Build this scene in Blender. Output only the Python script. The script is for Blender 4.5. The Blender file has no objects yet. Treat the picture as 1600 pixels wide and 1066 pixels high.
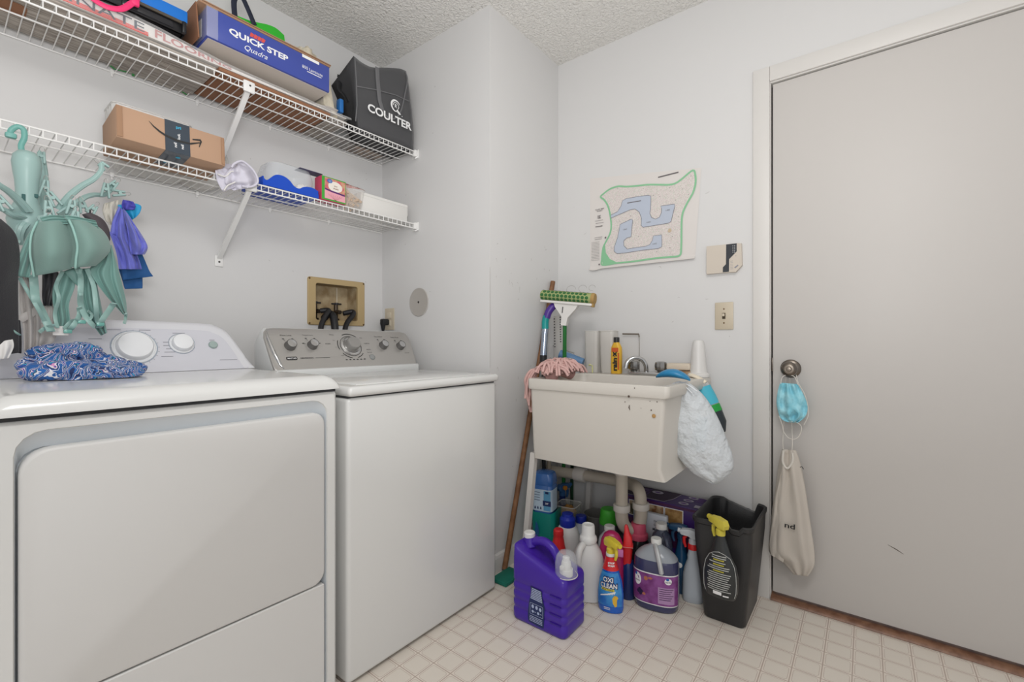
import bpy, bmesh, math, random
from mathutils import Vector, Matrix, noise
R = math.radians
PI = math.pi
rng = random.Random(7)
SC = bpy.context.scene
COL = SC.collection

# ---------------------------------------------------------------- camera, world, lights, exposure
cam_d = bpy.data.cameras.new('camera')
cam_d.sensor_width = 36.0
cam_d.lens = 16.0
cam_d.clip_start = 0.02
cam = bpy.data.objects.new('camera', cam_d)
cam.location = (0.0, 0.0, 1.05)
cam.rotation_euler = (R(90), 0, R(37.9 - 90))
COL.objects.link(cam)
SC.camera = cam

world = bpy.data.worlds.new('world')
SC.world = world
world.use_nodes = True
world.node_tree.nodes['Background'].inputs['Color'].default_value = (0.97, 0.98, 1.0, 1)
world.node_tree.nodes['Background'].inputs['Strength'].default_value = 0.95

def area(name, loc, aim, size, power, col=(1, 1, 1)):
    d = bpy.data.lights.new(name, 'AREA')
    d.energy = power; d.color = col; d.shape = 'RECTANGLE'; d.size = size[0]; d.size_y = size[1]
    o = bpy.data.objects.new(name, d)
    o.location = loc
    o.rotation_euler = (Vector(aim) - Vector(loc)).to_track_quat('-Z', 'Y').to_euler()
    COL.objects.link(o)
    return o
area('ceiling_light', (0.1, -0.1, 2.5), (0.3, 0.15, 0.0), (0.6, 0.6), 27, (1, 0.995, 0.985))
area('doorway_daylight', (-1.9, -1.2, 1.4), (1.2, 1.3, 1.1), (1.8, 2.0), 17, (1, 1, 1))
area('ceiling_fill', (0.0, 0.0, 1.35), (0.45, 0.4, 2.55), (0.5, 0.5), 44, (1, 1, 1))  # added fill light, no real fixture; aimed up to brighten the ceiling

vs = SC.view_settings
vs.view_transform = 'Standard'
vs.look = 'None'
vs.gamma = 1.0
vs.use_curve_mapping = False
vs.exposure = -0.68

# ---------------------------------------------------------------- materials
def lin(h):
    if not isinstance(h, str): return tuple(h)
    h = h.lstrip('#')
    out = []
    for i in (0, 2, 4):
        v = int(h[i:i+2], 16) / 255
        out.append(v / 12.92 if v <= 0.04045 else ((v + 0.055) / 1.055) ** 2.4)
    return tuple(out)

MATS = {}
def mat(name, col='#ffffff', rough=0.5, metal=0.0, trans=0.0, alpha=1.0, coat=0.0, bump=None, vary=None, ior=1.45, sheen=0.0):
    """bump = (scale, strength, distance); vary = (scale, other colour, amount)"""
    if name in MATS: return MATS[name]
    m = bpy.data.materials.new(name)
    m.use_nodes = True
    nt = m.node_tree
    b = nt.nodes['Principled BSDF']
    c = lin(col)
    b.inputs['Base Color'].default_value = (*c, 1)
    b.inputs['Roughness'].default_value = rough
    b.inputs['Metallic'].default_value = metal
    b.inputs['Transmission Weight'].default_value = trans
    b.inputs['Alpha'].default_value = alpha
    b.inputs['Coat Weight'].default_value = coat
    b.inputs['Coat Roughness'].default_value = 0.08
    b.inputs['IOR'].default_value = ior
    b.inputs['Sheen Weight'].default_value = sheen
    if bump or vary:
        tc = nt.nodes.new('ShaderNodeTexCoord')
    if bump:
        n = nt.nodes.new('ShaderNodeTexNoise')
        n.inputs['Scale'].default_value = bump[0]; n.inputs['Detail'].default_value = 4
        nt.links.new(tc.outputs['Object'], n.inputs['Vector'])
        bp = nt.nodes.new('ShaderNodeBump')
        bp.inputs['Strength'].default_value = bump[1]; bp.inputs['Distance'].default_value = bump[2]
        nt.links.new(n.outputs['Fac'], bp.inputs['Height'])
        nt.links.new(bp.outputs['Normal'], b.inputs['Normal'])
    if vary:
        n = nt.nodes.new('ShaderNodeTexNoise')
        n.inputs['Scale'].default_value = vary[0]; n.inputs['Detail'].default_value = 5
        nt.links.new(tc.outputs['Object'], n.inputs['Vector'])
        r = nt.nodes.new('ShaderNodeValToRGB')
        r.color_ramp.elements[0].position = 0.5 - 0.25 / max(vary[2], .01) * .5
        r.color_ramp.elements[1].position = min(1.0, 0.5 + 0.25 / max(vary[2], .01) * .5)
        r.color_ramp.elements[0].color = (*c, 1)
        r.color_ramp.elements[1].color = (*lin(vary[1]), 1)
        nt.links.new(n.outputs['Fac'], r.inputs['Fac'])
        nt.links.new(r.outputs['Color'], b.inputs['Base Color'])
    MATS[name] = m
    return m

class NT:
    """small node helper for the patterned surfaces"""
    def __init__(s, m):
        s.nt = m.node_tree; s.b = s.nt.nodes['Principled BSDF']
    def n(s, t, **k):
        x = s.nt.nodes.new(t)
        for a, v in k.items(): setattr(x, a, v)
        return x
    def set(s, sock, v):
        if hasattr(v, 'is_output') or isinstance(v, bpy.types.NodeSocket): s.nt.links.new(v, sock)
        else: sock.default_value = v
    def m(s, op, a, b=None, c=None):
        x = s.n('ShaderNodeMath', operation=op)
        for i, v in enumerate((a, b, c)):
            if v is not None: s.set(x.inputs[i], v)
        return x.outputs[0]
    def mix(s, f, a, b):
        x = s.n('ShaderNodeMix', data_type='RGBA')
        s.set(x.inputs[0], f)
        s.set(x.inputs[6], (*lin(a), 1) if isinstance(a, (str, tuple)) else a)
        s.set(x.inputs[7], (*lin(b), 1) if isinstance(b, (str, tuple)) else b)
        return x.outputs[2]
    def noise(s, scale, detail=3, vec=None, dist=0.0):
        x = s.n('ShaderNodeTexNoise')
        x.inputs['Scale'].default_value = scale; x.inputs['Detail'].default_value = detail
        x.inputs['Distortion'].default_value = dist
        s.nt.links.new(vec if vec is not None else s.obj(), x.inputs['Vector'])
        return x.outputs['Fac']
    def obj(s):
        if not hasattr(s, '_tc'): s._tc = s.n('ShaderNodeTexCoord')
        return s._tc.outputs['Object']
    def bump(s, h, st, d):
        x = s.n('ShaderNodeBump')
        x.inputs['Strength'].default_value = st; x.inputs['Distance'].default_value = d
        s.nt.links.new(h, x.inputs['Height']); s.nt.links.new(x.outputs['Normal'], s.b.inputs['Normal'])

# ---------------------------------------------------------------- geometry helpers
def frame(o, u, v, n=None):
    """matrix whose x axis is u, y axis v, z axis the outward normal"""
    u = Vector(u).normalized(); v = Vector(v); v = (v - u * v.dot(u)).normalized()
    w = u.cross(v)
    return Matrix(((u.x, v.x, w.x, o[0]), (u.y, v.y, w.y, o[1]), (u.z, v.z, w.z, o[2]), (0, 0, 0, 1)))
def T(x, y, z): return Matrix.Translation((x, y, z))
def RZ(a): return Matrix.Rotation(a, 4, 'Z')
def RX(a): return Matrix.Rotation(a, 4, 'X')
def RY(a): return Matrix.Rotation(a, 4, 'Y')
def fz(p, seed=0.0, sc=1.0):
    return noise.noise(Vector((p[0] * sc + seed, p[1] * sc - seed, p[2] * sc + seed * .7)))

_text_cache = {}
def text_geo(s, bold=0.0):
    k = (s, bold)
    if k not in _text_cache:
        c = bpy.data.curves.new('tmp', 'FONT'); c.body = s; c.offset = bold; c.resolution_u = 3
        o = bpy.data.objects.new('tmp', c)
        COL.objects.link(o)
        me = bpy.data.meshes.new_from_object(o)
        vs_ = [v.co.copy() for v in me.vertices]; fs = [tuple(p.vertices) for p in me.polygons]
        bpy.data.objects.remove(o); bpy.data.curves.remove(c); bpy.data.meshes.remove(me)
        x0 = min(v.x for v in vs_); x1 = max(v.x for v in vs_); y0 = min(v.y for v in vs_); y1 = max(v.y for v in vs_)
        _text_cache[k] = ([((v.x - x0) / (x1 - x0), (v.y - y0) / (y1 - y0)) for v in vs_], fs, (x1 - x0) / (y1 - y0))
    return _text_cache[k]

class MB:
    def __init__(s):
        s.v = []; s.f = []; s.mi = []; s.M = Matrix.Identity(4); s.cur = 0
    def add(s, verts, faces, M=None):
        MM = s.M @ M if M is not None else s.M
        b = len(s.v)
        s.v += [MM @ Vector(p) for p in verts]
        for f in faces:
            s.f.append(tuple(b + i for i in f)); s.mi.append(s.cur)
        return s
    def box(s, c, d, bevel=0.0, seg=2, M=None, taper=None):
        bm = bmesh.new()
        bmesh.ops.create_cube(bm, size=1)
        for v in bm.verts:
            k = 1.0
            if taper and v.co.z < 0: k = taper
            v.co = Vector((v.co.x * d[0] * k + c[0], v.co.y * d[1] * k + c[1], v.co.z * d[2] + c[2]))
        if bevel > 0:
            bmesh.ops.bevel(bm, geom=list(bm.edges), offset=min(bevel, min(d) * .49), segments=seg, affect='EDGES', profile=0.5)
        bm.verts.index_update()
        s.add([v.co.copy() for v in bm.verts], [[v.index for v in f.verts] for f in bm.faces], M)
        bm.free()
        return s
    def loft(s, loops, cap0=True, cap1=True, closed=True, M=None):
        n = len(loops[0]); vs_ = [p for l in loops for p in l]; fs = []
        for i in range(len(loops) - 1):
            for j in range(n if closed else n - 1):
                a = i * n + j; b = i * n + (j + 1) % n
                fs.append((a, b, b + n, a + n))
        if closed and cap0: fs.append(tuple(reversed(range(n))))
        if closed and cap1: fs.append(tuple(range((len(loops) - 1) * n, len(loops) * n)))
        return s.add(vs_, fs, M)
    def lathe(s, prof, n=24, M=None, cap0=True, cap1=True, sx=1.0, sy=1.0):
        return s.loft([[(r * math.cos(2 * PI * j / n) * sx, r * math.sin(2 * PI * j / n) * sy, z) for j in range(n)] for r, z in prof], cap0, cap1, True, M)
    def tube(s, pts, r, n=8, closed=False, flat=1.0, caps=True, M=None, up=(0, 0, 1)):
        pts = [Vector(p) for p in pts]; m = len(pts)
        rs = r if isinstance(r, (list, tuple)) else [r] * m
        loops = []; prev = None
        for i, p in enumerate(pts):
            if closed: d = pts[(i + 1) % m] - pts[i - 1]
            else: d = pts[min(i + 1, m - 1)] - pts[max(i - 1, 0)]
            if d.length < 1e-9: d = Vector((0, 0, 1))
            d.normalize()
            if prev is None:
                u = Vector(up)
                if abs(u.dot(d)) > .95: u = Vector((1, 0, 0)) if abs(d.x) < .9 else Vector((0, 1, 0))
                a = (u - d * u.dot(d)).normalized()
            else:
                a = prev - d * prev.dot(d)
                a = a.normalized() if a.length > 1e-6 else prev
            prev = a; b = d.cross(a)
            loops.append([p + a * (math.cos(2 * PI * j / n) * rs[i] * flat) + b * (math.sin(2 * PI * j / n) * rs[i]) for j in range(n)])
        if closed: loops.append(loops[0])
        return s.loft(loops, caps and not closed, caps and not closed, True, M)
    def cyl(s, p0, p1, r0, r1=None, n=20, M=None, bev=0.0):
        r1 = r0 if r1 is None else r1
        p0 = Vector(p0); p1 = Vector(p1)
        if bev:
            d = (p1 - p0).normalized() * bev
            return s.tube([p0, p0 + d, p1 - d, p1], [r0 - bev, r0, r1, r1 - bev], n, M=M) if False else s._cylb(p0, p1, r0, r1, n, bev, M)
        return s.tube([p0, p1], [r0, r1], n, M=M)
    def _cylb(s, p0, p1, r0, r1, n, bev, M):
        d = p1 - p0; L = d.length
        q = d.to_track_quat('Z', 'Y').to_matrix().to_4x4()
        MM = Matrix.Translation(p0) @ q
        if M is not None: MM = M @ MM
        return s.lathe([(max(r0 - bev, 1e-4), 0), (r0 - bev * .3, bev * .3), (r0, bev), (r1, L - bev), (r1 - bev * .3, L - bev * .3), (max(r1 - bev, 1e-4), L)], n, MM)
    def prism(s, poly, z0, z1, M=None):
        n = len(poly)
        return s.loft([[(p[0], p[1], z0) for p in poly], [(p[0], p[1], z1) for p in poly]], True, True, True, M)
    def poly(s, pts, z=0.0, M=None):
        return s.add([(p[0], p[1], z) for p in pts], [tuple(range(len(pts)))], M)
    def strip(s, pts, w, z=0.0, closed=False, M=None):
        P_ = [Vector((p[0], p[1])) for p in pts]; m = len(P_); vs_ = []; fs = []
        for i in range(m):
            d = (P_[(i + 1) % m] - P_[i - 1]) if closed else (P_[min(i + 1, m - 1)] - P_[max(i - 1, 0)])
            d = d.normalized() if d.length > 1e-9 else Vector((1, 0))
            nn = Vector((-d.y, d.x)); ww = w[i] if isinstance(w, (list, tuple)) else w
            a = P_[i] + nn * ww / 2; b = P_[i] - nn * ww / 2
            vs_ += [(b.x, b.y, z), (a.x, a.y, z)]
        for i in range(m if closed else m - 1):
            k = (i + 1) % m
            fs.append((2 * i, 2 * k, 2 * k + 1, 2 * i + 1))
        return s.add(vs_, fs, M)
    def grid(s, fn, nu, nv, M=None, wrap=False):
        vs_ = [fn(i / nu, j / nv) for j in range(nv + 1) for i in range(nu + 1)]
        fs = [(j * (nu + 1) + i, j * (nu + 1) + i + 1, (j + 1) * (nu + 1) + i + 1, (j + 1) * (nu + 1) + i) for j in range(nv) for i in range(nu)]
        return s.add(vs_, fs, M)
    def text(s, body, w=None, h=None, x=0.0, y=0.0, z=0.0, bold=0.0, M=None, align='c', shear=0.0, fn=None, rot=0.0):
        g, fs, asp = text_geo(body, bold)
        if w is None: w = h * asp
        if h is None: h = w / asp
        ox = {'c': -w / 2, 'l': 0, 'r': -w}[align]
        ca, sa = math.cos(rot), math.sin(rot)
        out = []
        for (a, b) in g:
            px_ = ox + a * w + shear * (b - .5) * h; py_ = (b - .5) * h
            qx, qy = x + px_ * ca - py_ * sa, y + px_ * sa + py_ * ca
            out.append(fn(qx, qy) if fn else (qx, qy, z))
        return s.add(out, fs, M)
    def build(s, name, m, parent=None, world=False, sharp=38, solid=0.0, sub=0, flat=False, weld=False, off=0.0):
        me = bpy.data.meshes.new(name)
        vs_ = s.v
        if world and parent is not None:
            inv = local_of(parent).inverted()
            vs_ = [inv @ p for p in vs_]
        me.from_pydata([tuple(p) for p in vs_], [], s.f)
        ms = m if isinstance(m, (list, tuple)) else [m]
        for x in ms: me.materials.append(x)
        me.polygons.foreach_set('material_index', s.mi)
        me.validate()
        if weld:
            bm = bmesh.new(); bm.from_mesh(me); bmesh.ops.remove_doubles(bm, verts=bm.verts, dist=1e-5); bm.to_mesh(me); bm.free()
        if not flat:
            me.polygons.foreach_set('use_smooth', [True] * len(me.polygons))
            me.set_sharp_from_angle(angle=R(sharp))
        me.update()
        o = bpy.data.objects.new(name, me)
        COL.objects.link(o)
        if parent is not None: o.parent = parent
        if solid:
            md = o.modifiers.new('thickness', 'SOLIDIFY'); md.thickness = solid; md.offset = off
        if sub:
            md = o.modifiers.new('subdivision', 'SUBSURF'); md.levels = sub; md.render_levels = sub
        return o

def local_of(o):
    M = Matrix.Translation(o.location) @ o.rotation_euler.to_matrix().to_4x4()
    return local_of(o.parent) @ M if o.parent else M

def tag(o, label, cat, group=None, kind=None):
    if label: o['label'] = label
    if cat: o['category'] = cat
    if group: o['group'] = group
    if kind: o['kind'] = kind
    return o
def thing(name, label, cat, loc=(0, 0, 0), rz=0.0, group=None):
    o = bpy.data.objects.new(name, None)
    o.empty_display_size = 0.05
    COL.objects.link(o)
    o.location = loc; o.rotation_euler = (0, 0, rz)
    return tag(o, label, cat, group)
def struct(o):
    o['kind'] = 'structure'; return o
def dup(root, loc=None, rz=None, label=None, group=None):
    r = root.copy(); COL.objects.link(r)
    if loc is not None: r.location = loc
    if rz is not None: r.rotation_euler = (0, 0, rz)
    if label: r['label'] = label
    if group: r['group'] = group
    for ch in list(root.children):
        c = ch.copy(); COL.objects.link(c); c.parent = r
        for g in list(ch.children):
            d = g.copy(); COL.objects.link(d); d.parent = c
    return r
def rrect(w, h, r, n=6, cx=0.0, cy=0.0):
    """rounded rectangle outline, counter-clockwise; r may be four radii (br, tr, tl, bl)"""
    rr = r if isinstance(r, (list, tuple)) else (r,) * 4
    out = []
    for (sx, sy, a0, q) in ((1, -1, -90, rr[0]), (1, 1, 0, rr[1]), (-1, 1, 90, rr[2]), (-1, -1, 180, rr[3])):
        q = max(q, 1e-4)
        for i in range(n + 1):
            a = R(a0 + 90 * i / n)
            out.append((cx + sx * (w / 2 - q) + q * math.cos(a), cy + sy * (h / 2 - q) + q * math.sin(a)))
    return out
def spline(pts, n=8, closed=False):
    """Catmull-Rom through the points (any dimension)"""
    P_ = [Vector(p) for p in pts]; m = len(P_); out = []
    for i in range(m if closed else m - 1):
        p0 = P_[(i - 1) % m] if (closed or i > 0) else P_[0]
        p1 = P_[i]; p2 = P_[(i + 1) % m]
        p3 = P_[(i + 2) % m] if (closed or i + 2 < m) else P_[-1]
        for k in range(n):
            t = k / n
            out.append(0.5 * ((2 * p1) + (p2 - p0) * t + (2 * p0 - 5 * p1 + 4 * p2 - p3) * t * t + (3 * p1 - p0 - 3 * p2 + p3) * t ** 3))
    if not closed: out.append(P_[-1])
    return out
# ---------------------------------------------------------------- the room
XD, YC, XB, YA, CE = 2.114, 1.326, 1.541, 2.107, 2.552
BX0, BY0 = -2.2, -2.2        # how far floor and walls run on behind the camera

wallm = mat('painted_wall', '#d2d1d0', 0.55, bump=(90, 0.12, 0.001))
trimm = mat('painted_trim', '#d3d0cc', 0.4)
doorm = mat('painted_door', '#c6c2be', 0.45, bump=(60, 0.05, 0.001))

ceilm = mat('popcorn_ceiling', '#e0deda', 0.9)
t_ = NT(ceilm)
h1 = t_.noise(85, 2, dist=0.8); h2 = t_.noise(45, 2)
hh = t_.m('ADD', t_.m('POWER', h1, 2.0), t_.m('MULTIPLY', h2, 0.4))
t_.bump(hh, 0.9, 0.010)

floorm = mat('vinyl_floor', '#d2c7bb', 0.42)
t_ = NT(floorm)
sep = t_.n('ShaderNodeSeparateXYZ'); t_.nt.links.new(t_.obj(), sep.inputs[0])
def cell(sock, off):
    a = t_.m('DIVIDE', t_.m('SUBTRACT', sock, off), 0.077)
    return t_.m('MULTIPLY', t_.m('ABSOLUTE', t_.m('SUBTRACT', t_.m('FRACT', a), 0.5)), 0.077)
ax = cell(sep.outputs[0], 1.245); ay = cell(sep.outputs[1], 0.266)
rad = 0.010; half = 0.0325
qx = t_.m('SUBTRACT', ax, half - rad); qy = t_.m('SUBTRACT', ay, half - rad)
mx = t_.m('MAXIMUM', qx, 0.0); my = t_.m('MAXIMUM', qy, 0.0)
ln = t_.m('SQRT', t_.m('ADD', t_.m('MULTIPLY', mx, mx), t_.m('MULTIPLY', my, my)))
sd = t_.m('SUBTRACT', t_.m('ADD', ln, t_.m('MINIMUM', t_.m('MAXIMUM', qx, qy), 0.0)), rad)
panel = t_.m('LESS_THAN', t_.m('ABSOLUTE', sd), 0.0009)
edge = t_.m('GREATER_THAN', t_.m('MAXIMUM', ax, ay), 0.0385 - 0.0016)
speck = t_.noise(260, 3); cloud = t_.noise(14, 4)
inside = t_.m('LESS_THAN', sd, 0.0)
cA = t_.mix(t_.m('MULTIPLY', speck, 0.55), '#e6dbd1', '#cbbdb0')
cB = t_.mix(cloud, cA, '#e6ded4')
cC = t_.mix(t_.m('MULTIPLY', inside, 0.35), cB, '#d8d3c6')
cD = t_.mix(t_.m('MULTIPLY', panel, 0.50), cC, '#a89284')
cE = t_.mix(t_.m('MULTIPLY', edge, 0.66), cD, '#a08878')
t_.nt.links.new(cE, t_.b.inputs['Base Color'])
t_.bump(t_.m('SUBTRACT', 1.0, t_.m('MAXIMUM', panel, edge)), 0.15, 0.001)

def slab(name, x0, x1, y0, y1, z0, z1, m):
    b = MB(); b.box(((x0 + x1) / 2, (y0 + y1) / 2, (z0 + z1) / 2), (x1 - x0, y1 - y0, z1 - z0))
    return struct(b.build(name, m, flat=True))
W = 0.12
slab('floor', BX0, XD + W, BY0, YA + W, -0.1, 0.0, floorm)
slab('ceiling', BX0, XD + W, BY0, YA + W, CE, CE + 0.1, ceilm)
wl = slab('wall_left', BX0, XB, YA, YA + W, 0, CE, wallm)
# the laundry outlet box needs its opening in the left wall
OX0, OX1, OZ0, OZ1 = 1.150, 1.385, 1.150, 1.335
bpy.data.objects.remove(wl)
b = MB()
for (x0, x1, z0, z1) in ((BX0, OX0, 0, CE), (OX1, XB, 0, CE), (OX0, OX1, 0, OZ0), (OX0, OX1, OZ1, CE)):
    b.box(((x0 + x1) / 2, YA + W / 2, (z0 + z1) / 2), (x1 - x0, W, z1 - z0))
struct(b.build('wall_left', wallm, flat=True))
slab('wall_return', XB, XD + W, YC, YA + W, 0, CE, wallm)
# right wall with the door opening
DY0, DY1, DZ = -0.535, 0.304, 2.10
b = MB()
for (y0, y1, z0, z1) in ((DY1 + .012, YC, 0, CE), (BY0, DY0 - .012, 0, CE), (DY0 - .012, DY1 + .012, DZ + .012, CE)):
    b.box((XD + W / 2, (y0 + y1) / 2, (z0 + z1) / 2), (W, y1 - y0, z1 - z0))
struct(b.build('wall_right', wallm, flat=True))

# door slab, sits just inside its frame
b = MB(); b.box((XD + 0.022 + .003, (DY0 + DY1) / 2, (0.026 + DZ) / 2), (0.038, DY1 - DY0 - .006, DZ - 0.032), 0.002)
door = struct(b.build('door_1', doorm))
dk = mat('scuff_dark', '#4a3d33', 0.8)
b = MB(); fm = frame((XD + 0.0055, 0, 0), (0, -1, 0), (0, 0, 1))
b.strip([(0.061, .318), (0.085, .307), (0.104, .296)], [.001, .003, .001], M=fm)
b.build('scratch', dk, door)
knobm = mat('aged_nickel', '#6f675f', 0.3, metal=0.9)
brass = mat('worn_brass', '#8f857a', 0.35, metal=0.9)
kM = frame((XD + 0.006, 0.238, 0.940), (0, -1, 0), (0, 0, 1))
b = MB(); b.lathe([(.036, 0), (.036, .004), (.030, .009), (.014, .011), (.012, .03), (.018, .036), (.027, .044), (.029, .052), (.027, .06), (.019, .066), (.0175, .0665)], 32, kM)
hd = b.build('door_handle', knobm, door)
b = MB(); b.lathe([(.0175, .0662), (.016, .0672), (.010, .0668), (.009, .069), (.0085, .0705), (.004, .0715)], 24, kM)
b.build('key_button', brass, hd)
b = MB(); b.box((XD + .009, DY1 - .001, .955), (.024, .004, .055), .001)
b.build('latch_plate', knobm, door)
# frame: jamb, stop and casing
b = MB()
cas = 0.062
for (y0, y1, z0, z1) in ((DY1 + .006, DY1 + .006 + cas, 0, DZ + .006 + cas), (DY0 - .006 - cas, DY0 - .006, 0, DZ + .006 + cas)):
    b.box((XD - .006, (y0 + y1) / 2, (z0 + z1) / 2), (.012, y1 - y0, z1 - z0), 0.003)
b.box((XD - .006, (DY0 + DY1) / 2, DZ + .006 + cas / 2), (.0118, DY1 - DY0 + .012, cas), 0.003)
for (y0, y1) in ((DY1 + .0035, DY1 + .012), (DY0 - .012, DY0 - .0035)):
    b.box((XD + .055, (y0 + y1) / 2, DZ / 2), (.115, y1 - y0, DZ))
b.box((XD + .055, (DY0 + DY1) / 2, DZ + .006), (.115, DY1 - DY0 + .024, .010))
struct(b.build('trim_1', trimm))
seal = mat('door_gap', '#2a2623', 0.9)
b = MB()
b.box((XD + .05, DY1 + .0005, DZ / 2), (.02, .006, DZ)); b.box((XD + .05, (DY0 + DY1) / 2, DZ - .002), (.02, DY1 - DY0, .008))
struct(b.build('trim_2', seal))
# wooden threshold
wood_thr = mat('threshold_wood', '#8a6650', 0.4, vary=(30, '#6e4c3a', 1.0))
b = MB()
b.loft([[(XD + x, y, z) for x, z in ((-.016, .001), (-.012, .008), (.0, .013), (.03, .016), (.09, .016), (.09, .001))] for y in (DY1 + .003, DY0 - .003)])
struct(b.build('trim_3', wood_thr))
# baseboards
def baseb(name, pts_frame, L):
    b = MB()
    prof = [(0, 0), (.012, 0), (.012, .065), (.009, .078), (.003, .084), (0, .084)]
    b.loft([[(x, p, z) for p, z in prof] for x in (0, L)], M=pts_frame)
    return struct(b.build(name, trimm, flat=True))
baseb('baseboard_return', Matrix(((1, 0, 0, XB), (0, -1, 0, YC), (0, 0, 1, 0), (0, 0, 0, 1))), XD - XB)
baseb('baseboard_right', Matrix(((0, -1, 0, XD), (1, 0, 0, DY1 + .07), (0, 0, 1, 0), (0, 0, 0, 1))), YC - DY1 - .07)
baseb('baseboard_left', Matrix(((1, 0, 0, BX0), (0, -1, 0, YA), (0, 0, 1, 0), (0, 0, 0, 1))), XB - BX0)
# marks: corner chips and scuffs on the painted walls
b = MB()
scf = mat('scuff_grey', '#8f8a85', 0.9)
rC = random.Random(3)
fC = frame((XB, YC - .0006, 0), (1, 0, 0), (0, 0, 1))
for i in range(34):
    x = rC.uniform(.03, .5); z = rC.choice([rC.uniform(.3, .95), rC.uniform(1.2, 1.55)])
    L = rC.uniform(.004, .022); a = rC.uniform(-1.8, 1.8)
    b.strip([(x, z), (x + L * math.cos(a) * .5, z + L * .5), (x + L * math.cos(a), z + L * math.sin(a))], [.0005, .0016, .0005], M=fC)
b.strip([(.002, .93), (.003, 1.12), (.002, 1.38)], [.001, .002, .001], M=fC)
fD = frame((XD - .0006, 0, 0), (0, -1, 0), (0, 0, 1))
for i in range(14):
    x = -rC.uniform(.42, 1.25); z = rC.uniform(.95, 1.9); L = rC.uniform(.003, .02); a = rC.uniform(-.6, .6)
    b.strip([(x, z), (x + L * .5, z + .001), (x + L * math.cos(a), z + L * math.sin(a))], [.0004, .0012, .0004], M=fD)
for (cx, w_) in ((-1.245, .035), (-1.175, .03), (-1.12, .024)):      # pencil doodle above the mop
    b.strip([(cx + w_ * .8 * math.cos(t * .35), 1.325 + w_ * .6 * math.sin(t * .35)) for t in range(15)], .0012, M=fD)
fA = frame((0, YA - .0006, 0), (1, 0, 0), (0, 0, 1))
for i in range(16):
    x = rC.uniform(.45, 1.5); z = rC.choice([rC.uniform(1.35, 1.6), rC.uniform(1.7, 1.95)]); L = rC.uniform(.003, .012); a = rC.uniform(-1, 1)
    b.strip([(x, z), (x + L * .5, z + .001), (x + L * math.cos(a), z + L * math.sin(a))], [.0004, .0014, .0004], M=fA)
fB = frame((XB - .0006, 0, 0), (0, -1, 0), (0, 0, 1))
for i in range(8):
    x = -rC.uniform(1.35, 2.0); z = rC.uniform(.95, 2.4); L = rC.uniform(.002, .008)
    b.strip([(x, z), (x + L, z + L * .5)], .0014, M=fB)
fU = Matrix(((1, 0, 0, 0), (0, -1, 0, 0), (0, 0, -1, CE - .0006), (0, 0, 0, 1)))
for (x, y, L, a) in ((1.50, 1.40, .012, .5), (1.60, 1.10, .07, -.9), (1.42, 1.62, .010, 1.4), (1.47, 1.52, .008, .2), (1.35, 1.72, .010, .9), (1.38, 1.30, .010, .4), (2.08, 1.30, .016, .8)):
    b.strip([(x, -y), (x + L * math.cos(a) * .5, -y + L * math.sin(a) * .5), (x + L * math.cos(a), -y + L * math.sin(a))], [.001, .0035, .001], M=fU)
struct(b.build('trim_4', scf, flat=True))
# ---------------------------------------------------------------- dryer and washer
enamel = mat('white_enamel', '#d8d8d6', 0.22, coat=0.4)
enamel2 = mat('white_enamel_door', '#d2d1cf', 0.45)
recessm = mat('bluish_white_recess', '#cdd3d8', 0.3)
conm = mat('dryer_console', '#cbcbd2', 0.35)
prt = mat('grey_print', '#8b8b93', 0.6)
blk = mat('black_print', '#262626', 0.5)
gapm = mat('dark_gap', '#3a3b3d', 0.8)

DX0, DX1, MY = 0.065, 0.742, 1.231
dry = thing('clothes_dryer', 'white clothes dryer at the left edge with a wide rounded door panel', 'dryer', ((DX0 + DX1) / 2, 1.56, 0))
b = MB()
w = DX1 - DX0; cxm = (DX0 + DX1) / 2
# cabinet, front face built round the door recess
RX0, RX1, RZ1 = 0.096, 0.712, 0.882
b.box((cxm, MY + .35, .452), (w, .62, .90), .012, 3)
def fr(x0, x1, z0, z1):
    b.box(((x0 + x1) / 2, MY + .02, (z0 + z1) / 2), (x1 - x0, .04, z1 - z0))
outer = rrect(w, .902 - .004, .010, 4, cxm, .453)
inner = rrect(RX1 - RX0, RZ1 - .02, [.02, .045, .045, .02], 4, (RX0 + RX1) / 2, (RZ1 + .02) / 2)
n_ = len(outer)
fo = lambda L, y: [(p[0], y, p[1]) for p in L]
inr = rrect(RX1 - RX0 - .004, RZ1 - .024, [.02, .043, .043, .02], 4, (RX0 + RX1) / 2, (RZ1 + .02) / 2)
ou2 = rrect(w - .016, .902 - .020, .010, 4, cxm, .453)
b.loft([fo(outer, MY + .05), fo(outer, MY + .008), fo(ou2, MY)], False, False)
b.loft([fo(ou2, MY), fo(inner, MY), fo(inr, MY + .004)], False, False)
b.build('cabinet', enamel, dry, world=True)
b = MB(); b.box(((RX0 + RX1) / 2, MY + .034, .44), (RX1 - RX0 - .004, .010, .84), .002)
in3 = rrect(RX1 - RX0 - .012, RZ1 - .058, [.02, .036, .036, .02], 4, (RX0 + RX1) / 2, (RZ1 + .02 - .034) / 2)
b.loft([fo(inr, MY + .004), fo(in3, MY + .024), fo(in3, MY + .030)], False, False)
b.build('recess_panel', recessm, dry, world=True)
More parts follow.
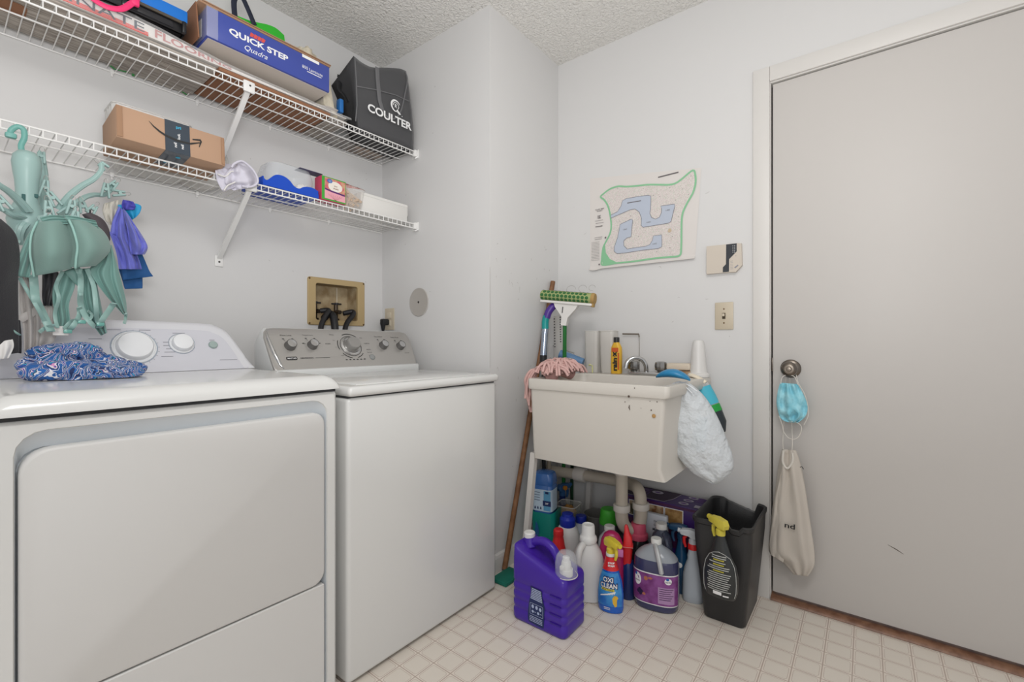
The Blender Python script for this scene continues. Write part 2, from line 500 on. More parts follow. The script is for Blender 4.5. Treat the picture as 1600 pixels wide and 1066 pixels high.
# door: big plate, rounded, with a slanting lip at its top
b = MB()
dw = 0.704 - 0.103; dz0, dz1 = .355, .846
o1 = rrect(dw, dz1 - dz0, [.035, .035, .045, .045], 6, (.704 + .103) / 2, (dz0 + dz1) / 2)
def sc_(L, k):
    cx_, cz_ = (.704 + .103) / 2, (dz0 + dz1) / 2
    return [(cx_ + (p[0] - cx_) * (1 - k / (dw / 2)), cz_ + (p[1] - cz_) * (1 - k / ((dz1 - dz0) / 2))) for p in L]
b.loft([fo(o1, MY + .029), fo(o1, MY + .004), fo(sc_(o1, .002), MY + .0005), fo(sc_(o1, .006), MY - .0015)])
b.build('door', enamel2, dry, world=True)
b = MB()
o2 = rrect(RX1 - RX0 - .02, .33, .004, 4, (RX0 + RX1) / 2, .352 - .165)
b.loft([fo(o2, MY + .029), fo(o2, MY + .001), fo([(p[0], p[1]) for p in rrect(RX1 - RX0 - .024, .326, .004, 4, (RX0 + RX1) / 2, .352 - .165)], MY - .0015)])
b.build('lower_panel', enamel2, dry, world=True)
b = MB(); b.box((cxm, MY + .31, .906), (w - .006, .61, .008))
b.build('top_gap', gapm, dry, world=True)
# top panel: rounded front and ends
b = MB()
def topprof(y0, y1, z0, z1, r):
    pr_ = [(y1, z0), (y1, z1)]
    for i in range(9):
        a = R(90 + 90 * i / 8); pr_.append((y0 + r + r * math.cos(a), z1 - r * .98 + r * .98 * math.sin(a)))
    pr_.append((y0, z0))
    return pr_
loops = []
rt = .042
for i in range(9):
    a = R(90 * i / 8); ins = rt * (1 - math.sin(a)); dz = -rt * (1 - math.cos(PI / 2 - (PI / 2 - a))) if False else -rt * (1 - math.sin(a))
loops = []
for k, x in [(1 - math.sin(R(90 * i / 8)), DX0 - .004 + rt * (1 - math.cos(R(90 * i / 8)))) for i in range(9)]:
    zt = .951 - .040 * k
    loops.append([(x, p[0], p[1]) for p in topprof(MY - .012 + .006 * k, MY + .60, .911, max(zt, .9125), max(min(.040, (zt - .911)), .001))])
right = [[(DX0 + DX1 - p[0], p[1], p[2]) for p in l] for l in reversed(loops)]
b.loft(loops + right)
b.build('top_panel', enamel, dry, world=True, sharp=50)
# console: leaning face, rounded shoulders, ends flare down to the top
def csec(t):
    return t
face = [(0.035, .952), (0.055, .985), (.085, 1.06), (.105, 1.093), (.135, 1.110), (.20, 1.115), (.40, 1.117), (.60, 1.113), (.64, 1.105), (.672, 1.085), (.70, 1.035), (.722, .985), (.742, .952)]
face = [(max(x, DX0 + .004), z) for x, z in face]
face[0] = (DX0 + .004, .952); face[1] = (DX0 + .016, .985); face[2] = (DX0 + .035, 1.05)
fl = [(p[0], p[1]) for p in spline(face, 4)]
lean = lambda z: 1.765 + (z - .95) * .52
b = MB()
cxc, czc = .405, 1.03
def shrink(L, k): return [(cxc + (x - cxc) * (1 - k / .34), max(.9505, z - k * (1 if z > .96 else 0))) for x, z in L]
loops = [[(x, 1.90, z) for x, z in fl], [(x, lean(z) + .016, z) for x, z in fl], [(x, lean(z) + .004, z) for x, z in shrink(fl, .004)], [(x, lean(z), z) for x, z in shrink(fl, .012)]]
b.loft(loops)
b.build('console', mat('dryer_console_shell', '#d6d6da', 0.3), dry, world=True)
b = MB()
b.loft([[(x, lean(z) + .004, z) for x, z in shrink(fl, .026)], [(x, lean(z) - .0015, z) for x, z in shrink(fl, .026)], [(x, lean(z) - .002, z) for x, z in shrink(fl, .028)]])
b.build('console_face', conm, dry, world=True)
def cframe(x, z, leanf, k):
    nrm = Vector((0, -1, k)).normalized()   # outward
    v = Vector((0, k, 1)).normalized()
    return frame((x, leanf(z), z), (1, 0, 0), v)
for nm, x, z, r in (('cycle_dial', .398, 1.030, .047), ('temperature_dial', .524, 1.040, .030)):
    Mf = cframe(x, z, lean, .52)
    b = MB(); b.lathe([(r * 1.18, .0015), (r * 1.18, .004), (r * 1.10, .006), (r * 1.08, .004), (r, .004), (r * .97, .016), (r * .9, .021), (r * .6, .023)], 40, Mf)
    d_ = b.build(nm, [mat('dial_white', '#e3e4e6', 0.25)], dry, world=True)
    b = MB(); b.lathe([(r * 1.20, .0018), (r * 1.24, .0036), (r * 1.26, .0022)], 40, Mf, False, False)
    b.build('dial_ring', mat('dial_ring_blue', '#a9b3bf', .35), d_, world=True)
b = MB(); b.lathe([(.014, .001), (.014, .006), (.012, .009), (.004, .010)], 24, cframe(.615, 1.035, lean, .52))
b.build('start_button', mat('button_green_grey', '#9aaaa6', .4), dry, world=True)
b = MB()
Mf = cframe(.40, 1.03, lambda z: lean(z) - .0026, .52)
r2 = random.Random(5)
for k in range(24):
    a = R(k * 15); rr_ = .062
    b.strip([(rr_ * math.cos(a) * .93, rr_ * math.sin(a) * .93), (rr_ * math.cos(a), rr_ * math.sin(a))], .0012, M=Mf)
for (x, y, wd) in ((.088, .018, .03), (.09, .006, .036), (.09, -.006, .024), (.087, -.018, .03), (.078, -.034, .032), (-.05, .062, .04), (.03, .062, .03), (-.092, .03, .03), (.12, .052, .035), (.215, .026, .016), (.255, -.052, .055), (-.09, -.03, .03)):
    b.strip([(x - wd / 2, y), (x + wd / 2, y)], .0022, M=Mf)
b.build('printing', prt, dry, world=True, flat=True)
b = MB()
for x in (DX0 + .05, DX1 - .05):
    for y in (MY + .06, MY + .58): b.cyl((x, y, 0), (x, y, .012), .018, n=12)
b.build('feet', gapm, dry, world=True)

# ---- washer
WX0, WX1 = 0.776, 1.473
wash = thing('washing_machine', 'white top loading washing machine with a brushed silver control console, right of the dryer', 'washing machine', ((WX0 + WX1) / 2, 1.56, 0))
ww = WX1 - WX0; cxw = (WX0 + WX1) / 2
b = MB(); b.box((cxw, MY + .325, .4435), (ww, .65, .867), .014, 4)
b.build('cabinet', enamel, wash, world=True)
b = MB(); b.box((cxw, MY + .325, .8785), (ww - .012, .635, .006))
b.build('lid_gap', gapm, wash, world=True)
b = MB(); b.box((cxw, MY + .315, .8965), (ww + .006, .66, .031), .013, 4)
b.build('top_panel', enamel, wash, world=True)
b = MB(); b.box((cxw, MY + .25, .9125), (ww - .09, .45, .006), .003, 2)
b.build('lid', enamel, wash, world=True)
lean2 = lambda z: 1.725 + (z - .935) * .62
wf = [(.802, .938), (1.452, .938), (1.462, .945), (1.466, .96), (1.478, 1.05), (1.474, 1.075), (1.462, 1.088), (1.44, 1.092), (.84, 1.098), (.812, 1.095), (.797, 1.082), (.790, 1.06), (.792, .965), (.794, .945)]
stl = mat('brushed_silver', '#b4b1ad', 0.34, metal=0.55)
chr_ = mat('chrome', '#c9c9c9', 0.12, metal=1.0)
b = MB()
cw_ = lambda L, k: [(1.13 + (x - 1.13) * (1 - k / .34), 1.015 + (z - 1.015) * (1 - k / .08)) for x, z in L]
b.loft([[(x, 1.885, z - .02 if z < .99 else z - .03) for x, z in cw_(wf, -.006)], [(x, lean2(z) + .03, z) for x, z in cw_(wf, -.006)], [(x, lean2(z) + .012, z) for x, z in cw_(wf, -.004)]])
b.box((1.128, 1.80, .925), (.68, .17, .032), .006)
b.build('console', mat('washer_console_side', '#d3d4d3', .35), wash, world=True)
b = MB()
b.loft([[(x, lean2(z) + .014, z) for x, z in cw_(wf, -.004)], [(x, lean2(z) + .003, z) for x, z in cw_(wf, -.002)], [(x, lean2(z), z) for x, z in cw_(wf, .001)]])
b.build('console_face', stl, wash, world=True, sharp=30)
b = MB()   # shiny trim down the left end
b.tube([(.799, lean2(1.085) - .001, 1.085), (.797, lean2(1.06) - .003, 1.06), (.805, lean2(1.0) - .003, 1.0), (.816, lean2(.958) - .002, .958), (.826, lean2(.945) - .001, .945)], [.003, .006, .007, .006, .002], 10)
b.build('console_trim', chr_, wash, world=True)
knm = mat('knob_metal', '#a7a5a2', 0.3, metal=0.7)
for x, z, r in ((.873, 1.030, .021), (.965, 1.032, .020), (1.308, 1.028, .020), (1.404, 1.024, .020)):
    Mf = cframe(x, z, lean2, .62)
    b = MB(); b.lathe([(r * 1.05, .0), (r * 1.05, .002), (r * .98, .004), (r * .92, .022), (r * .85, .025), (r * .8, .0235)], 28, Mf)
    k_ = b.build('knob', mat('knob_dark_metal', '#777573', 0.4, metal=0.6), wash, world=True)
    b = MB(); b.lathe([(r * .8, .0236), (r * .3, .0245)], 28, Mf); b.build('knob_cap', chr_, k_, world=True)
Mf = cframe(1.140, 1.028, lean2, .62)
b = MB(); b.lathe([(.046, 0), (.046, .003), (.038, .006), (.033, .004)], 40, Mf)
kb = b.build('cycle_knob', chr_, wash, world=True)
b = MB(); b.lathe([(.033, .002), (.031, .030), (.027, .036), (.014, .037)], 36, Mf); b.build('knob_grip', knm, kb, world=True)
b = MB(); b.lathe([(.0485, .0008), (.0505, .0012)], 40, Mf, False, False)
for a0, a1 in ((48, 118), (152, 200), (215, 262), (285, 325)):
    b.strip([(.061 * math.cos(R(a)), .061 * math.sin(R(a))) for a in range(a0, a1, 4)], .003, .0012, M=Mf)
for j in range(6): b.strip([(-.047 + j * .0175, -.068), (-.038 + j * .0175, -.068)], .004, .0012, M=Mf)
for (tx, x, y, h) in (('NORMAL', .085, .012, .005), ('BULKY', .083, -.02, .005), ('Delicate', .083, -.034, .005), ('Wrinkle', -.105, .012, .005), ('Whites', -.075, .057, .005), ('Heavy', -.072, .028, .004), ('Light', -.072, -.006, .004), ('Drain', .064, .042, .004), ('Rinse', -.055, -.047, .004), ('Start', .078, -.05, .004)):
    b.text(tx, h=h, x=x, y=y, z=.0012, M=Mf)
for (tx, xx, zz) in (('Water Level', .868, 1.072), ('Temperature', .958, 1.073), ('Fabric Softener', 1.300, 1.070), ('Extra Rinse', 1.392, 1.067)):
    M2 = cframe(xx, zz, lean2, .62); b.text(tx, w=.045, h=.006, z=.0012, M=M2)
for xx, zz in ((.873, 1.030), (.965, 1.032), (1.308, 1.028), (1.404, 1.024)):
    M2 = cframe(xx, zz, lean2, .62)
    for a in (60, 120) if xx not in (.965,) else (15, 60, 120, 165):
        b.strip([(.026 * math.cos(R(a)), .026 * math.sin(R(a))), (.034 * math.cos(R(a)), .034 * math.sin(R(a)))], .0012, .0012, M=M2)
        b.strip([(.036 * math.cos(R(a)) - .004, .038 * math.sin(R(a))), (.036 * math.cos(R(a)) + .004, .038 * math.sin(R(a)))], .003, .0012, M=M2)
M2 = cframe(.90, .982, lean2, .62)
b.text('CENTENNIAL', w=.055, h=.006, x=.0, z=.0012, bold=.02, M=M2, align='l')
b.strip([(.062, 0), (.125, 0)], .0015, .0012, M=M2)
b.text('Commercial', w=.025, h=.004, x=.53, y=.012, z=.0012, M=M2)
b.build('printing', blk, wash, world=True, flat=True)
b = MB(); M2 = cframe(.866, .982, lean2, .62); b.prism(rrect(.042, .014, .004, 4), .0005, .002, M2)
bg = b.build('badge', blk, wash, world=True)
b = MB(); b.text('MAYTAG', w=.034, h=.007, z=.0024, bold=.02, M=M2); b.build('badge_lettering', mat('print_white', '#e8e8e8', .5), bg, world=True, flat=True)
b = MB(); b.lathe([(.0135, .0), (.0135, .003), (.011, .005), (.004, .0055)], 24, cframe(1.228, .978, lean2, .62))
b.build('start_button', mat('button_grey', '#8d8f8e', .4), wash, world=True)
b = MB()
for x in (WX0 + .05, WX1 - .05):
    for y in (MY + .06, MY + .58): b.cyl((x, y, 0), (x, y, .012), .02, n=12)
b.build('feet', gapm, wash, world=True)
# ---------------------------------------------------------------- wire shelves on the left wall
def at(px, py, X=None, Y=None, Z=None):
    """point of the room seen at a pixel of the photograph, on the plane X, Y or Z = const"""
    t = (px - 800) / 711.0; a = R(37.9)
    d = Vector((math.cos(a) + t * math.sin(a), math.sin(a) - t * math.cos(a), (533 - py) / 711.0))
    k = X / d.x if X is not None else Y / d.y if Y is not None else (Z - 1.05) / d.z
    return Vector((0, 0, 1.05)) + d * k

vinyl = mat('white_vinyl_wire', '#e6e5e3', 0.3)
SX0, SX1, SYF, SYB = -0.42, 1.532, 1.814, 2.100
def wire_shelf(z, slope, label, bx):
    t = thing('wire_shelf', label, 'shelf', (0.6, SYB, z))
    Z = lambda x: z + slope * (x - .6)
    n = 74
    b = MB()
    for y, dz in ((SYF, 0), (SYF + .001, -.022), (1.945, -.0045), (SYB, -.0035)):
        b.tube([(SX0, y, Z(SX0) + dz), (SX1, y, Z(SX1) + dz)], .0029, 8)
    b.build('rail', vinyl, t, world=True)
    b = MB()
    for i in range(n):
        x = SX0 + .011 + i * .0264
        if x > SX1 - .004: break
        b.tube([(x, SYB, Z(x)), (x, SYF + .003, Z(x) + .002), (x, SYF - .001, Z(x) - .001), (x, SYF - .001, Z(x) - .022)], .0017, 6)
    w_ = b.build('cross_wires', vinyl, t, world=True); w_['kind'] = 'stuff'
    # end bracket on the return wall
    b = MB(); b.box((XB - .0025, SYF + .012, Z(SX1) - .010), (.005, .05, .044), .002)
    b.box((XB - .012, SYF + .004, Z(SX1) - .009), (.018, .020, .034), .003)
    b.tube([(XB - .006, SYF + .02, Z(SX1) - .030), (XB - .014, SYF - .004, Z(SX1) - .034), (XB - .006, SYF - .012, Z(SX1) - .026)], .0035, 8)
    b.build('end_bracket', vinyl, t, world=True)
    for x in (.12, .40, .66, .94, 1.22):
        b = MB(); b.box((x, SYB + .001, Z(x) - .004), (.012, .012, .016), .003)
        b.box((x, SYB + .003, Z(x) - .014), (.007, .006, .012), .002)
        b.build('wall_clip', vinyl, t, world=True)
    # diagonal support strut
    x = bx
    b = MB()
    top = Vector((x, SYF + .004, Z(x) - .018)); foot = Vector((x - .004, YA - .006, Z(x) - .250))
    d = (foot - top).normalized(); s_ = Vector((1, 0, 0)); q = s_.cross(d)
    for a_, b_, hw, ht in ((top, foot, .009, .0045),):
        b.loft([[p + s_ * (sx * hw) + q * (sy * ht) for sx, sy in ((-1, -1), (1, -1), (1, 1), (-1, 1))] for p in (a_, b_)])
    b.box((x, SYF - .002, Z(x) - .012), (.040, .010, .042), .004)
    b.box((x - .004, YA - .003, Z(x) - .262), (.030, .006, .046), .002)
    br = b.build('support_bracket', vinyl, t, world=True)
    b = MB(); b.cyl((x - .004, YA - .0075, Z(x) - .266), (x - .004, YA - .005, Z(x) - .266), .004, n=12)
    b.cyl((x + .002, SYF - .0085, Z(x) - .008), (x + .002, SYF - .006, Z(x) - .008), .0035, n=12)
    b.build('screw', mat('screw_grey', '#55524f', .4, metal=.6), br, world=True)
    return t
ZU, ZL = 2.006, 1.641
wire_shelf(ZU, .010, 'long white wire shelf nearest the ceiling, loaded with flooring boxes', .735)
wire_shelf(ZL, .005, 'long white wire shelf below the other, holding a smile-printed carton', .742)
up = lambda x: ZU + .010 * (x - .6) + .003
lo = lambda x: ZL + .005 * (x - .6) + .003

# ---------------------------------------------------------------- upper shelf
kraft = mat('kraft_cardboard', '#9c7a60', 0.85, bump=(200, .1, .001))
kraft_dk = mat('brown_cardboard', '#8c6248', 0.85, bump=(200, .1, .001))
wrap = mat('clear_wrap', '#f4f4f6', 0.12, trans=0.0, alpha=0.22)
film = mat('clear_film', '#ffffff', 0.08, alpha=0.18)
cream = mat('cream_cloth', '#cfc6b2', 0.9, bump=(60, .5, .01))

plank = mat('grey_plank', '#a39a91', 0.6)
t_ = NT(plank)
mp = t_.n('ShaderNodeMapping'); mp.inputs['Scale'].default_value = (7, 90, 90)
t_.nt.links.new(t_.obj(), mp.inputs['Vector'])
nz = t_.noise(1.6, 6, mp.outputs['Vector'], .4)
rp = t_.n('ShaderNodeValToRGB'); rp.color_ramp.elements[0].position = .35; rp.color_ramp.elements[1].position = .65
rp.color_ramp.elements[0].color = (*lin('#7d756d'), 1); rp.color_ramp.elements[1].color = (*lin('#b7afa6'), 1)
t_.nt.links.new(nz, rp.inputs['Fac']); t_.nt.links.new(rp.outputs['Color'], t_.b.inputs['Base Color'])

white_paper = mat('white_paper', '#dad7d3', 0.7)
red_print = mat('red_print', '#cf5048', 0.6)
navy_print = mat('navy_print', '#1d3345', 0.6)
green_print = mat('green_print', '#1f8a3c', 0.6)
pink_print = mat('faded_pink_print', '#c79a9a', 0.6)

# flooring pack: grey planks underneath a printed, film wrapped carton sleeve
t = thing('flooring_pack', 'long film-wrapped pack of grey laminate planks with red FLOORING print, lying at the shelf lip', 'flooring pack', (.3, 1.93, up(.3)))
b = MB(); b.box((.10, 1.943, up(.1) + .010), (1.06, .236, .018), .001)
b.build('plank_stack', plank, t, world=True)
b = MB()
b.prism(spline([(.225, .100 + 1.80), (.25, 1.925), (.285, 1.92), (.30, 1.895), (.285, 1.868), (.245, 1.862), (.225, 1.875)], 4, True) and rrect(.085, .075, .018, 5, .135, 1.93), up(.1) - .0006, up(.1) + .0006)
b.build('round_sticker', kraft_dk, t, world=True)
b = MB()
def hs(x):
    k = min(max((x - .36) / .36, 0), 1); k = k * k * (3 - 2 * k)
    return .060 - .030 * k - .008 * min(max((x - .72) / .4, 0), 1)
b.loft([[(x, 1.817, up(x) + .0195), (x, 2.063, up(x) + .0195), (x, 2.063, up(x) + hs(x)), (x, 1.817, up(x) + hs(x))] for x in [-.26 + 1.40 * i / 60 for i in range(61)]])
b.build('sleeve', white_paper, t, world=True)
fP = frame((0, 1.8155, 0), (1, 0, 0), (0, 0, 1))
b = MB()
zz = up(.3)
b.add([(-.05, 0, 0), ], [])
b.poly([(.08, zz + .034), (.36, zz + .035), (.435, zz + .033), (.435, zz + .021), (.08, zz + .0197)], M=fP)
b.build('red_band', red_print, t, world=True, flat=True)
b = MB()
b.text('LAMINATE', w=.30, h=.70, x=.125, y=.5, bold=.0, align='l', fn=lambda X, Y_: (X, 1.8146, up(X) + .021 + (hs(X) - .021) * Y_))
b.build('sleeve_lettering', navy_print, t, world=True, flat=True)
b = MB()
b.text('FLOORING', w=.225, h=.80, x=.452, y=.52, bold=.02, align='l', fn=lambda X, Y_: (X, 1.8146, up(X) + .021 + (hs(X) - .021) * Y_))
b.build('red_lettering', mat('muted_red_print', '#b5706e', .6), t, world=True, flat=True)
b = MB()
def wr(x):
    return .004 * fz((x * 14, 0, 0), 3) + .004
loops = []
for i in range(71):
    x = -.28 + 1.44 * i / 70
    k = wr(x); k2 = wr(x + 3.3)
    z0, z1 = up(x) + .0185, up(x) + hs(x) + .001
    loops.append([(x, 1.8125 - k, z0), (x, 1.8115 - k, (z0 + z1) / 2), (x, 1.8125 - k, z1 + k2), (x, 1.9, z1 + .001 + k * .5), (x, 2.066, z1 + k2)])
b.loft(loops, closed=False)
b.build('film', film, t, world=True, solid=0)

b = MB(); b.box((.850, 1.940, up(.85) + .0085), (.425, .250, .013), .001)
tag(b.build('cardboard_sheet', kraft_dk), 'flat rust-brown cardboard sheet seen through the wires beneath the flooring pack', 'cardboard')
b = MB(); b.box((1.112, 1.95, up(1.1) + .0075), (.078, .24, .011), .001)
b.box((1.112, 1.95, up(1.1) + .0155), (.074, .2, .0045), .001)
tag(b.build('wooden_plank', plank), 'short grey plank offcut lying flat between brown sheet and black bag', 'plank')

# shelf liner papers with green print at the very back
b = MB()
b.grid(lambda u, v: (.385 + .24 * u, 2.068 + .026 * v, up(.4) + .001 + .006 * abs(fz((u * 9, v * 3, 0), 2)) + .004 * v), 24, 4)
pp = b.build('crumpled_paper', mat('grey_plastic_paper', '#bdb7ae', .6), None, solid=.001)
tag(pp, 'crumpled pale plastic bag with green print pressed between planks and wall', 'plastic bag')
b = MB()
for pts in ([(.39, .004), (.405, .020), (.425, .012), (.44, .004)], [(.452, .003), (.456, .022)], [(.60, .004), (.62, .016)]):
    b.strip([(x, 2.066 + y) for x, y in pts], .008, up(.4) - .001)
b.build('green_lettering', green_print, pp, flat=True)

# black organiser box, pink handled tote on it, blue folder
t = thing('storage_tray', 'shallow black plastic tray sitting on the flooring pack under a blue binder', 'tray', (.33, 1.9, up(.3) + .0645))
bkp = mat('black_plastic', '#17171a', 0.35)
b = MB()
x0, x1, y0, y1, z0, z1 = .10, .530, 1.795, 2.03, up(.3) + .066, up(.3) + .104
for (cx_, cy_, sx_, sy_) in ((.315, y0 + .006, x1 - x0, .012), (.315, y1 - .006, x1 - x0, .012), (x0 + .006, 1.9, .012, y1 - y0), (x1 - .006, 1.9, .012, y1 - y0)):
    b.box((cx_, cy_, (z0 + z1) / 2), (sx_, sy_, z1 - z0), .003)
b.box((.315, 1.91, z0 + .003), (x1 - x0 - .01, y1 - y0 - .01, .006))
b.build('tray_body', bkp, t, world=True)
b = MB(); b.box((.315, y0 - .004, z1 - .004), (x1 - x0 + .008, .008, .010), .003)
b.build('rim', mat('olive_brown_rim', '#4e473d', .5), t, world=True)
b = MB(); b.box((.43, y0 - .0015, (z0 + z1) / 2 - .004), (.13, .004, .020), .003)
b.build('latch_panel', mat('black_gloss', '#222226', .2), t, world=True)
b = MB(); b.box((.40, 1.905, z1 + .0215), (.272, .225, .041), .004)
t2 = thing('ring_binder', 'bright blue binder lying flat on the black tray', 'binder', (.4, 1.905, z1))
b.build('cover', mat('bright_blue', '#1670c9', .4), t2, world=True)
b = MB(); b.box((.40, 2.0180, z1 + .018), (.266, .004, .014), .001)
b.build('page_edges', mat('dark_pages', '#33404c', .7), t2, world=True)
t3 = thing('pink_tote', 'black bag with a hot pink handle drooping over the black tray front', 'bag', (.22, 1.86, z1 + .001))
b = MB()
b.loft([[(x * k + .185, y * k2 + 1.865, z1 + .0015 + h_) for x, y in rrect(.15, .13, .03, 4)] for k, k2, h_ in ((.9, .9, 0), (1.0, 1.0, .02), (1.0, .95, .07), (.92, .7, .11), (.85, .3, .125))])
b.build('bag_body', mat('black_nylon', '#1c1b20', .6, bump=(80, .3, .004)), t3, world=True)
pk = mat('hot_pink', '#e8336f', 0.45)
b = MB()
pth = spline([at(120, -22, Y=1.80), at(138, -8, Y=1.782), at(152, 3, Y=1.776), at(170, 12, Y=1.772), at(190, 14, Y=1.772), at(205, 6, Y=1.776), at(213, 0, Y=1.782), at(216, -14, Y=1.80)], 6)
b.tube(pth, .0085, 10, flat=.55, up=(0, 1, 0))
b.box(at(211, 4, Y=1.778), (.022, .014, .022), .005)
b.build('handle', pk, t3, world=True)

# blue flooring carton, jutting over the lip
t = thing('flooring_carton', 'blue and white Quick Step flooring carton jutting over the shelf lip', 'carton', (.8, 1.86, up(.8) + .066))
QX0, QX1, QY, QZ0, QZ1 = .578, 1.020, 1.750, 2.077, 2.180
blue_c = mat('carton_blue', '#3a4a9b', 0.3, coat=.3)
b = MB(); b.box(((QX0 + QX1) / 2, QY + .105, (QZ0 + QZ1) / 2), (QX1 - QX0, .21, QZ1 - QZ0), .002)
b.build('carton_body', blue_c, t, world=True)
b = MB(); b.box(((QX0 + QX1) / 2 + .002, QY + .109, QZ0 - .0005), (QX1 - QX0 - .006, .200, .001))
b.build('underside', mat('carton_white', '#cdc4bb', .6), t, world=True)
fQ = frame((0, QY - .0006, 0), (1, 0, 0), (0, 0, 1))
wp = mat('print_white', '#e8e8e8', .5)
b = MB()
b.text('QUICK STEP', w=.205, h=.026, x=.645, y=2.130, bold=.035, M=fQ, align='l')
b.text('Quadra', w=.080, h=.022, x=.735, y=2.098, bold=.0, M=fQ, align='c', shear=.35)
b.text('800 Laminate', w=.085, h=.012, x=.905, y=2.132, bold=.0, M=fQ, align='l')
b.strip([(.925, 2.120), (.985, 2.120)], .003, M=fQ)
b.poly([(.905, 2.1795), (.975, 2.1795), (.975, 2.168), (.905, 2.168)], M=fQ)
b.build('carton_lettering', wp, t, world=True, flat=True)
b = MB()
for i in range(4):
    x = .712 + i * .013
    b.poly([(x, 2.147), (x + .010, 2.147), (x + .016, 2.160), (x + .004, 2.163)], M=fQ)
b.build('red_logo', red_print, t, world=True, flat=True)
b = MB()
b.loft([[(QX0 - .002 - .003 * abs(fz((0, v * 6, z * 60), 5)), QY - .002 + .2 * v, z) for z in [QZ0 + (QZ1 - QZ0) * i / 10 for i in range(11)]] for v in [j / 8 for j in range(9)]], closed=False)
b.loft([[(QX0 - .003 + .035 * v, QY - .002 - .002 * abs(fz((v * 9, 1, z * 60), 8)), z) for z in [QZ0 + (QZ1 - QZ0) * i / 10 for i in range(11)]] for v in [j / 4 for j in range(5)]], closed=False)
b.build('torn_wrap', wrap, t, world=True)
b = MB()
b.box((QX0 - .001, QY + .07, 2.125), (.001, .045, .06))
b.build('shipping_label', white_paper, t, world=True)

# clear crumpled film pack under the carton, reaching to the black bag
t = thing('film_bundle', 'crumpled clear plastic film bundle bulging out below the blue carton', 'plastic film', (.9, 1.9, up(.9)))
b = MB()
loops = []
for i in range(41):
    x = .60 + .565 * i / 40; k = math.sin(PI * min(1, (1.165 - x) * 7) / 2) if x > 1.10 else 1
    k = max(k, .12)
    kk_ = min(max((x - .95) / .1, 0), 1); h_ = (.034 - .018 * kk_) * k; zc = up(x) + .0460 - .010 * kk_
    loops.append([(x, 1.965 - .035 * kk_ + (.088 + .037 * kk_) * k * math.cos(a) + .003 * fz((x * 30, a, 0)), zc + h_ * .5 * math.sin(a) + .002 * k * fz((x * 40, a * 2, 1))) for a in [2 * PI * j / 18 for j in range(18)]])
b.loft(loops)
b.build('folded_film', mat('milky_film', '#d8d2cd', .25, alpha=.75), t, world=True)

# cardboard tray lying on the carton
t = thing('open_cardboard_box', 'flattened brown cardboard box resting on the blue carton, one flap hanging left', 'cardboard box', (.8, 1.9, 2.182))
b = MB()
b.box((.79, 1.895, 2.186), (.47, .285, .007), .001)
b.build('bottom_panel', kraft, t, world=True)
b = MB(); b.box((.80, 1.90, 2.192), (.46, .27, .0025)); b.build('inner_panel', mat('maroon_card', '#7a3a33', .8), t, world=True)
b = MB(); b.box((.80, 1.897, 2.1965), (.465, .28, .004), .001); b.build('top_panel', kraft, t, world=True)
b = MB(); b.loft([[(.556, y, 2.190), (.552, y, 2.190), (.560, y, 2.075), (.564, y, 2.075)] for y in (1.775, 2.03)])
b.build('flap', kraft_dk, t, world=True)

t = thing('green_tote', 'lime green shopping bag with navy handles lying on the cardboard', 'bag', (.7, 1.93, 2.2))
grn = mat('lime_green', '#2fae2c', 0.5, bump=(30, .3, .005))
b = MB()
loops = []
for i in range(25):
    x = .66 + .245 * i / 24
    top = 2.326 - max(0, .888 - x) * .22 + .002 * math.sin(x * 40) - (.0 if x < .87 else (x - .87) * .3)
    loops.append([(x, 1.895 + .004 * math.sin(x * 30), 2.2), (x, 1.885, 2.26), (x, 1.893 + .004 * math.sin(x * 50), top), (x, 1.905 + .004 * math.sin(x * 50), top), (x, 1.975, 2.26), (x, 1.965, 2.2)])
b.loft(loops)
b.build('bag_body', grn, t, world=True)
nv = mat('navy_webbing', '#1c2233', 0.7)
b = MB()
b.tube(spline([(.715, 1.886, 2.275), (.712, 1.886, 2.335), (.724, 1.886, 2.366), (.742, 1.886, 2.364), (.760, 1.886, 2.335), (.785, 1.886, 2.285)], 6), .010, 8, flat=.25, up=(0, 1, 0))
b.build('handle', nv, t, world=True)
t = thing('cream_cloth', 'crumpled cream cloth resting between the green bag and the ceiling corner', 'cloth', (1.0, 1.9, 2.2))
def blob(c, r, seed, amp=.25, n=20, m=14, flatb=True, fs=2.5):
    """wrinkled lump for bundled soft things"""
    b = MB(); loops = []
    for j in range(m + 1):
        th = PI * j / m; row = []
        for i in range(n):
            ph = 2 * PI * i / n
            d = Vector((math.sin(th) * math.cos(ph), math.sin(th) * math.sin(ph), -math.cos(th)))
            k = 1 + amp * fz(d, seed, fs) + amp * .6 * fz(d, seed + 9, fs * 2.4)
            p = Vector((c[0] + r[0] * d.x * k, c[1] + r[1] * d.y * k, c[2] + r[2] * d.z * k))
            if flatb: p.z = max(p.z, c[2] - r[2] * .8)
            row.append(p)
        loops.append(row)
    b.loft(loops)
    return b
blob((.985, 1.90, 2.2445), (.055, .05, .055), 4, .35).build('folds', cream, t, world=True, sharp=60)
b = blob((.945, 1.915, 2.255), (.035, .03, .03), 8, .3); b.build('red_edge', mat('dull_red', '#8e4a44', .8), t, world=True)
t = thing('canvas_pouch', 'cream canvas pouch wedged between the blue carton and the black bag', 'pouch', (1.08, 1.88, up(1.08)))
b = MB()
b.loft([[(x, y, z) for x, y, z in ((1.04 + s_ * .06, 1.83 - .01 * s_, 2.065 - .04 * s_), (1.04 + s_ * .05, 1.832, 2.15 - .07 * s_ - .015 * math.sin(s_ * 7)), (1.035 + s_ * .045, 1.85, 2.235 - .05 * s_), (1.035 + s_ * .045, 1.93, 2.22 - .05 * s_), (1.04 + s_ * .06, 1.95, 2.06 - .04 * s_))] for s_ in [i / 12 for i in range(13)]])
b.build('pouch_body', cream, t, world=True, sharp=60)
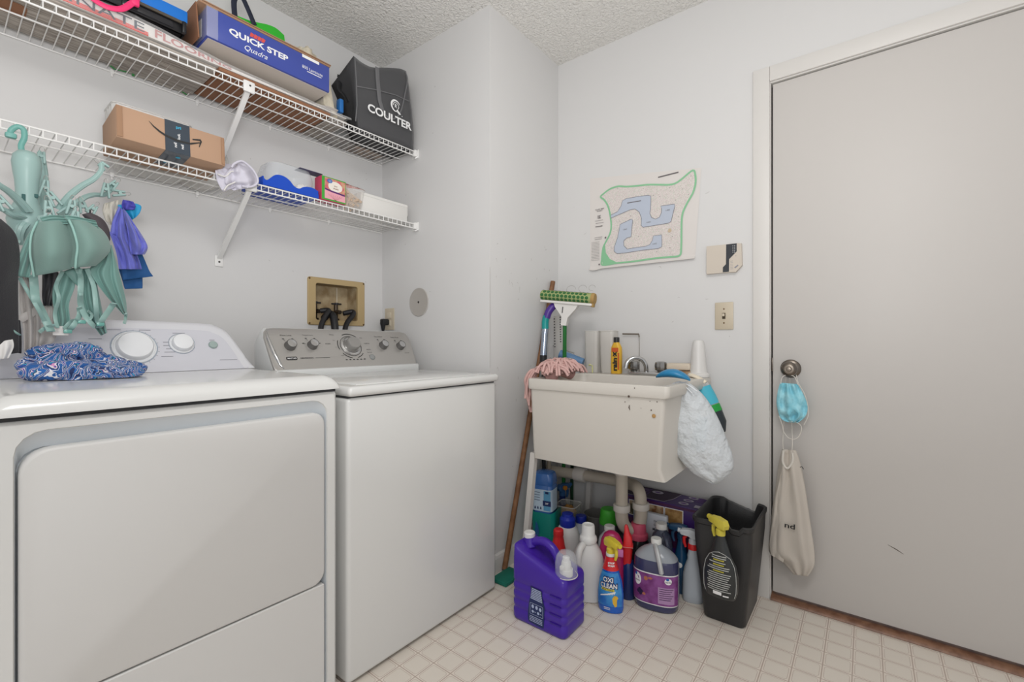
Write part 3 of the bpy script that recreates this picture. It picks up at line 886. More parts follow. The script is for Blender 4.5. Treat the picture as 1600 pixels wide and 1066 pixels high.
b = MB(); b.box((1.135, 1.86, 2.10), (.02, .03, .06), .004); b.build('blue_packet', mat('blue_packet', '#2a6fb5', .4), t, world=True)

for nm, x0, x1, y0, y1, z_, cc in (('glossy pale magazine at the back of the upper shelf, left of the leaflet', 1.155, 1.30, 1.99, 2.092, 0, '#a8a49f'), ('brownish folded leaflet at the back of the upper shelf beside the corner', 1.31, 1.47, 1.995, 2.090, 0, '#9c8a7c')):
    b = MB(); b.box(((x0 + x1) / 2, (y0 + y1) / 2, up(x0) + .006), (x1 - x0, y1 - y0, .006), .001)
    tag(b.build('magazine', mat('paper_' + cc, cc, .5, vary=(40, '#6f6a68', .7))), nm, 'magazine')

# black tote bag with the golf logo
t = thing('tote_bag', 'black fabric tote bag printed COULTER, slouching at the shelf end', 'bag', (1.34, 1.9, up(1.34)))
blkf = mat('black_fabric', '#48484a', 0.85, bump=(420, .25, .002), sheen=.2)
Yf, Yb = 1.808, 1.985
zb = up(1.34) + .001
topF = [at(552, 88, Y=Yf), at(566, 98, Y=Yf), at(581, 105, Y=Yf), at(600, 106, Y=Yf), at(622, 108, Y=Yf), at(634, 112, Y=Yf)]
topF = spline(topF, 4)
nt_ = len(topF)
botF = [Vector((1.195 + (1.512 - 1.195) * i / (nt_ - 1), Yf, zb)) for i in range(nt_)]
b = MB()
def side(yy, top, inset, seed, lead=0.0):
    rows = []
    for j in range(15):
        v = j / 14
        row = []
        for i in range(nt_):
            u = i / (nt_ - 1)
            p = botF[i].lerp(top[i], v)
            p.x += lead * (1 - v) ** .8 * (1 - u)
            p.x += .018 * math.sin(PI * v) * (u - .3) 
            p.y = yy + inset * math.sin(PI * v) * math.sin(PI * u) + .008 * fz((u * 4, v * 4, 0), seed)
            row.append(p)
        rows.append(row)
    return rows
F_ = side(Yf, topF, -.014, 2)
topB = [p + Vector((0, 0, -.02 - .0 * i)) for i, p in enumerate(topF)]
topB[0].z -= .05; topB[1].z -= .045; topB[2].z -= .04; topB[3].z -= .03; topB[4].z -= .02
B_ = side(Yb, topB, .012, 6, .085)
fl_ = [p for r_ in F_ for p in r_]; bl_ = [p for r_ in B_ for p in r_]
fs_ = []
for j in range(14):
    for i in range(nt_ - 1):
        a = j * nt_ + i; fs_.append((a, a + 1, a + nt_ + 1, a + nt_))
b.add(fl_, fs_); b.add(bl_, [tuple(reversed(f)) for f in fs_])
b.build('bag_panel', blkf, t, world=True, sharp=60, solid=.002)
b = MB()
for col_ in (0, nt_ - 1):       # gusset sides, folding inwards
    b.loft([[F_[j][col_], (F_[j][col_] * 2 + B_[j][col_]) / 3 + Vector((.012 * math.sin(PI * j / 14) * (1 if col_ == 0 else -1), 0, 0)), (F_[j][col_] + B_[j][col_] * 2) / 3 + Vector((.01 * math.sin(PI * j / 14) * (1 if col_ == 0 else -1), 0, 0)), B_[j][col_]] for j in range(15)], closed=False)
b.loft([[F_[0][i], B_[0][i]] for i in range(nt_)], closed=False)
b.build('gusset', mat('black_gusset', '#3e3e40', .85), t, world=True, sharp=60, solid=.002)
def onbag(px, py, off=.007):
    p = at(px, py, Y=Yf)
    v = (p.z - zb) / .32; u = (p.x - 1.19) / .32
    p.y = Yf - .014 * math.sin(PI * min(max(v, 0), 1)) * math.sin(PI * min(max(u, 0), 1)) + .008 * fz((u * 4, v * 4, 0), 2) - off
    return p
strap = mat('strap_black', '#6a6a6c', 0.6)
b = MB()
b.tube([onbag(*q) for q in ((588, 106), (588, 125), (589, 145), (590, 160), (594, 175))], .011, 8, flat=.12, up=(0, 1, 0))
b.tube([onbag(*q) for q in [(p.x, p.y) for p in spline([(594, 172), (600, 184), (610, 188), (619, 182), (626, 165), (631, 145), (634, 125), (631, 113)], 5)]], .0035, 8, flat=.3, up=(0, 1, 0))
b.tube([onbag(*q) for q in ((555, 136), (585, 142), (615, 150), (638, 160))], .0025, 6, flat=.4, up=(0, 1, 0))
b.tube([onbag(*q) for q in ((553, 92), (555, 130), (556, 165), (555, 190))], .003, 6, flat=.4, up=(0, 1, 0))
b.build('strap', strap, t, world=True)
b = MB()
b.tube([at(527, 118, Y=1.97), at(535, 121, Y=1.96), at(541, 126, Y=1.95)], .006, 8); b.tube(spline([at(531, 128, Y=1.90), at(530, 140, Y=1.88), at(537, 148, Y=1.87), at(543, 160, Y=1.87)], 4), .012, 8, flat=.3, up=(0, 1, 0))
b.build('rear_handle', mat('strap_deep_black', '#232325', .7), t, world=True)
b = MB()
fT = frame((0, Yf - .0255, 0), (1, 0, 0), (0, 0, 1))
b.text('COULTER', w=.252, h=.038, x=1.352, y=2.112, bold=.03, M=fT)
b.build('bag_lettering', wp, t, world=True, flat=True)
b = MB()
lx, lz = 1.382, 2.178
b.strip([(lx + .026 * math.cos(R(a)), lz + .026 * math.sin(R(a))) for a in range(30, 300, 12)], [.002 + .008 * math.sin(PI * i / 22) for i in range(23)], .001, M=fT)
b.strip([(lx + .016 * math.cos(R(a)), lz + .016 * math.sin(R(a))) for a in range(-40, 200, 15)], .003, .001, M=fT)
b.text('R', h=.017, x=lx, y=lz, z=.001, bold=.02, M=fT)
b.poly([(lx + .008, lz - .012), (lx + .03, lz - .03), (lx + .02, lz - .034), (lx + .0, lz - .024)], .001, M=fT)
b.poly([(lx + .034, lz - .034), (lx + .038, lz - .034), (lx + .038, lz - .038), (lx + .034, lz - .038)], .001, M=fT)
b.build('bag_logo', wp, t, world=True, flat=True)

# ---------------------------------------------------------------- lower shelf
t = shipbox = thing('shipping_box', 'brown smile-printed shipping carton sealed with dark tape on the lower wire shelf', 'box', (.49, 1.932, lo(.49)))
AX0, AX1, AY, AZ0, AZ1 = .346, .638, 1.762, lo(.49), 1.745
b = MB(); b.box(((AX0 + AX1) / 2, AY + .085, (AZ0 + AZ1) / 2), (AX1 - AX0, .17, AZ1 - AZ0), .0025)
b.build('carton_body', mat('kraft_light', '#b08f76', .85, bump=(200, .1, .001)), t, world=True)
b = MB(); b.box((AX0 + .008, AY - .0012, (AZ0 + AZ1) / 2), (.014, .003, AZ1 - AZ0 - .006), .001)
b.build('corner_flap', kraft, t, world=True)
b = MB(); b.box((AX1 - .006, AY - .0012, (AZ0 + AZ1) / 2), (.010, .003, AZ1 - AZ0 - .006), .001)
b.build('corner_flap', kraft, t, world=True)
tp = mat('dark_tape', '#2f3a46', 0.3, coat=.3)
b = MB()
b.box((.500, AY - .0006, (AZ0 + AZ1) / 2), (.068, .0014, AZ1 - AZ0 + .002)); b.box((.500, AY + .06, AZ0 - .0005), (.068, .12, .0014)); b.box((.5, AY + .012, AZ1 + .0003), (.068, .026, .0012))
tape = b.build('tape', tp, t, world=True)
fA_ = frame((0, AY - .0018, 0), (1, 0, 0), (0, 0, 1))
b = MB(); b.text('lock.', h=.008, x=.503, y=1.700, bold=.02, M=fA_, rot=PI / 2); b.text('noll', h=.008, x=.493, y=1.668, M=fA_, rot=PI / 2, bold=.02); b.text('noll', h=.008, x=.512, y=1.668, M=fA_, rot=PI / 2, bold=.02)
b.build('tape_lettering', wp, tape, world=True, flat=True)
b = MB(); b.text('pri', h=.012, x=.503, y=1.728, bold=.03, M=fA_, rot=0); b.lathe([(.007, 0), (.001, .0008)], 10, T(.508, AY + .03, AZ0 - .002)); b.lathe([(.007, 0), (.001, .0008)], 10, T(.49, AY + .09, AZ0 - .002))
b.build('tape_blue_lettering', mat('cyan_print', '#3aa7c9', .5), tape, world=True, flat=True)
b = MB()
sm = [(.425, 1.722), (.437, 1.709), (.452, 1.698), (.467, 1.691), (.50, 1.684), (.535, 1.687), (.562, 1.700)]
sm = [(p[0], p[1]) for p in spline([(x, z) for x, z in sm], 4)] if False else sm
b.strip(sm, [.001, .004, .006, .007, .008, .006, .003], M=fA_)
b.strip([(.541, 1.704), (.565, 1.710), (.566, 1.706), (.560, 1.684)], [.004, .006, .005, .002], M=fA_)
b.strip([(.348, 1.738), (.360, 1.738)], .003, M=fA_)
b.build('smile_print', blk, t, world=True, flat=True)
shipbox.rotation_euler = (R(-5.5), 0, 0)

clearp = mat('clear_plastic', '#eef0f0', 0.12, alpha=0.30)
milky = mat('milky_plastic', '#dedcd8', 0.3, alpha=0.55)
t = thing('ribbed_container', 'clear ribbed plastic tub standing behind the brown carton on the lower shelf', 'container', (.48, 2.02, lo(.48)))
b = MB()
for (x0, x1, z1, k) in ((.375, .60, 1.842, .0),):
    out = []
    base = rrect(x1 - x0, .125, .02, 5, (x0 + x1) / 2, 2.02)
    def ribs(s_): 
        r_ = []
        m_ = 96
        per = [Vector((p[0], p[1])) for p in base]
        L = [0]; 
        for i in range(len(per)): L.append(L[-1] + (per[(i + 1) % len(per)] - per[i]).length)
        for q in range(m_):
            d_ = L[-1] * q / m_
            i = max(k_ for k_ in range(len(per)) if L[k_] <= d_ + 1e-9)
            f_ = (d_ - L[i]) / max(L[i + 1] - L[i], 1e-9)
            p = per[i].lerp(per[(i + 1) % len(per)], f_)
            c_ = Vector(((x0 + x1) / 2, 2.02)); dd = (p - c_)
            k_ = s_ * (1 + .012 * (1 if q % 4 < 2 else -1))
            r_.append(c_ + dd * k_)
        return r_
    for z, s_ in ((lo(.48), .80), (lo(.48) + .01, .82), (1.79, .97), (z1, 1.0)):
        out.append([(p.x, p.y, z) for p in ribs(s_)])
    b.loft(out, True, False)
b.build('tub_wall', milky, t, world=True, sharp=20)
b = MB(); b.tube([(p[0], p[1], 1.842) for p in base], .003, 6, closed=True); b.build('rim', milky, t, world=True)
t = thing('round_container', 'round clear plastic lid standing on edge at the wall, right of the ribbed tub', 'lid', (.65, 2.05, lo(.65)))
b = MB()
Mr = T(.648, 2.078, lo(.65) + .112) @ RX(R(90 + 10))
b.lathe([(.0, .0), (.09, .002), (.105, .006), (.112, .02), (.110, .022), (.103, .008), (.088, .004), (.0, .002)], 48, Mr, False, False)
b.build('lid_disc', milky, t, world=True)

# pale lilac cloth tossed over the lip
lil = mat('lilac_grey_cloth', '#c9c6d2', 0.9, bump=(300, .2, .002))
t = thing('crumpled_undershirt', 'crumpled pale lilac garment draped over the lower shelf lip above the strut', 'garment', (.69, 1.83, lo(.69)))
def drape(Lp, Rp, Y, bulge=.0, folds=(), nu=18, nv=22, m=None, seed=0.0, rough=.0, topY=None):
    """hanging cloth between a left and a right edge given as photo points at depth Y"""
    A = spline([(p[0], p[1], p[2] if len(p) > 2 else 0) for p in Lp], 6); B = spline([(p[0], p[1], p[2] if len(p) > 2 else 0) for p in Rp], 6)
    def smp(C, v):
        f_ = v * (len(C) - 1); i = min(int(f_), len(C) - 2); return C[i].lerp(C[i + 1], f_ - i)
    b = MB()
    def fn(u, v):
        a = smp(A, v); c = smp(B, v); q = a.lerp(c, u)
        y = Y + q.z - bulge * math.sin(PI * u) * (math.sin(PI * min(1, v * 1.0)) * .6 + .4)
        for fq, am, ph in folds: y -= am * math.sin(fq * u * 2 * PI + ph + v * 1.5) * (.3 + .7 * v)
        if rough: y -= rough * fz((u * 5, v * 5, 0), seed)
        return at(q.x, q.y, Y=y)
    b.grid(fn, nu, nv)
    return b
b = drape([(336, 266), (338, 280), (345, 295), (350, 300)], [(352, 262), (362, 272), (368, 285), (368, 292)], 1.800, .004, ((2, .004, 0),), 12, 12, rough=.01, seed=2)
b.build('hanging_fold', lil, t, world=True, solid=.002, sub=1)
b = drape([(360, 262), (352, 272), (352, 288), (365, 298)], [(377, 252), (394, 266), (404, 282), (400, 292)], 1.798, .022, ((1.5, .008, 1), (3, .004, 0)), 18, 16, rough=.02, seed=5)
b.build('body_panel', lil, t, world=True, solid=.002, sub=1)
b = MB(); b.tube([at(*q, Y=1.776) for q in [(p.x, p.y) for p in spline([(362, 262), (366, 256), (378, 252), (392, 262), (401, 275), (402, 286), (392, 292), (378, 291)], 5)]], .004, 8)
b.build('hem', lil, t, world=True)
blob((.69, 1.86, lo(.69) + .026), (.055, .05, .032), 12, .35).build('bundle', lil, t, world=True, sharp=60)
b = MB(); b.tube([at(*q, Y=1.788) for q in [(p.x, p.y) for p in spline([(340, 272), (352, 276), (362, 268), (372, 274), (368, 284), (356, 290), (350, 298)], 5)]], .0045, 8, flat=.6)
b.build('drawstring', mat('white_cotton', '#dcdad8', .8), t, world=True)

# royal blue drying rack with a clear tub
t = thing('sink_rack', 'royal blue plastic rack with a dipped front on the lower shelf', 'rack', (.9, 1.9, lo(.9)))
ryb = mat('royal_blue', '#1348b8', 0.35)
z0 = lo(.9)
prof = spline([(.785, .030), (.80, .022), (.83, .050), (.86, .055), (.885, .045), (.905, .026), (.925, .022), (.945, .034), (.975, .040), (1.0, .034), (1.008, .016)], 5)
b = MB()
b.loft([[(p.x, 1.812, z0 + .001), (p.x, 1.812, z0 + max(p.y, .004)), (p.x, 1.817, z0 + max(p.y, .004)), (p.x, 1.817, z0 + .001)] for p in prof])
b.build('front_wall', ryb, t, world=True)
b = MB()
b.loft([[(p.x, 2.0, z0 + .001), (p.x, 2.0, z0 + .045), (p.x, 2.005, z0 + .045), (p.x, 2.005, z0 + .001)] for p in prof[::5]])
b.box((.787, 1.91, z0 + .018), (.005, .19, .034), .001); b.box((1.006, 1.91, z0 + .018), (.005, .19, .034), .001)
b.build('rear_wall', ryb, t, world=True)
b = MB(); b.box((.897, 1.908, z0 + .003), (.215, .19, .004))
b.build('base', ryb, t, world=True)
t = thing('clear_tub', 'clear rounded plastic tub lying inside the royal blue rack', 'container', (.92, 1.93, lo(.9) + .006))
b = MB()
b.loft([[(.920 + x * k, 1.915 + y * k, z0 + .0065 + h_) for x, y in rrect(.195, .15, .045, 6)] for k, h_ in ((.93, 0), (.97, .03), (.98, .08), (.88, .112), (.6, .122))], False, True)
b.build('tub_shell', mat('clear_tub_plastic', '#e6ebee', .12, alpha=.34), t, world=True)
b = MB(); b.tube([(.920 + x * 1.0, 1.915 + y * 1.0, z0 + .038) for x, y in rrect(.195, .15, .045, 6)], .0025, 6, closed=True)
b.build('tub_rim', milky, t, world=True)
b = MB(); b.box((.99, 1.86, z0 + .118), (.10, .05, .002), .0008, M=T(0, 0, 0))
tag(b.build('fabric_swatch', mat('dusky_violet', '#55546c', .6)), 'dusky violet card resting on the clear tub', 'card')
b = blob((.955, 1.848, z0 + .028), (.03, .022, .026), 15, .3)
tag(b.build('white_rag', mat('white_cotton', '#dcdad8', .8), sharp=60), 'white rag tucked in the dip of the royal blue rack', 'rag')

# dryer sheet box
t = thing('dryer_sheet_box', 'pink and green Great Value dryer sheet box on the lower shelf', 'box', (1.07, 1.83, lo(1.07)))
DX, DYb = 1.016, 1.803
zs0 = lo(1.07) + .001; zs1 = zs0 + .100
b = MB(); b.box((1.072, DYb + .028, (zs0 + zs1) / 2), (.112, .056, zs1 - zs0), .0015)
b.build('carton_body', mat('carton_magenta', '#c2405f', .5), t, world=True)
fS = frame((0, DYb - .0006, 0), (1, 0, 0), (0, 0, 1))
b = MB(); b.poly([(1.0165, zs0 + .001), (1.1275, zs0 + .001), (1.1275, zs1 - .001), (1.0165, zs1 - .001)], 0, M=fS)
b.build('green_border', mat('leaf_green', '#3f9e3a', .5), t, world=True, flat=True)
b = MB(); b.poly([(1.029, zs0 + .007), (1.125, zs0 + .007), (1.125, zs0 + .034), (1.029, zs0 + .045)], .0004, M=fS)
b.build('pink_panel', mat('petal_pink', '#e2a0ad', .5), t, world=True, flat=True)
b = MB(); b.poly([(1.029, zs0 + .045), (1.125, zs0 + .034), (1.125, zs1 - .006), (1.029, zs1 - .004)], .0004, M=fS)
b.build('floral_panel', mat('floral_print', '#c79c7c', .5, vary=(90, '#c75a6c', 1.0)), t, world=True, flat=True)
b = MB(); b.poly([(1.078 + .033 * math.cos(R(a)), zs0 + .064 + .022 * math.sin(R(a))) for a in range(0, 360, 12)], .0008, M=fS)
b.build('white_oval', mat('off_white_print', '#e6dfd6', .5), t, world=True, flat=True)
b = MB(); b.strip([(1.03, zs0 + .047), (1.06, zs0 + .042), (1.09, zs0 + .040), (1.123, zs0 + .037)], .007, .0009, M=fS)
b.build('berry_stripe', mat('berry_print', '#5b2a6b', .5), t, world=True, flat=True)
b = MB(); b.poly([(1.052 + .012 * math.cos(R(a)), zs0 + .084 + .009 * math.sin(R(a))) for a in range(0, 360, 20)], .0012, M=fS)
sp_ = b.build('blue_spark', mat('brand_blue', '#2561ae', .5), t, world=True, flat=True)
b = MB(); b.text('Great', h=.004, x=1.052, y=zs0 + .0865, z=.0016, M=fS); b.text('Value', h=.004, x=1.052, y=zs0 + .081, z=.0016, M=fS)
b.build('spark_lettering', wp, sp_, world=True, flat=True)
b = MB(); b.text('dryer', h=.007, x=1.080, y=zs0 + .067, z=.0012, bold=.02, M=fS); b.text('sheets', h=.007, x=1.080, y=zs0 + .057, z=.0012, bold=.02, M=fS)
for i in range(7): b.strip([(1.078, zs0 + .006), (1.045 + i * .011, zs0 + .028)], .0008, .0008, M=fS)
b.build('oval_lettering', mat('brown_print', '#8b5a4a', .5), t, world=True, flat=True)

# bag of wooden clothes pins
t = thing('peg_bag', 'open clear bag of wooden clothes pegs with a red printed header', 'bag', (1.19, 1.85, lo(1.19)))
b = MB()
rr = random.Random(9)
pegw = mat('peg_wood', '#cdb7a1', 0.7)
zz = lo(1.19)
for i in range(22):
    c_ = Vector((1.165 + rr.uniform(-.022, .03), 1.835 + rr.uniform(-.012, .02), zz + .012 + rr.uniform(0, .055)))
    a = rr.uniform(0, PI); e = rr.uniform(-.9, .9)
    Mp = Matrix.Translation(c_) @ RZ(a) @ RY(e)
    b = MB(); b.box((0, 0, .0025), (.062, .009, .004), .001, 1, M=Mp); b.box((0, 0, -.0025), (.062, .009, .004), .001, 1, M=Mp)
    pg = b.build('clothes_peg', pegw)
    tag(pg, 'pale wooden clothes peg loose inside the clear peg bag', 'clothes peg', 'wooden pegs in the clear bag')
b = MB()
b.loft([[(1.180 + x * k + dx, 1.845 + y * k2, zz + .001 + h_) for x, y in [(p[0] * (1 + .08 * math.sin(i * 1.7)), p[1] * (1 + .08 * math.cos(i * 2.1))) for i, p in enumerate(rrect(.095, .062, .02, 4))]] for k, k2, h_, dx in ((.9, .8, 0, 0), (1.05, 1, .02, 0), (1.05, 1, .05, .003), (1.1, .9, .075, .006), (1.2, .55, .098, .012))], True, False)
b.build('clear_pouch', mat('peg_bag_film', '#efe9e4', .15, alpha=.28), t, world=True)
b = MB(); b.loft([[(1.135, 1.85, zz + .09), (1.20, 1.838, zz + .098), (1.245, 1.832, zz + .100)], [(1.135, 1.856, zz + .118), (1.18, 1.85, zz + .112), (1.235, 1.84, zz + .105)]], closed=False)
b.build('header_card', mat('card_red_white', '#cdb9b4', .6, vary=(60, '#a84a44', 1.0)), t, world=True, solid=.001)

b = MB()
b.box((1.360, 1.885, lo(1.36) + .046), (.268, .10, .090), .003, M=None)
t = thing('white_box', 'plain long white box at the far end of the lower shelf', 'box', (1.36, 1.885, lo(1.36)))
b.build('box_body', mat('plain_white_card', '#dcdad6', .6), t, world=True)
b = MB(); b.box((1.360, 1.8345, lo(1.36) + .083), (.266, .002, .012)); b.box((1.4955, 1.885, lo(1.36) + .06), (.002, .098, .05))
b.build('lid_flap', mat('plain_white_card', '#dcdad6', .6), t, world=True)
# ---------------------------------------------------------------- things fixed to the walls
ivory = mat('ivory_plastic', '#c3b7a2', 0.4)
t = thing('laundry_outlet_box', 'tan plastic laundry valve box recessed in the wall above the washer console', 'valve box', (1.27, YA, 1.14))
b = MB()
fr_o = rrect(.312, .232, .012, 5, 1.2700, 1.2440)
fr_i = rrect(OX1 - OX0 - .006, OZ1 - OZ0 - .006, .010, 5, (OX0 + OX1) / 2, (OZ0 + OZ1) / 2)
lp = lambda L, y: [(p[0], y, p[1]) for p in L]
fr_o2 = rrect(.306, .226, .010, 5, 1.2700, 1.2440)
b.loft([lp(fr_o, YA), lp(fr_o, YA - .005), lp(fr_o2, YA - .008), lp(fr_i, YA - .008), lp(fr_i, YA + .004)], False, False)
tan = mat('tan_plastic', '#b39c72', 0.45)
b.build('face_frame', tan, t, world=True)
b = MB()
b.loft([lp(fr_i, YA + .004), lp(fr_i, YA + .088), ], False, True)
b.build('recess', mat('stained_beige', '#b3a283', .7, vary=(18, '#917a58', .9)), t, world=True)
b = MB(); b.box((1.318, YA + .084, 1.243), (.006, .006, .17)); b.build('divider_ridge', mat('pale_ridge', '#c9bda6', .6), t, world=True)
for x, z in ((1.122, 1.352), (1.418, 1.352), (1.122, 1.136), (1.418, 1.136)):
    b = MB(); b.lathe([(.005, 0), (.004, .0015), (.001, .002)], 10, frame((x, YA - .008, z), (1, 0, 0), (0, 0, 1))); b.build('screw', mat('rust_screw', '#6b5334', .5, metal=.5), t, world=True)
rub = mat('black_rubber', '#1d1d1f', 0.45)
brz = mat('dark_bronze', '#4c4238', .4, metal=.7)
for x, nm in ((1.178, 'dark handled hot water valve, left of the two inside the wall box'), (1.290, 'dark handled cold water valve, right of the two inside the wall box')):
    v = thing('water_valve', nm, 'valve', (x, YA + .04, 1.17), group=None)
    b = MB(); b.cyl((x, YA + .045, 1.160), (x, YA + .045, 1.235), .010, n=14); b.cyl((x, YA + .045, 1.20), (x, YA + .005, 1.196), .010, n=14)
    b.cyl((x, YA + .045, 1.152), (x, YA + .045, 1.165), .017, n=14)
    b.build('valve_body', brz, v, world=True)
    b = MB(); b.box((x, YA + .04, 1.240), (.052, .016, .008), .003); b.cyl((x, YA + .04, 1.236), (x, YA + .04, 1.246), .010, n=14)
    b.build('valve_handle', mat('black_handle', '#232021', .5), v, world=True)
for nm, pts, r in (('black fill hose curving down from the left wall valve', [(1.178, 2.100, 1.197), (1.205, 2.078, 1.200), (1.190, 2.066, 1.180), (1.155, 2.050, 1.130), (1.135, 2.025, 1.07), (1.125, 2.0, .98)], .0125),
                   ('black fill hose curving down from the right wall valve', [(1.300, 2.100, 1.190), (1.342, 2.085, 1.200), (1.335, 2.070, 1.182), (1.290, 2.050, 1.140), (1.262, 2.025, 1.09), (1.25, 2.0, .98)], .0125),
                   ('thick ribbed black drain hose between the two fill hoses', [(1.225, 2.150, 1.165), (1.222, 2.110, 1.182), (1.222, 2.070, 1.178), (1.218, 2.045, 1.14), (1.212, 2.025, 1.08), (1.21, 2.0, .98)], .0175)):
    hb = MB(); hb.tube(spline(pts, 8), r, 14)
    tag(hb.build('water_hose' if r < .015 else 'drain_hose', rub), nm, 'hose')

# wall outlet with a black plug, round cover plate
t = thing('wall_outlet', 'ivory wall outlet with a black plug, on the return wall behind the washer', 'outlet', (XB, 2.037, 1.11))
b = MB(); b.box((XB - .003, 2.037, 1.168), (.006, .078, .118), .003); b.build('cover_plate', ivory, t, world=True)
b = MB(); b.box((XB - .007, 2.037, 1.188), (.004, .034, .030), .004); b.box((XB - .007, 2.037, 1.146), (.004, .034, .030), .004); b.build('receptacle', mat('ivory_light', '#cdc2ae', .4), t, world=True)
t = thing('power_plug', 'black appliance plug and cord in the ivory wall outlet', 'plug', (XB - .02, 2.04, 1.15))
b = MB(); b.box((XB - .030, 2.045, 1.152), (.045, .030, .034), .008); b.lathe([(.014, 0), (.008, .03), (.006, .035)], 12, T(XB - .040, 2.045, 1.138) @ RX(PI)); b.build('plug_body', rub, t, world=True)
b = MB(); b.tube(spline([(XB - .040, 2.045, 1.12), (XB - .042, 2.045, 1.06), (XB - .06, 2.04, .98)], 5), .0045, 8); b.build('cord', rub, t, world=True)
t = thing('round_cover_plate', 'round grey metal cover plate screwed to the return wall', 'cover plate', (XB, 1.80, 1.245))
Mc = frame((XB, 1.800, 1.248), (0, -1, 0), (0, 0, 1))
b = MB(); b.lathe([(.073, 0), (.073, .003), (.070, .005), (.066, .004), (.0, .0045)], 48, Mc, True, False); b.build('plate', mat('cover_grey', '#bcb8b3', .35, metal=.25), t, world=True)
b = MB(); b.lathe([(.006, .004), (.005, .0065), (.002, .007)], 12, Mc); b.build('screw', mat('screw_grey', '#55524f', .4, metal=.6), t, world=True)

# ---- street map pinned to the right wall
fM = frame((XD - .002, 0, 0), (0, -1, 0), (0, 0, 1))
def mp_(px, py):
    p = at(px, py, X=XD); return (-p.y, p.z)
def Mz(L, ox=900, oy=240, k=5.33): return [mp_(ox + x / k, oy + y / k) for x, y in L]
t = thing('street_map', 'printed neighbourhood plan with green border and blue lakes taped to the wall above the utility sink', 'map', (XD, .86, 1.6))
t['label'] = 'printed neighbourhood plan with green border and blue lakes, taped to the right wall'
b = MB()
TL, TR, BR, BL = Mz([(118, 210)])[0], Mz([(1045, 118)])[0], Mz([(992, 878)])[0], Mz([(118, 972)])[0]
def sheet(u, v):
    x = (TL[0] * (1 - u) + TR[0] * u) * (1 - v) + (BL[0] * (1 - u) + BR[0] * u) * v
    z = (TL[1] * (1 - u) + TR[1] * u) * (1 - v) + (BL[1] * (1 - u) + BR[1] * u) * v
    if v > .9 and u < .12: z -= .006 * math.sin(PI * u / .12) * (v - .9) * 10
    lift = .012 * max(0, (v - .972)) / .028
    return (XD - .0015 - lift, -x, z)
b.grid(sheet, 24, 60)
b.build('paper', mat('map_paper', '#d5d0cc', .7), t, world=True)
gsp = mat('map_lots', '#d6d0cb', .7)
t_ = NT(gsp)
n1 = t_.noise(520, 2); n2 = t_.noise(180, 2)
cc = t_.mix(t_.m('GREATER_THAN', n1, .56), '#d8d1cd', '#bdadab')
t_.nt.links.new(t_.mix(t_.m('MULTIPLY', t_.m('GREATER_THAN', n2, .58), .4), cc, '#b5c4b0'), t_.b.inputs['Base Color'])
border = Mz([(207, 362), (240, 330), (290, 295), (355, 275), (420, 278), (500, 272), (600, 262), (700, 262), (780, 262), (840, 245), (900, 200), (975, 142), (995, 180), (997, 250), (975, 330), (930, 410), (893, 490), (882, 560), (880, 660), (878, 780), (865, 850), (780, 862), (640, 876), (480, 900), (350, 912), (225, 930), (218, 880), (228, 790), (250, 740), (285, 670), (296, 600), (285, 500), (265, 430), (235, 385)])
bsp = [(p.x, p.y) for p in spline(border, 4, True)]
b = MB(); b.poly(bsp, .0012, M=fM); b.build('lots', gsp, t, world=True, flat=True)
grm = mat('map_green', '#86bd94', .7)
b = MB(); b.strip(bsp, .0085, .0020, True, M=fM)
b.poly(Mz([(225, 928), (345, 908), (285, 880), (252, 830), (243, 760), (228, 800), (218, 870)]), .0018, M=fM)
b.build('green_border', grm, t, world=True, flat=True)
lake = mat('map_blue', '#b4bcca', .7); lakeo = mat('map_outline', '#7f7f86', .7)
L1 = [(293, 515), (350, 485), (378, 440), (390, 395), (420, 378), (520, 360), (600, 350), (626, 355), (626, 400), (624, 465), (618, 500), (632, 535), (665, 548), (698, 532), (714, 495), (716, 462), (708, 440), (760, 432), (822, 423), (826, 440), (808, 510), (795, 568), (770, 582), (660, 600), (560, 616), (546, 600), (548, 540), (530, 490), (495, 464), (455, 470), (390, 498), (293, 540)]
L2 = [(370, 592), (465, 547), (476, 560), (465, 640), (462, 695), (425, 705), (400, 730), (402, 770), (430, 797), (500, 785), (580, 775), (618, 760), (640, 722), (646, 688), (716, 678), (718, 740), (716, 778), (690, 792), (560, 806), (420, 828), (345, 835), (320, 815), (322, 780), (350, 700), (362, 640)]
for L in (L1, L2):
    Q = Mz(L)
    b = MB(); b.poly(Q, .0026, M=fM); lk = b.build('lake', lake, t, world=True, flat=True)
    b = MB(); b.strip(Q, .0024, .0030, True, M=fM); b.build('lake_outline', lakeo, lk, world=True, flat=True)
b = MB()
def mtext(s, x, y, h, rot=0.0, w=None, bold=0.0):
    q = Mz([(x, y)])[0]; b.text(s, w=w, h=h, x=q[0], y=q[1], z=.0034, M=fM, rot=rot, bold=bold)
mtext('PINES HOLLYWOOD BOULEVARD', 560, 917, .006, w=.135, bold=.02)
mtext('LAKE', 608, 573, .006); mtext('LAKE', 768, 473, .006); mtext('LAKE', 412, 633, .006); mtext('LAKE', 658, 753, .006)
mtext('PHASE II', 200, 480, .006, bold=.02); mtext('COURT MAP', 200, 466, .006, w=.05, bold=.02)
q = Mz([(197, 530)])[0]; b.box((0, 0, 0), (0.0001, 0.0001, .0001), M=fM @ T(q[0], q[1], .0032))
b.poly([(q[0] - .008, q[1] - .009), (q[0] - .003, q[1] - .009), (q[0] - .003, q[1] + .009), (q[0] - .008, q[1] + .009)], .0034, M=fM)
b.poly([(q[0], q[1] - .009), (q[0] + .009, q[1] - .007), (q[0] + .003, q[1] + .0), (q[0] + .009, q[1] + .009), (q[0], q[1] + .007)], .0034, M=fM)
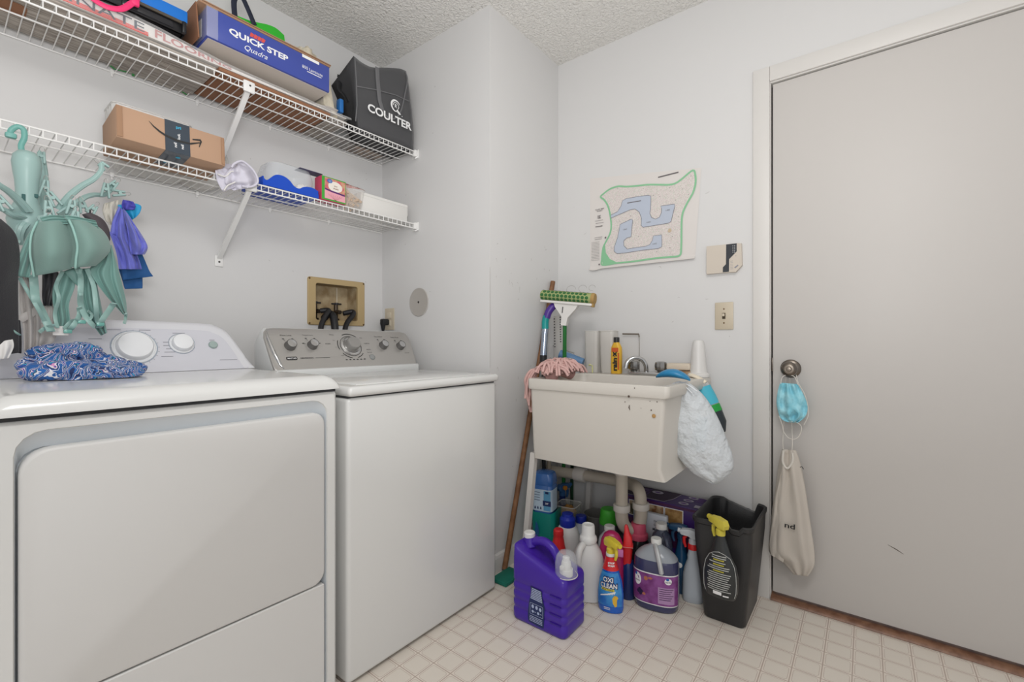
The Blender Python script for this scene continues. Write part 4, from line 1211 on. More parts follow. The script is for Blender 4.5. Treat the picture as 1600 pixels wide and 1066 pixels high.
for (x, y, wd) in ((195, 560, .045), (200, 580, .045), (195, 608, .04), (190, 700, .045), (190, 715, .04)):
    q = Mz([(x, y)])[0]; b.strip([(q[0] - wd / 2, q[1]), (q[0] + wd / 2, q[1])], .0016 if y != 608 else .004, .0034, M=fM)
for i in range(13):
    q = Mz([(165, 740 + i * 12.5)])[0]; b.strip([(q[0] - .023, q[1]), (q[0] + .023, q[1])], .0012, .0034, M=fM)
for (x, y, r_) in ((249, 702, .0048), (197, 925, .0045)):
    q = Mz([(x, y)])[0]; b.poly([(q[0] + r_ * math.cos(R(a)), q[1] + r_ * math.sin(R(a))) for a in range(0, 360, 30)], .0034, M=fM)
for (x, y) in ((960, 190), (785, 288), (890, 298), (563, 293), (700, 362), (830, 392), (938, 345), (648, 350), (855, 525), (525, 693), (368, 565), (460, 522), (785, 786), (675, 820), (805, 693), (350, 295), (303, 790)):
    q = Mz([(x, y)])[0]; b.poly([(q[0] + .0018 * math.cos(R(a)), q[1] + .0018 * math.sin(R(a))) for a in range(0, 360, 60)], .0034, M=fM)
q = Mz([(685, 200), (855, 157)]); b.strip(q, .006, .001, M=fM)
q = Mz([(430, 415), (545, 395)]); b.strip(q, .004, .0034, M=fM)
b.build('map_lettering', mat('map_black', '#6a6566', .7), t, world=True, flat=True)
b = MB(); q = Mz([(783, 643)])[0]; b.poly([(q[0] + .009 * math.cos(R(a)) * (1 + .2 * math.sin(a)), q[1] + .009 * math.sin(R(a))) for a in range(0, 360, 24)], .0030, M=fM)
b.build('stain', mat('tan_stain', '#c2b097', .8), t, world=True, flat=True)

# ---- alarm keypad
t = thing('alarm_keypad', 'beige wall keypad panel with an angular black strip, above the light switch', 'keypad', (XD, .48, 1.40))
fK = frame((XD, 0, 0), (0, -1, 0), (0, 0, 1))
def kp(L, ox=1095, oy=370, k=6.66): return [mp_(ox + x / k, oy + y / k) for x, y in L]
full = kp([(70, 108), (385, 75), (430, 75), (438, 300), (372, 372), (300, 375), (70, 395)])
b = MB(); b.prism(list(reversed(full)), 0, .018, fK); b.build('panel_body', mat('keypad_beige', '#c9bfb2', .45), t, world=True)
b = MB(); b.prism(list(reversed(kp([(275, 88), (383, 76), (383, 160), (305, 240), (303, 370), (240, 376), (240, 325), (272, 292)]))), .018, .0186, fK)
kk = b.build('dark_strip', mat('keypad_dark', '#393c40', .3), t, world=True)
b = MB()
for i in range(5):
    for j in range(2):
        q = kp([(345 + j * 18, 100 + i * 17)])[0]; b.lathe([(.0016, 0), (.001, .0008)], 8, fK @ T(q[0], q[1], .0186))
b.build('indicator_dots', mat('print_white', '#e8e8e8', .5), kk, world=True)
b = MB()
for i in range(6): b.strip(kp([(318, 262 + i * 16), (345, 258 + i * 16)]), .0012, .0184, M=fK)
b.strip(kp([(362, 330), (398, 302)]), .006, .0184, M=fK); b.strip(kp([(372, 205), (378, 205)]), .003, .0184, M=fK)
b.build('printing', prt, t, world=True, flat=True)
b = MB(); b.strip(kp([(275, 90), (276, 292)]), .0010, .0184, M=fK); b.build('cover_seam', prt, t, world=True, flat=True)

# ---- light switch
t = thing('light_switch', 'beige toggle light switch beside the door frame', 'light switch', (XD, .484, 1.10))
b = MB(); b.box((XD - .0035, .4840, 1.158), (.007, .074, .118), .004); b.build('cover_plate', ivory, t, world=True)
b = MB(); b.box((XD - .0075, .484, 1.158), (.002, .013, .026), .0006); b.build('toggle_slot', mat('shadow_brown', '#4a3f30', .7), t, world=True)
b = MB(); b.box((XD - .014, .484, 1.162), (.016, .008, .012), .002, M=None); b.build('toggle', mat('ivory_light', '#cdc2ae', .4), t, world=True)
for z in (1.188, 1.128):
    b = MB(); b.lathe([(.0035, 0), (.003, .001), (.001, .0015)], 10, frame((XD - .007, .484, z), (0, -1, 0), (0, 0, 1))); b.build('screw', mat('rust_screw', '#6b5334', .5, metal=.5), t, world=True)

# ---------------------------------------------------------------- utility sink
sinkm = mat('sink_cream', '#ccc7bf', 0.38)
S0, S1, Y0, Y1, ZR = 1.550, 2.098, .530, 1.128, .893
t = thing('utility_sink', 'deep cream white laundry sink against the right wall, flecked with paint', 'sink', (1.82, .83, .55))
b = MB()
cx_, cy_ = (S0 + S1) / 2, (Y0 + Y1) / 2
def ring(ins, z, dx0=0, r=.03, dy=0):
    return [(p[0], p[1], z) for p in rrect(S1 - S0 - 2 * ins + dx0, Y1 - Y0 - 2 * ins - dy, r, 5, cx_ + 0, cy_)]
def ring2(x0, x1, y0, y1, z, r=.02):
    return [(p[0], p[1], z) for p in rrect(x1 - x0, y1 - y0, r, 5, (x0 + x1) / 2, (y0 + y1) / 2)]
b.loft([ring2(S0 + .024, S1 - .004, Y0 + .022, Y1 - .018, .556, .012), ring2(S0 + .018, S1 - .002, Y0 + .036, Y1 - .016, .600, .014), ring2(S0 + .010, S1, Y0 + .018, Y1 - .008, .848, .016), ring2(S0 + .002, S1, Y0 + .006, Y1 - .002, .850, .016),
        ring2(S0, S1, Y0, Y1, .856, .018), ring2(S0, S1, Y0, Y1, ZR - .004, .018), ring2(S0 + .003, S1 - .003, Y0 + .003, Y1 - .003, ZR, .016),
        ring2(S0 + .022, S1 - .135, Y0 + .028, Y1 - .028, ZR, .03), ring2(S0 + .028, S1 - .140, Y0 + .034, Y1 - .034, ZR - .008, .03), ring2(S0 + .05, S1 - .16, Y0 + .06, Y1 - .06, .60, .04)])
b.build('basin', sinkm, t, world=True, sharp=45)
b = MB()
fF = frame((S0 + .0092, 0, 0), (0, -1, 0), (0, 0, 1))
def sk(px, py): 
    p = at(px, py, X=S0 + .012); return (-p.y, p.z)
for (x, y, r_) in ((985, 619, .0042), (1022, 650, .0), (1018, 641, .0025), (977, 628, .0018), (994, 606, .0022), (1016, 627, .0015), (1027, 628, .002), (1002, 638, .0012)):
    if r_: 
        p = sk(x, y); off = .012 if y < 627 else .0
        b.lathe([(r_, 0), (r_ * .6, .0006)], 9, fF @ T(p[0], p[1], off))
p = [sk(984, 633), sk(983.5, 637), sk(985, 641)]
b.strip(p, [.002, .004, .002], .0012, M=fF)
b.build('paint_fleck', mat('fleck_brown', '#4f4037', .8), t, world=True)
b = MB(); p = sk(1022, 650); b.lathe([(.007, 0), (.005, .0008)], 12, fF @ T(p[0], p[1], 0)); b.build('rust_spot', mat('rust_spot', '#b08a58', .8), t, world=True)
for (x, y, x2, y2) in ((1.590, 1.118, 1.62, 1.20), (2.06, 1.09, 2.07, 1.13)):
    b = MB(); b.loft([[(X_ - .012, Y_ - .012, z), (X_ + .012, Y_ - .012, z), (X_ + .012, Y_ + .012, z), (X_ - .012, Y_ + .012, z)] for X_, Y_, z in ((x2, y2, 0.0), (x, y, .575))]); b.build('leg', mat('leg_white', '#cfcbc6', .4), t, world=True)
pvc = mat('pvc_cream', '#bdb4a6', 0.45)
b = MB()
px0, py0 = 1.845, .835
b.cyl((px0, py0, .56), (px0, py0, .525), .042, .034, 24)
b.cyl((px0, py0, .53), (px0, py0, .33), .026, n=24)
b.build('tailpiece', pvc, t, world=True)
b = MB()
u_ = [(px0, py0, .34), (px0, py0, .29), (px0 + .004, py0 - .008, .256), (px0 + .018, py0 - .024, .236), (px0 + .036, py0 - .042, .236), (px0 + .05, py0 - .058, .256), (px0 + .054, py0 - .064, .29), (px0 + .054, py0 - .064, .345)]
b.tube(spline(u_, 5), .0275, 18)
b.build('trap_bend', pvc, t, world=True)
b = MB()
b.tube(spline([(px0 + .054, py0 - .064, .33), (px0 + .056, py0 - .06, .38), (px0 + .07, py0 - .04, .405), (px0 + .10, py0 + .0, .405), (1.975, .93, .398), (1.985, 1.10, .388), (1.99, 1.315, .375)], 6), .026, 18)
b.build('waste_pipe', pvc, t, world=True)
for nm, p0, p1, r_ in (('slip_nut', (px0, py0, .505), (px0, py0, .475), .036), ('slip_nut', (px0, py0, .345), (px0, py0, .315), .036), ('slip_nut', (px0 + .054, py0 - .064, .350), (px0 + .054, py0 - .064, .322), .036), ('slip_nut', (1.983, 1.085, .389), (1.985, 1.145, .386), .034)):
    b = MB(); b.cyl(p0, p1, r_, n=20, bev=.003); b.build(nm, mat('pvc_white', '#cfcac3', .4), t, world=True)
# faucet
t = thing('faucet', 'chrome two-handle arched faucet on the rear ledge of the utility sink', 'faucet', (2.035, .805, ZR))
fy = .800; fx = 2.045
b = MB(); b.box((fx, fy, ZR + .008), (.055, .165, .014), .005, 3); b.build('base_plate', chr_, t, world=True)
b = MB(); b.tube(spline([(fx, fy + .005, ZR + .012), (fx - .002, fy + .006, ZR + .045), (fx - .012, fy + .022, ZR + .072), (fx - .030, fy + .050, ZR + .078), (fx - .046, fy + .074, ZR + .062), (fx - .052, fy + .082, ZR + .030)], 7), [.0105] * 36, 14)
b.build('spout', chr_, t, world=True)
for s_ in (-1, 1):
    yy = fy + s_ * .064
    b = MB()
    b.loft([[(fx + (r_ * (1 + .07 * (j % 2))) * math.cos(2 * PI * j / 20), yy + (r_ * (1 + .07 * (j % 2))) * math.sin(2 * PI * j / 20), ZR + z) for j in range(20)] for r_, z in ((.012, .014), (.016, .020), (.024, .026), (.026, .044), (.024, .060), (.012, .064))])
    b.build('handle', mat('smoky_chrome', '#9b9996', .18, metal=.9), t, world=True, sharp=20)

# ---------------------------------------------------------------- mops and brooms in the corner
wood = mat('brown_wood', '#8a6242', 0.55, vary=(25, '#6f4a2e', .9))
t = thing('broom', 'wooden stick broom with teal pad leaning in the corner beside the washer', 'broom', (1.62, 1.29, 0))
b = MB(); b.tube([(1.615, 1.300, .012), (1.83, 1.3085, .70), (2.035, 1.309, 1.365)], .0125, 12); b.build('stick', wood, t, world=True)
b = MB(); b.box((1.575, 1.250, .009), (.13, .085, .016), .004); b.build('pad', mat('teal_pad', '#16705f', .6), t, world=True)

t = thing('sponge_roller_mop', 'sponge mop with green honeycomb roller head standing upside down in the corner', 'mop', (2.05, 1.27, 0))
hL, hR = Vector((1.870, 1.268, 1.278)), Vector((1.925, 1.008, 1.248))
ax_ = (hR - hL).normalized()
fr_ = frame(hL, ax_, (0, 0, 1))
spg = mat('sponge_green', '#3f7038', .8)
t_ = NT(spg)
vo = t_.n('ShaderNodeTexVoronoi'); vo.feature = 'DISTANCE_TO_EDGE'; vo.inputs['Scale'].default_value = 44; vo.inputs['Randomness'].default_value = .15
t_.nt.links.new(t_.obj(), vo.inputs['Vector'])
t_.nt.links.new(t_.mix(t_.m('GREATER_THAN', vo.outputs['Distance'], .055), '#8fa468', '#3b6b3a'), t_.b.inputs['Base Color'])
L_ = (hR - hL).length
b = MB()
b.loft([[(x, .026 * math.sin(a) * k + .0, .030 * math.cos(a) * k) for a in [2 * PI * j / 24 for j in range(24)]] for x, k in ((0, .85), (.006, 1), (L_ - .012, 1), (L_ - .010, 1))], M=fr_)
b.build('sponge_roller', mat('sponge_lattice', '#9aa56e', .8), t, world=True)
b = MB()
for k_ in range(9):
    for i in range(13):
        xx_ = .012 + i * .0205 + (.010 if k_ % 2 else 0)
        if xx_ > L_ - .022: continue
        a_ = 2 * PI * k_ / 9
        cen = [(xx_ + .0088 * math.cos(2 * PI * j / 8 + .39), a_ + .31 * math.sin(2 * PI * j / 8 + .39)) for j in range(8)]
        b.add([(x_, .0266 * math.sin(q_), .0306 * math.cos(q_)) for x_, q_ in cen], [tuple(range(8))], fr_)
d_ = b.build('honeycomb_pads', mat('sponge_pad_green', '#35673a', .85), t, world=True, flat=True); d_['kind'] = 'stuff'
b = MB(); b.loft([[(x, .027 * math.sin(a) * k, .031 * math.cos(a) * k) for a in [2 * PI * j / 20 for j in range(20)]] for x, k in ((L_ - .012, 1), (L_ - .004, 1.02), (L_ + .004, .9))], M=fr_)
b.box((L_ - .004, -.03, .0), (.014, .02, .03), .003, M=fr_)
b.build('end_foam', mat('tan_foam', '#a98a55', .8), t, world=True)
whp = mat('mop_white_plastic', '#d6d4d0', .35)
b = MB()
b.box((L_ / 2, -.030, .0), (L_ * .97, .012, .05), .003, M=fr_)
b.loft([[(L_ / 2 - .062 * k + dx, -.034 - y, .016), (L_ / 2 + .062 * k + dx, -.034 - y, .016), (L_ / 2 + .062 * k + dx, -.034 - y, -.012), (L_ / 2 - .062 * k + dx, -.034 - y, -.012)] for k, y, dx in ((1, 0, 0), (.85, .02, 0), (.45, .050, .002), (.25, .065, .002), (.22, .10, 0), (.20, .105, 0))], M=fr_)
b.build('head_bracket', whp, t, world=True)
b = MB(); p0 = fr_ @ Vector((L_ / 2 + .002, -.13, .002)); b.tube([p0, Vector((2.06, 1.262, .01))], .0095, 12)
b.build('handle', mat('green_metal', '#1f6b2f', .35), t, world=True)
b = MB(); b.box((L_ / 2 - .012, -.065, .0175), (.004, .03, .002), M=fr_); b.build('slot', mat('dark_gap', '#3a3b3d', .8), t, world=True)

t = thing('string_mop', 'pink string mop head flopped over the left corner of the sink', 'mop', (1.72, 1.08, .89))
pinks = mat('pink_cotton', '#cfa9a3', 0.95, bump=(350, .6, .003))
b = MB()
rr = random.Random(21)
def strand(pts, r): b.tube(spline(pts, 4), r, 6)
for i in range(150):
    a0 = rr.uniform(-PI, PI); ly = 1.06 + rr.uniform(-.052, .05); lx = 1.69 + rr.uniform(-.085, .10)
    hh_ = rr.uniform(.025, .062); L2_ = rr.uniform(.03, .055)
    dx_, dy_ = math.cos(a0) * L2_, math.sin(a0) * L2_
    dome = .045 * max(0, 1 - ((lx - 1.70) / .13) ** 2 - ((ly - 1.06) / .09) ** 2)
    z_ = ZR + .012 + dome
    strand([(lx - dx_, ly - dy_, z_ - .012), (lx - dx_ * .6, ly - dy_ * .6, z_ + hh_ * .3), (lx, ly, z_ + hh_ * .45), (lx + dx_ * .6, ly + dy_ * .6, z_ + hh_ * .3), (lx + dx_, ly + dy_, z_ - .012)], rr.uniform(.0045, .0062))
for i in range(14):
    y_ = Y1 + .008 + rr.uniform(0, .03); x_ = 1.60 + rr.uniform(-.03, .05); zb_ = rr.choice([.86, .84, .80, .77, .74])
    strand([(x_ + .05, y_ - .06, ZR + .035), (x_ + .02, y_ - .01, ZR + .03), (x_ + .005, y_ + .012, ZR - .01), (x_ + rr.uniform(-.01, .02), y_ + .014, (ZR + zb_) / 2), (x_ + rr.uniform(-.01, .03), y_ + .010, zb_)], .0055)
b.build('strings', pinks, t, world=True, sharp=80)
b = MB(); b.tube(spline([(1.62, 1.05, ZR + .012), (1.70, 1.07, ZR + .035), (1.78, 1.05, ZR + .012)], 6), [.03] * 13, 14); b.build('string_core', mat('pink_core', '#b98f8a', .95), t, world=True)
b = MB(); b.tube(spline([(1.745, 1.135, ZR + .045), (1.70, 1.11, ZR + .082), (1.66, 1.06, ZR + .072), (1.65, 1.02, ZR + .05)], 5), .0022, 6)
b.tube([(1.72 + .01 * math.cos(a / 3), 1.02 + .012 * math.sin(a / 3), ZR + .080) for a in range(19)], .0016, 6)
b.build('wire_clamp', mat('wire_grey', '#a8a8a4', .4, metal=.6), t, world=True)
t['label'] = 'pink cotton string mop head flopped over the left corner of the sink'

t = thing('flat_mop', 'silver mop pole with teal sleeve and purple elbow leaning behind the pink strings', 'mop', (1.85, 1.24, 0))
b = MB(); b.tube([at(849, 556, X=1.86), at(852, 513, X=1.87)], .0165, 14); b.build('pole', mat('blue_silver', '#9fa9b8', .2, metal=.8), t, world=True)
b = MB(); b.tube([at(849, 566, X=1.86), at(849, 555, X=1.86)], .0175, 14); b.tube([at(849, 566, X=1.86), Vector((1.90, 1.275, .01))], .010, 10); b.build('black_collar', rub, t, world=True)
b = MB(); b.tube(spline([at(852, 514, X=1.87), at(852, 503, X=1.87), at(854, 494, X=1.872)], 5), .0175, 14); b.build('teal_sleeve', mat('teal_plastic', '#138f8c', .35), t, world=True)
b = MB(); b.tube(spline([at(854, 497, X=1.872), at(857, 488, X=1.876), at(862, 481, X=1.885), at(868, 476, X=1.90)], 5), [.018] * 16, 14); b.build('purple_elbow', mat('purple_plastic', '#4b2d86', .35), t, world=True)

t = thing('slotted_scraper', 'white slotted plastic blade with a blue tube grip behind the green mop handle', 'scraper', (2.0, 1.23, .95))
fW = frame(at(873, 560, X=2.0), (at(884, 560, X=1.98) - at(864, 560, X=2.02)), (0, 0, 1))
b = MB(); b.box((.0, .10, 0), (.072, .24, .006), .002, M=fW); b.box((0, -.035, -.002), (.09, .05, .004), .002, M=fW)
b.build('blade', whp, t, world=True)
b = MB()
for i in range(11):
    b.box((-.027, .06 + i * .0145, .0034), (.010, .005, .0012), M=fW)
    b.box((.024, .085 + i * .0125, .0034), (.010, .005, .0012), M=fW)
b.build('slots', mat('dark_gap', '#3a3b3d', .8), t, world=True)
b = MB(); b.tube([at(875, 553, X=1.96), at(911, 567, X=1.99)], .022, 16); b.build('blue_tube', mat('dusty_blue', '#5a7ea3', .4), t, world=True)
b = MB(); b.tube([at(864, 540, X=2.02), at(897, 552, X=2.03)], .0028, 8); b.build('wire', mat('wire_grey', '#a8a8a4', .4, metal=.6), t, world=True)
for (pxb, nm, mt_) in ((893, 'slim dark green pole standing under the sink beside the pipe, rightmost of the poles', '#173f24'), (847, 'dark green pole under the sink nearest the return wall', '#1d4d2a')):
    a_ = at(pxb, 738, X=2.07 if pxb > 860 else 1.93)
    b = MB(); b.tube([(a_.x, min(a_.y, 1.30), .005), (a_.x + .01, min(a_.y, 1.30), .86)], .0085, 10)
    tag(b.build('pole', mat('pole_' + mt_, mt_, .4)), nm, 'pole')
b = MB(); a_ = at(857, 738, X=1.95); b.tube([(a_.x, min(a_.y, 1.29), .005), (a_.x + .01, min(a_.y, 1.29), .86)], .010, 10)
tag(b.build('pole', mat('pole_cream', '#b9ad9c', .5)), 'cream painted pole standing behind the blue fluid jug', 'pole')

# ---------------------------------------------------------------- on the ledge of the sink
def body(secs, M=None, n=6, cap0=True, cap1=True, b=None):
    """sections (z, width along y, depth along x, corner radius[, x shift, y shift])"""
    b = b or MB()
    b.loft([[(p[1] + (s_[4] if len(s_) > 4 else 0), p[0] + (s_[5] if len(s_) > 5 else 0), s_[0]) for p in reversed(rrect(s_[1], s_[2], s_[3], n))] for s_ in secs], cap0, cap1, True, M)
    return b
zs = ZR + .001
for nm, yy, xx in (('cloudy plastic pitcher at the ledge end, nearer the pink mop', 1.075, 2.045), ('cloudy plastic pitcher on the ledge beside the yellow bottle', .995, 2.052)):
    t = thing('plastic_pitcher', nm, 'pitcher', (xx, yy, zs))
    body([(0, .058, .058, .012), (.01, .064, .064, .014), (.09, .069, .069, .014), (.185, .071, .071, .014), (.205, .073, .073, .016)], None, 5, True, False).build('pitcher_body', mat('cloudy_plastic', '#d9d5cf', .35, alpha=.62), t)
    b = MB(); b.tube([(p[1], p[0], .205) for p in rrect(.073, .073, .016, 5)], .0022, 6, closed=True); b.build('rim', mat('cloudy_rim', '#dedbd6', .35, alpha=.85), t)
    if yy > 1.05:
        b = MB(); b.tube([(-.036, -.012, .0), (-.037, -.012, .035), (-.036, .004, .04), (-.035, .008, .035)], .003, 6); b.build('yellow_strip', mat('pale_yellow', '#cfcf8f', .5), t)
t = thing('windshield_treatment', 'yellow bottle with black cap and rain-x lettering on the sink ledge', 'bottle', (2.03, .945, zs))
yl = mat('bottle_yellow', '#d9ab35', .35)
body([(0, .046, .032, .010), (.004, .052, .036, .014), (.10, .053, .036, .014), (.125, .050, .034, .014), (.140, .036, .030, .014), (.150, .026, .026, .012)]).build('bottle_body', yl, t)
b = MB(); b.lathe([(.0135, .148), (.0135, .172), (.012, .174), (.002, .174)], 20); b.build('cap', mat('cap_black', '#222', .4) if False else mat('cap_black', '#222222', .4), t)
fY = Matrix.Translation((-.0192, 0, 0)) @ frame((0, 0, 0), (0, -1, 0), (0, 0, 1))
b = MB(); b.text('rain', h=.024, w=.062, x=.0, y=.045, bold=.05, M=fY, rot=PI / 2); b.text('x', h=.020, x=.0, y=.094, bold=.06, M=fY, rot=PI / 2); b.lathe([(.003, 0), (.001, .0003)], 8, fY @ T(0, .081, 0))
b.build('lettering', blk, t, flat=True)
b = MB(); b.poly([(-.016, .104), (.018, .104), (.018, .124), (-.016, .124)], -.0002, M=fY); b.poly([(.014, .02), (.022, .02), (.022, .1), (.014, .1)], -.0002, M=fY)
b.build('label_patch', mat('label_orange', '#c5592a', .5), t, flat=True)
t = thing('wire_hook', 'bent dark wire hook sticking up behind the yellow bottle', 'hook', (2.09, .9, zs))
b = MB(); b.tube([(2.098, .945, 1.085), (2.098, .862, 1.083), (2.098, .860, 1.07)], .0035, 6); b.build('dark_bar', mat('wire_brown', '#6b6258', .5), t, world=True)
b = MB(); b.tube([(2.098, .860, 1.083), (2.097, .858, ZR + .0)], .0012, 6); b.build('wire', mat('wire_brown', '#6b6258', .5), t, world=True)

t = thing('soap_bar', 'cream soap bar on a brown sponge at the back right of the sink', 'soap', (2.06, .665, zs))
b = MB(); b.box((2.06, .655, zs + .042), (.06, .105, .030), .008, 3); b.build('soap_block', mat('soap_cream', '#cfc2b0', .5), t, world=True)
b = MB(); b.box((2.06, .650, zs + .013), (.064, .108, .024), .006, 2); b.build('sponge_base', mat('brown_sponge', '#a98f73', .9, vary=(50, '#86684a', .9)), t, world=True)

t = thing('white_funnel_bottle', 'tall white tapered plastic bottle at the right end of the sink ledge', 'bottle', (2.055, .575, zs))
b = MB(); b.lathe([(.046, 0), (.048, .006), (.046, .014), (.036, .020), (.033, .04), (.026, .13), (.0225, .150), (.021, .152), (.019, .158), (.012, .160)], 28); b.build('bottle_body', mat('soft_white', '#d6d4d1', .35), t)
t = thing('blue_scoop', 'bright blue plastic scoop lying on the right front corner of the sink', 'scoop', (1.72, .575, zs))
b = MB()
loops = []
for i in range(17):
    u = i / 16; w_ = .030 * math.sin(PI * (u * .92 + .04)) ** .6
    loops.append([(-.0 + .0 + w_ * math.cos(a), .066 - u * .125, .004 + .022 * math.sin(PI * min(1, u * .95 + .05)) ** .7 + w_ * .55 * math.sin(a)) for a in [2 * PI * j / 14 for j in range(14)]])
b.loft(loops)
b.build('scoop_bowl', mat('scoop_blue', '#2a7fae', .3), t, sharp=60)
t.location = (1.735, .575, zs + .008)

# ---------------------------------------------------------------- plastic bag hanging from the corner of the sink
t = thing('plastic_bag', 'white translucent carrier bag knotted over the right front corner of the sink', 'bag', (1.76, .47, .52))
bagm = mat('thin_white_film', '#dfe4e8', .35, alpha=.80, bump=(28, .9, .02))
outL = [(1047, 602), (1044, 625), (1045, 655), (1051, 685), (1064, 712), (1085, 738), (1104, 750), (1117, 757)]
outR = [(1073, 596), (1092, 612), (1108, 636), (1121, 664), (1131, 690), (1140, 714), (1141, 738), (1121, 757)]
A = spline([(x, y, 0) for x, y in outL], 5); B = spline([(x, y, 0) for x, y in outR], 5)
b = MB(); loops = []
for j in range(len(A)):
    v = j / (len(A) - 1); th = .055 * math.sin(PI * min(1, v * .93 + .06)) ** .8 + .004
    row = []
    for i in range(28):
        a = 2 * PI * i / 28
        q = (A[j] + B[j]) / 2 + (B[j] - A[j]) / 2 * math.cos(a)
        p = at(q.x, q.y, X=1.775 + .03 * v)
        w_ = .010 * fz((math.cos(a) * 2, math.sin(a) * 2, v * 6), 4) + .004 * math.sin(a * 9 + v * 3)
        p.x += th * math.sin(a) + w_ * abs(math.sin(a)); p.y -= .035 * math.sin(a) * math.sin(PI * v)
        row.append(p)
    loops.append(row)
b.loft(loops)
b.build('film_body', bagm, t, world=True, sharp=70)
b = MB()
for q in ([(1050, 601), (1058, 598), (1070, 604), (1082, 615)], [(1056, 600), (1064, 603), (1072, 612)], [(1048, 606), (1054, 599), (1062, 597), (1074, 601), (1090, 612)]):
    b.tube([at(p.x, p.y, X=1.742) for p in spline([(x, y) for x, y in q], 4)], .004, 8, flat=.6)
b.build('knot', mat('film_knot', '#dfe2e6', .4, bump=(60, .6, .01)), t, world=True)
b = MB()
for (ox, oy, rx, ry, m_) in ((1088, 655, .03, .05, 0),):
    pass
c_ = at(1085, 668, X=1.80)
tt = thing('detergent_bottle', 'pale blue detergent bottle showing faintly through the hanging carrier bag', 'bottle', tuple(c_))
tt.location = c_ + Vector((.020, -.004, -.085))
tt.rotation_euler = (R(14), 0, R(-30))
tt.scale = (.62, .62, .85)
body([(0, .085, .045, .02), (.10, .09, .05, .02), (.14, .07, .045, .02), (.16, .04, .035, .015)]).build('bottle_body', mat('pale_cyan', '#8fc7dc', .4), tt)
b = MB(); b.lathe([(.018, .16), (.018, .185), (.003, .186)], 18); b.build('cap', mat('cream_cap', '#e8ddc8', .4), tt)
t = thing('hanging_spray_bottle', 'slim clear bottle with cyan and green label hanging at the sink side behind the carrier bag', 'bottle', (1.98, .47, .70))
t['label'] = 'slim clear bottle with cyan and green label hanging behind the carrier bag'
b = MB()
ln_ = [(1088, 590), (1095, 604), (1103, 622), (1113, 645), (1122, 662)]
pt = [at(x, y, X=1.99) for x, y in ln_]
b.tube([pt[0], pt[0].lerp(pt[1], .5), pt[1], pt[2], pt[3], pt[4]], [.016, .02, .036, .040, .038, .030], 18)
b.build('bottle_body', mat('clear_bottle', '#e9eef0', .15, alpha=.4), t, world=True)
b = MB(); b.tube([pt[1].lerp(pt[2], .1), pt[2], pt[3].lerp(pt[2], .5)], [.0368, .0408, .0408], 18, caps=False); b.build('cyan_label', mat('label_cyan', '#49b5cc', .5), t, world=True)
b = MB(); b.tube([pt[3].lerp(pt[2], .45), pt[3]], [.0408, .0408], 18, caps=False); b.build('green_label', mat('label_green', '#1f9a3c', .5), t, world=True)
b = MB(); b.tube([pt[3], pt[4], pt[4] + Vector((0, -.012, -.035))], [.040, .034, .018], 18); b.build('dark_base', mat('base_dark', '#2c3338', .4), t, world=True)
b = MB(); b.tube([at(1080, 586, X=2.0), at(1090, 590, X=1.98), at(1103, 598, X=1.98)], .014, 10, flat=.5); b.build('cap', mat('cream_cap', '#e8ddc8', .4), t, world=True)
# ---------------------------------------------------------------- cleaning supplies on the floor under the sink
CAMXY = Vector((0, 0))
def face_cam(x, y, extra=0.0):
    """rotation that turns local -x towards the middle of the room"""
    return math.atan2(y, x) + extra
def spray_head(t, z, m, trig=None, r=.016, L=.055, rot=0.0, name='spray_head', up_=.036):
    """trigger sprayer: nozzle points along local -y rotated by rot"""
    M = T(0, 0, z) @ RZ(rot)
    b = MB()
    b.lathe([(r, 0), (r * 1.02, .006), (r * 1.0, .018), (r * .75, .022), (r * .7, .030)], 18, M)
    prof = [(.026, .026), (.030, .040), (.022, .056), (-.010, .060), (-.044, .055), (-.050, .048), (-.046, .036), (-.018, .034), (-.004, .026)]
    b.loft([[(x * 1.0, y, zz_) for y, zz_ in [(p[0], p[1]) for p in prof]] for x in ()]) if False else None
    b.loft([[(x, p[0] * k, .028 + (p[1] - .028) * k2) for p in prof] for x, k, k2 in ((-.0135, .9, .9), (-.011, 1, 1), (.011, 1, 1), (.0135, .9, .9))], M=M)
    b.cyl((0, -.048, .047), (0, -.058, .047), .009, n=14, M=M)
    h = b.build(name, m, t)
    b = MB()
    b.tube([(0, -.022, .036), (0, -.034, .020), (0, -.034, .002), (0, -.028, -.016)], [.006, .007, .0065, .005], 8, flat=1, M=M)
    b.build('trigger', trig or m, h)
    return h
def screw_cap(t, z, r, h, m, n=28, name='cap'):
    b = MB(); b.loft([[(rr_ * (1 + (.02 if j % 2 else 0)) * math.cos(2 * PI * j / (2 * n)), rr_ * (1 + (.02 if j % 2 else 0)) * math.sin(2 * PI * j / (2 * n)), z + zz_) for j in range(2 * n)] for rr_, zz_ in ((r, 0), (r, h * .85), (r * .92, h), (r * .3, h))])
    return b.build(name, m, t)
def label_patch(secf, z0, z1, a0, a1, m, t, name='label', n=16, off=.0012):
    """wraps a patch round a body whose outline at height z is secf(z) -> (rx, ry); angles in degrees, 180 faces local -x"""
    b = MB()
    b.grid(lambda u, v: (lambda rx, ry, a: ((rx + off) * math.cos(a), (ry + off) * math.sin(a), z0 + (z1 - z0) * v))(*secf(z0 + (z1 - z0) * v), R(a0 + (a1 - a0) * u)), n, 10)
    return b.build(name, m, t)
def ell(secs, M=None, n=32, cap0=True, cap1=True, b=None):
    b = b or MB()
    b.loft([[(rx * math.cos(2 * PI * j / n) + dx, ry * math.sin(2 * PI * j / n) + dy, z) for j in range(n)] for z, rx, ry, dx, dy in [(s_ + (0, 0))[:5] for s_ in secs]], cap0, cap1, True, M)
    return b

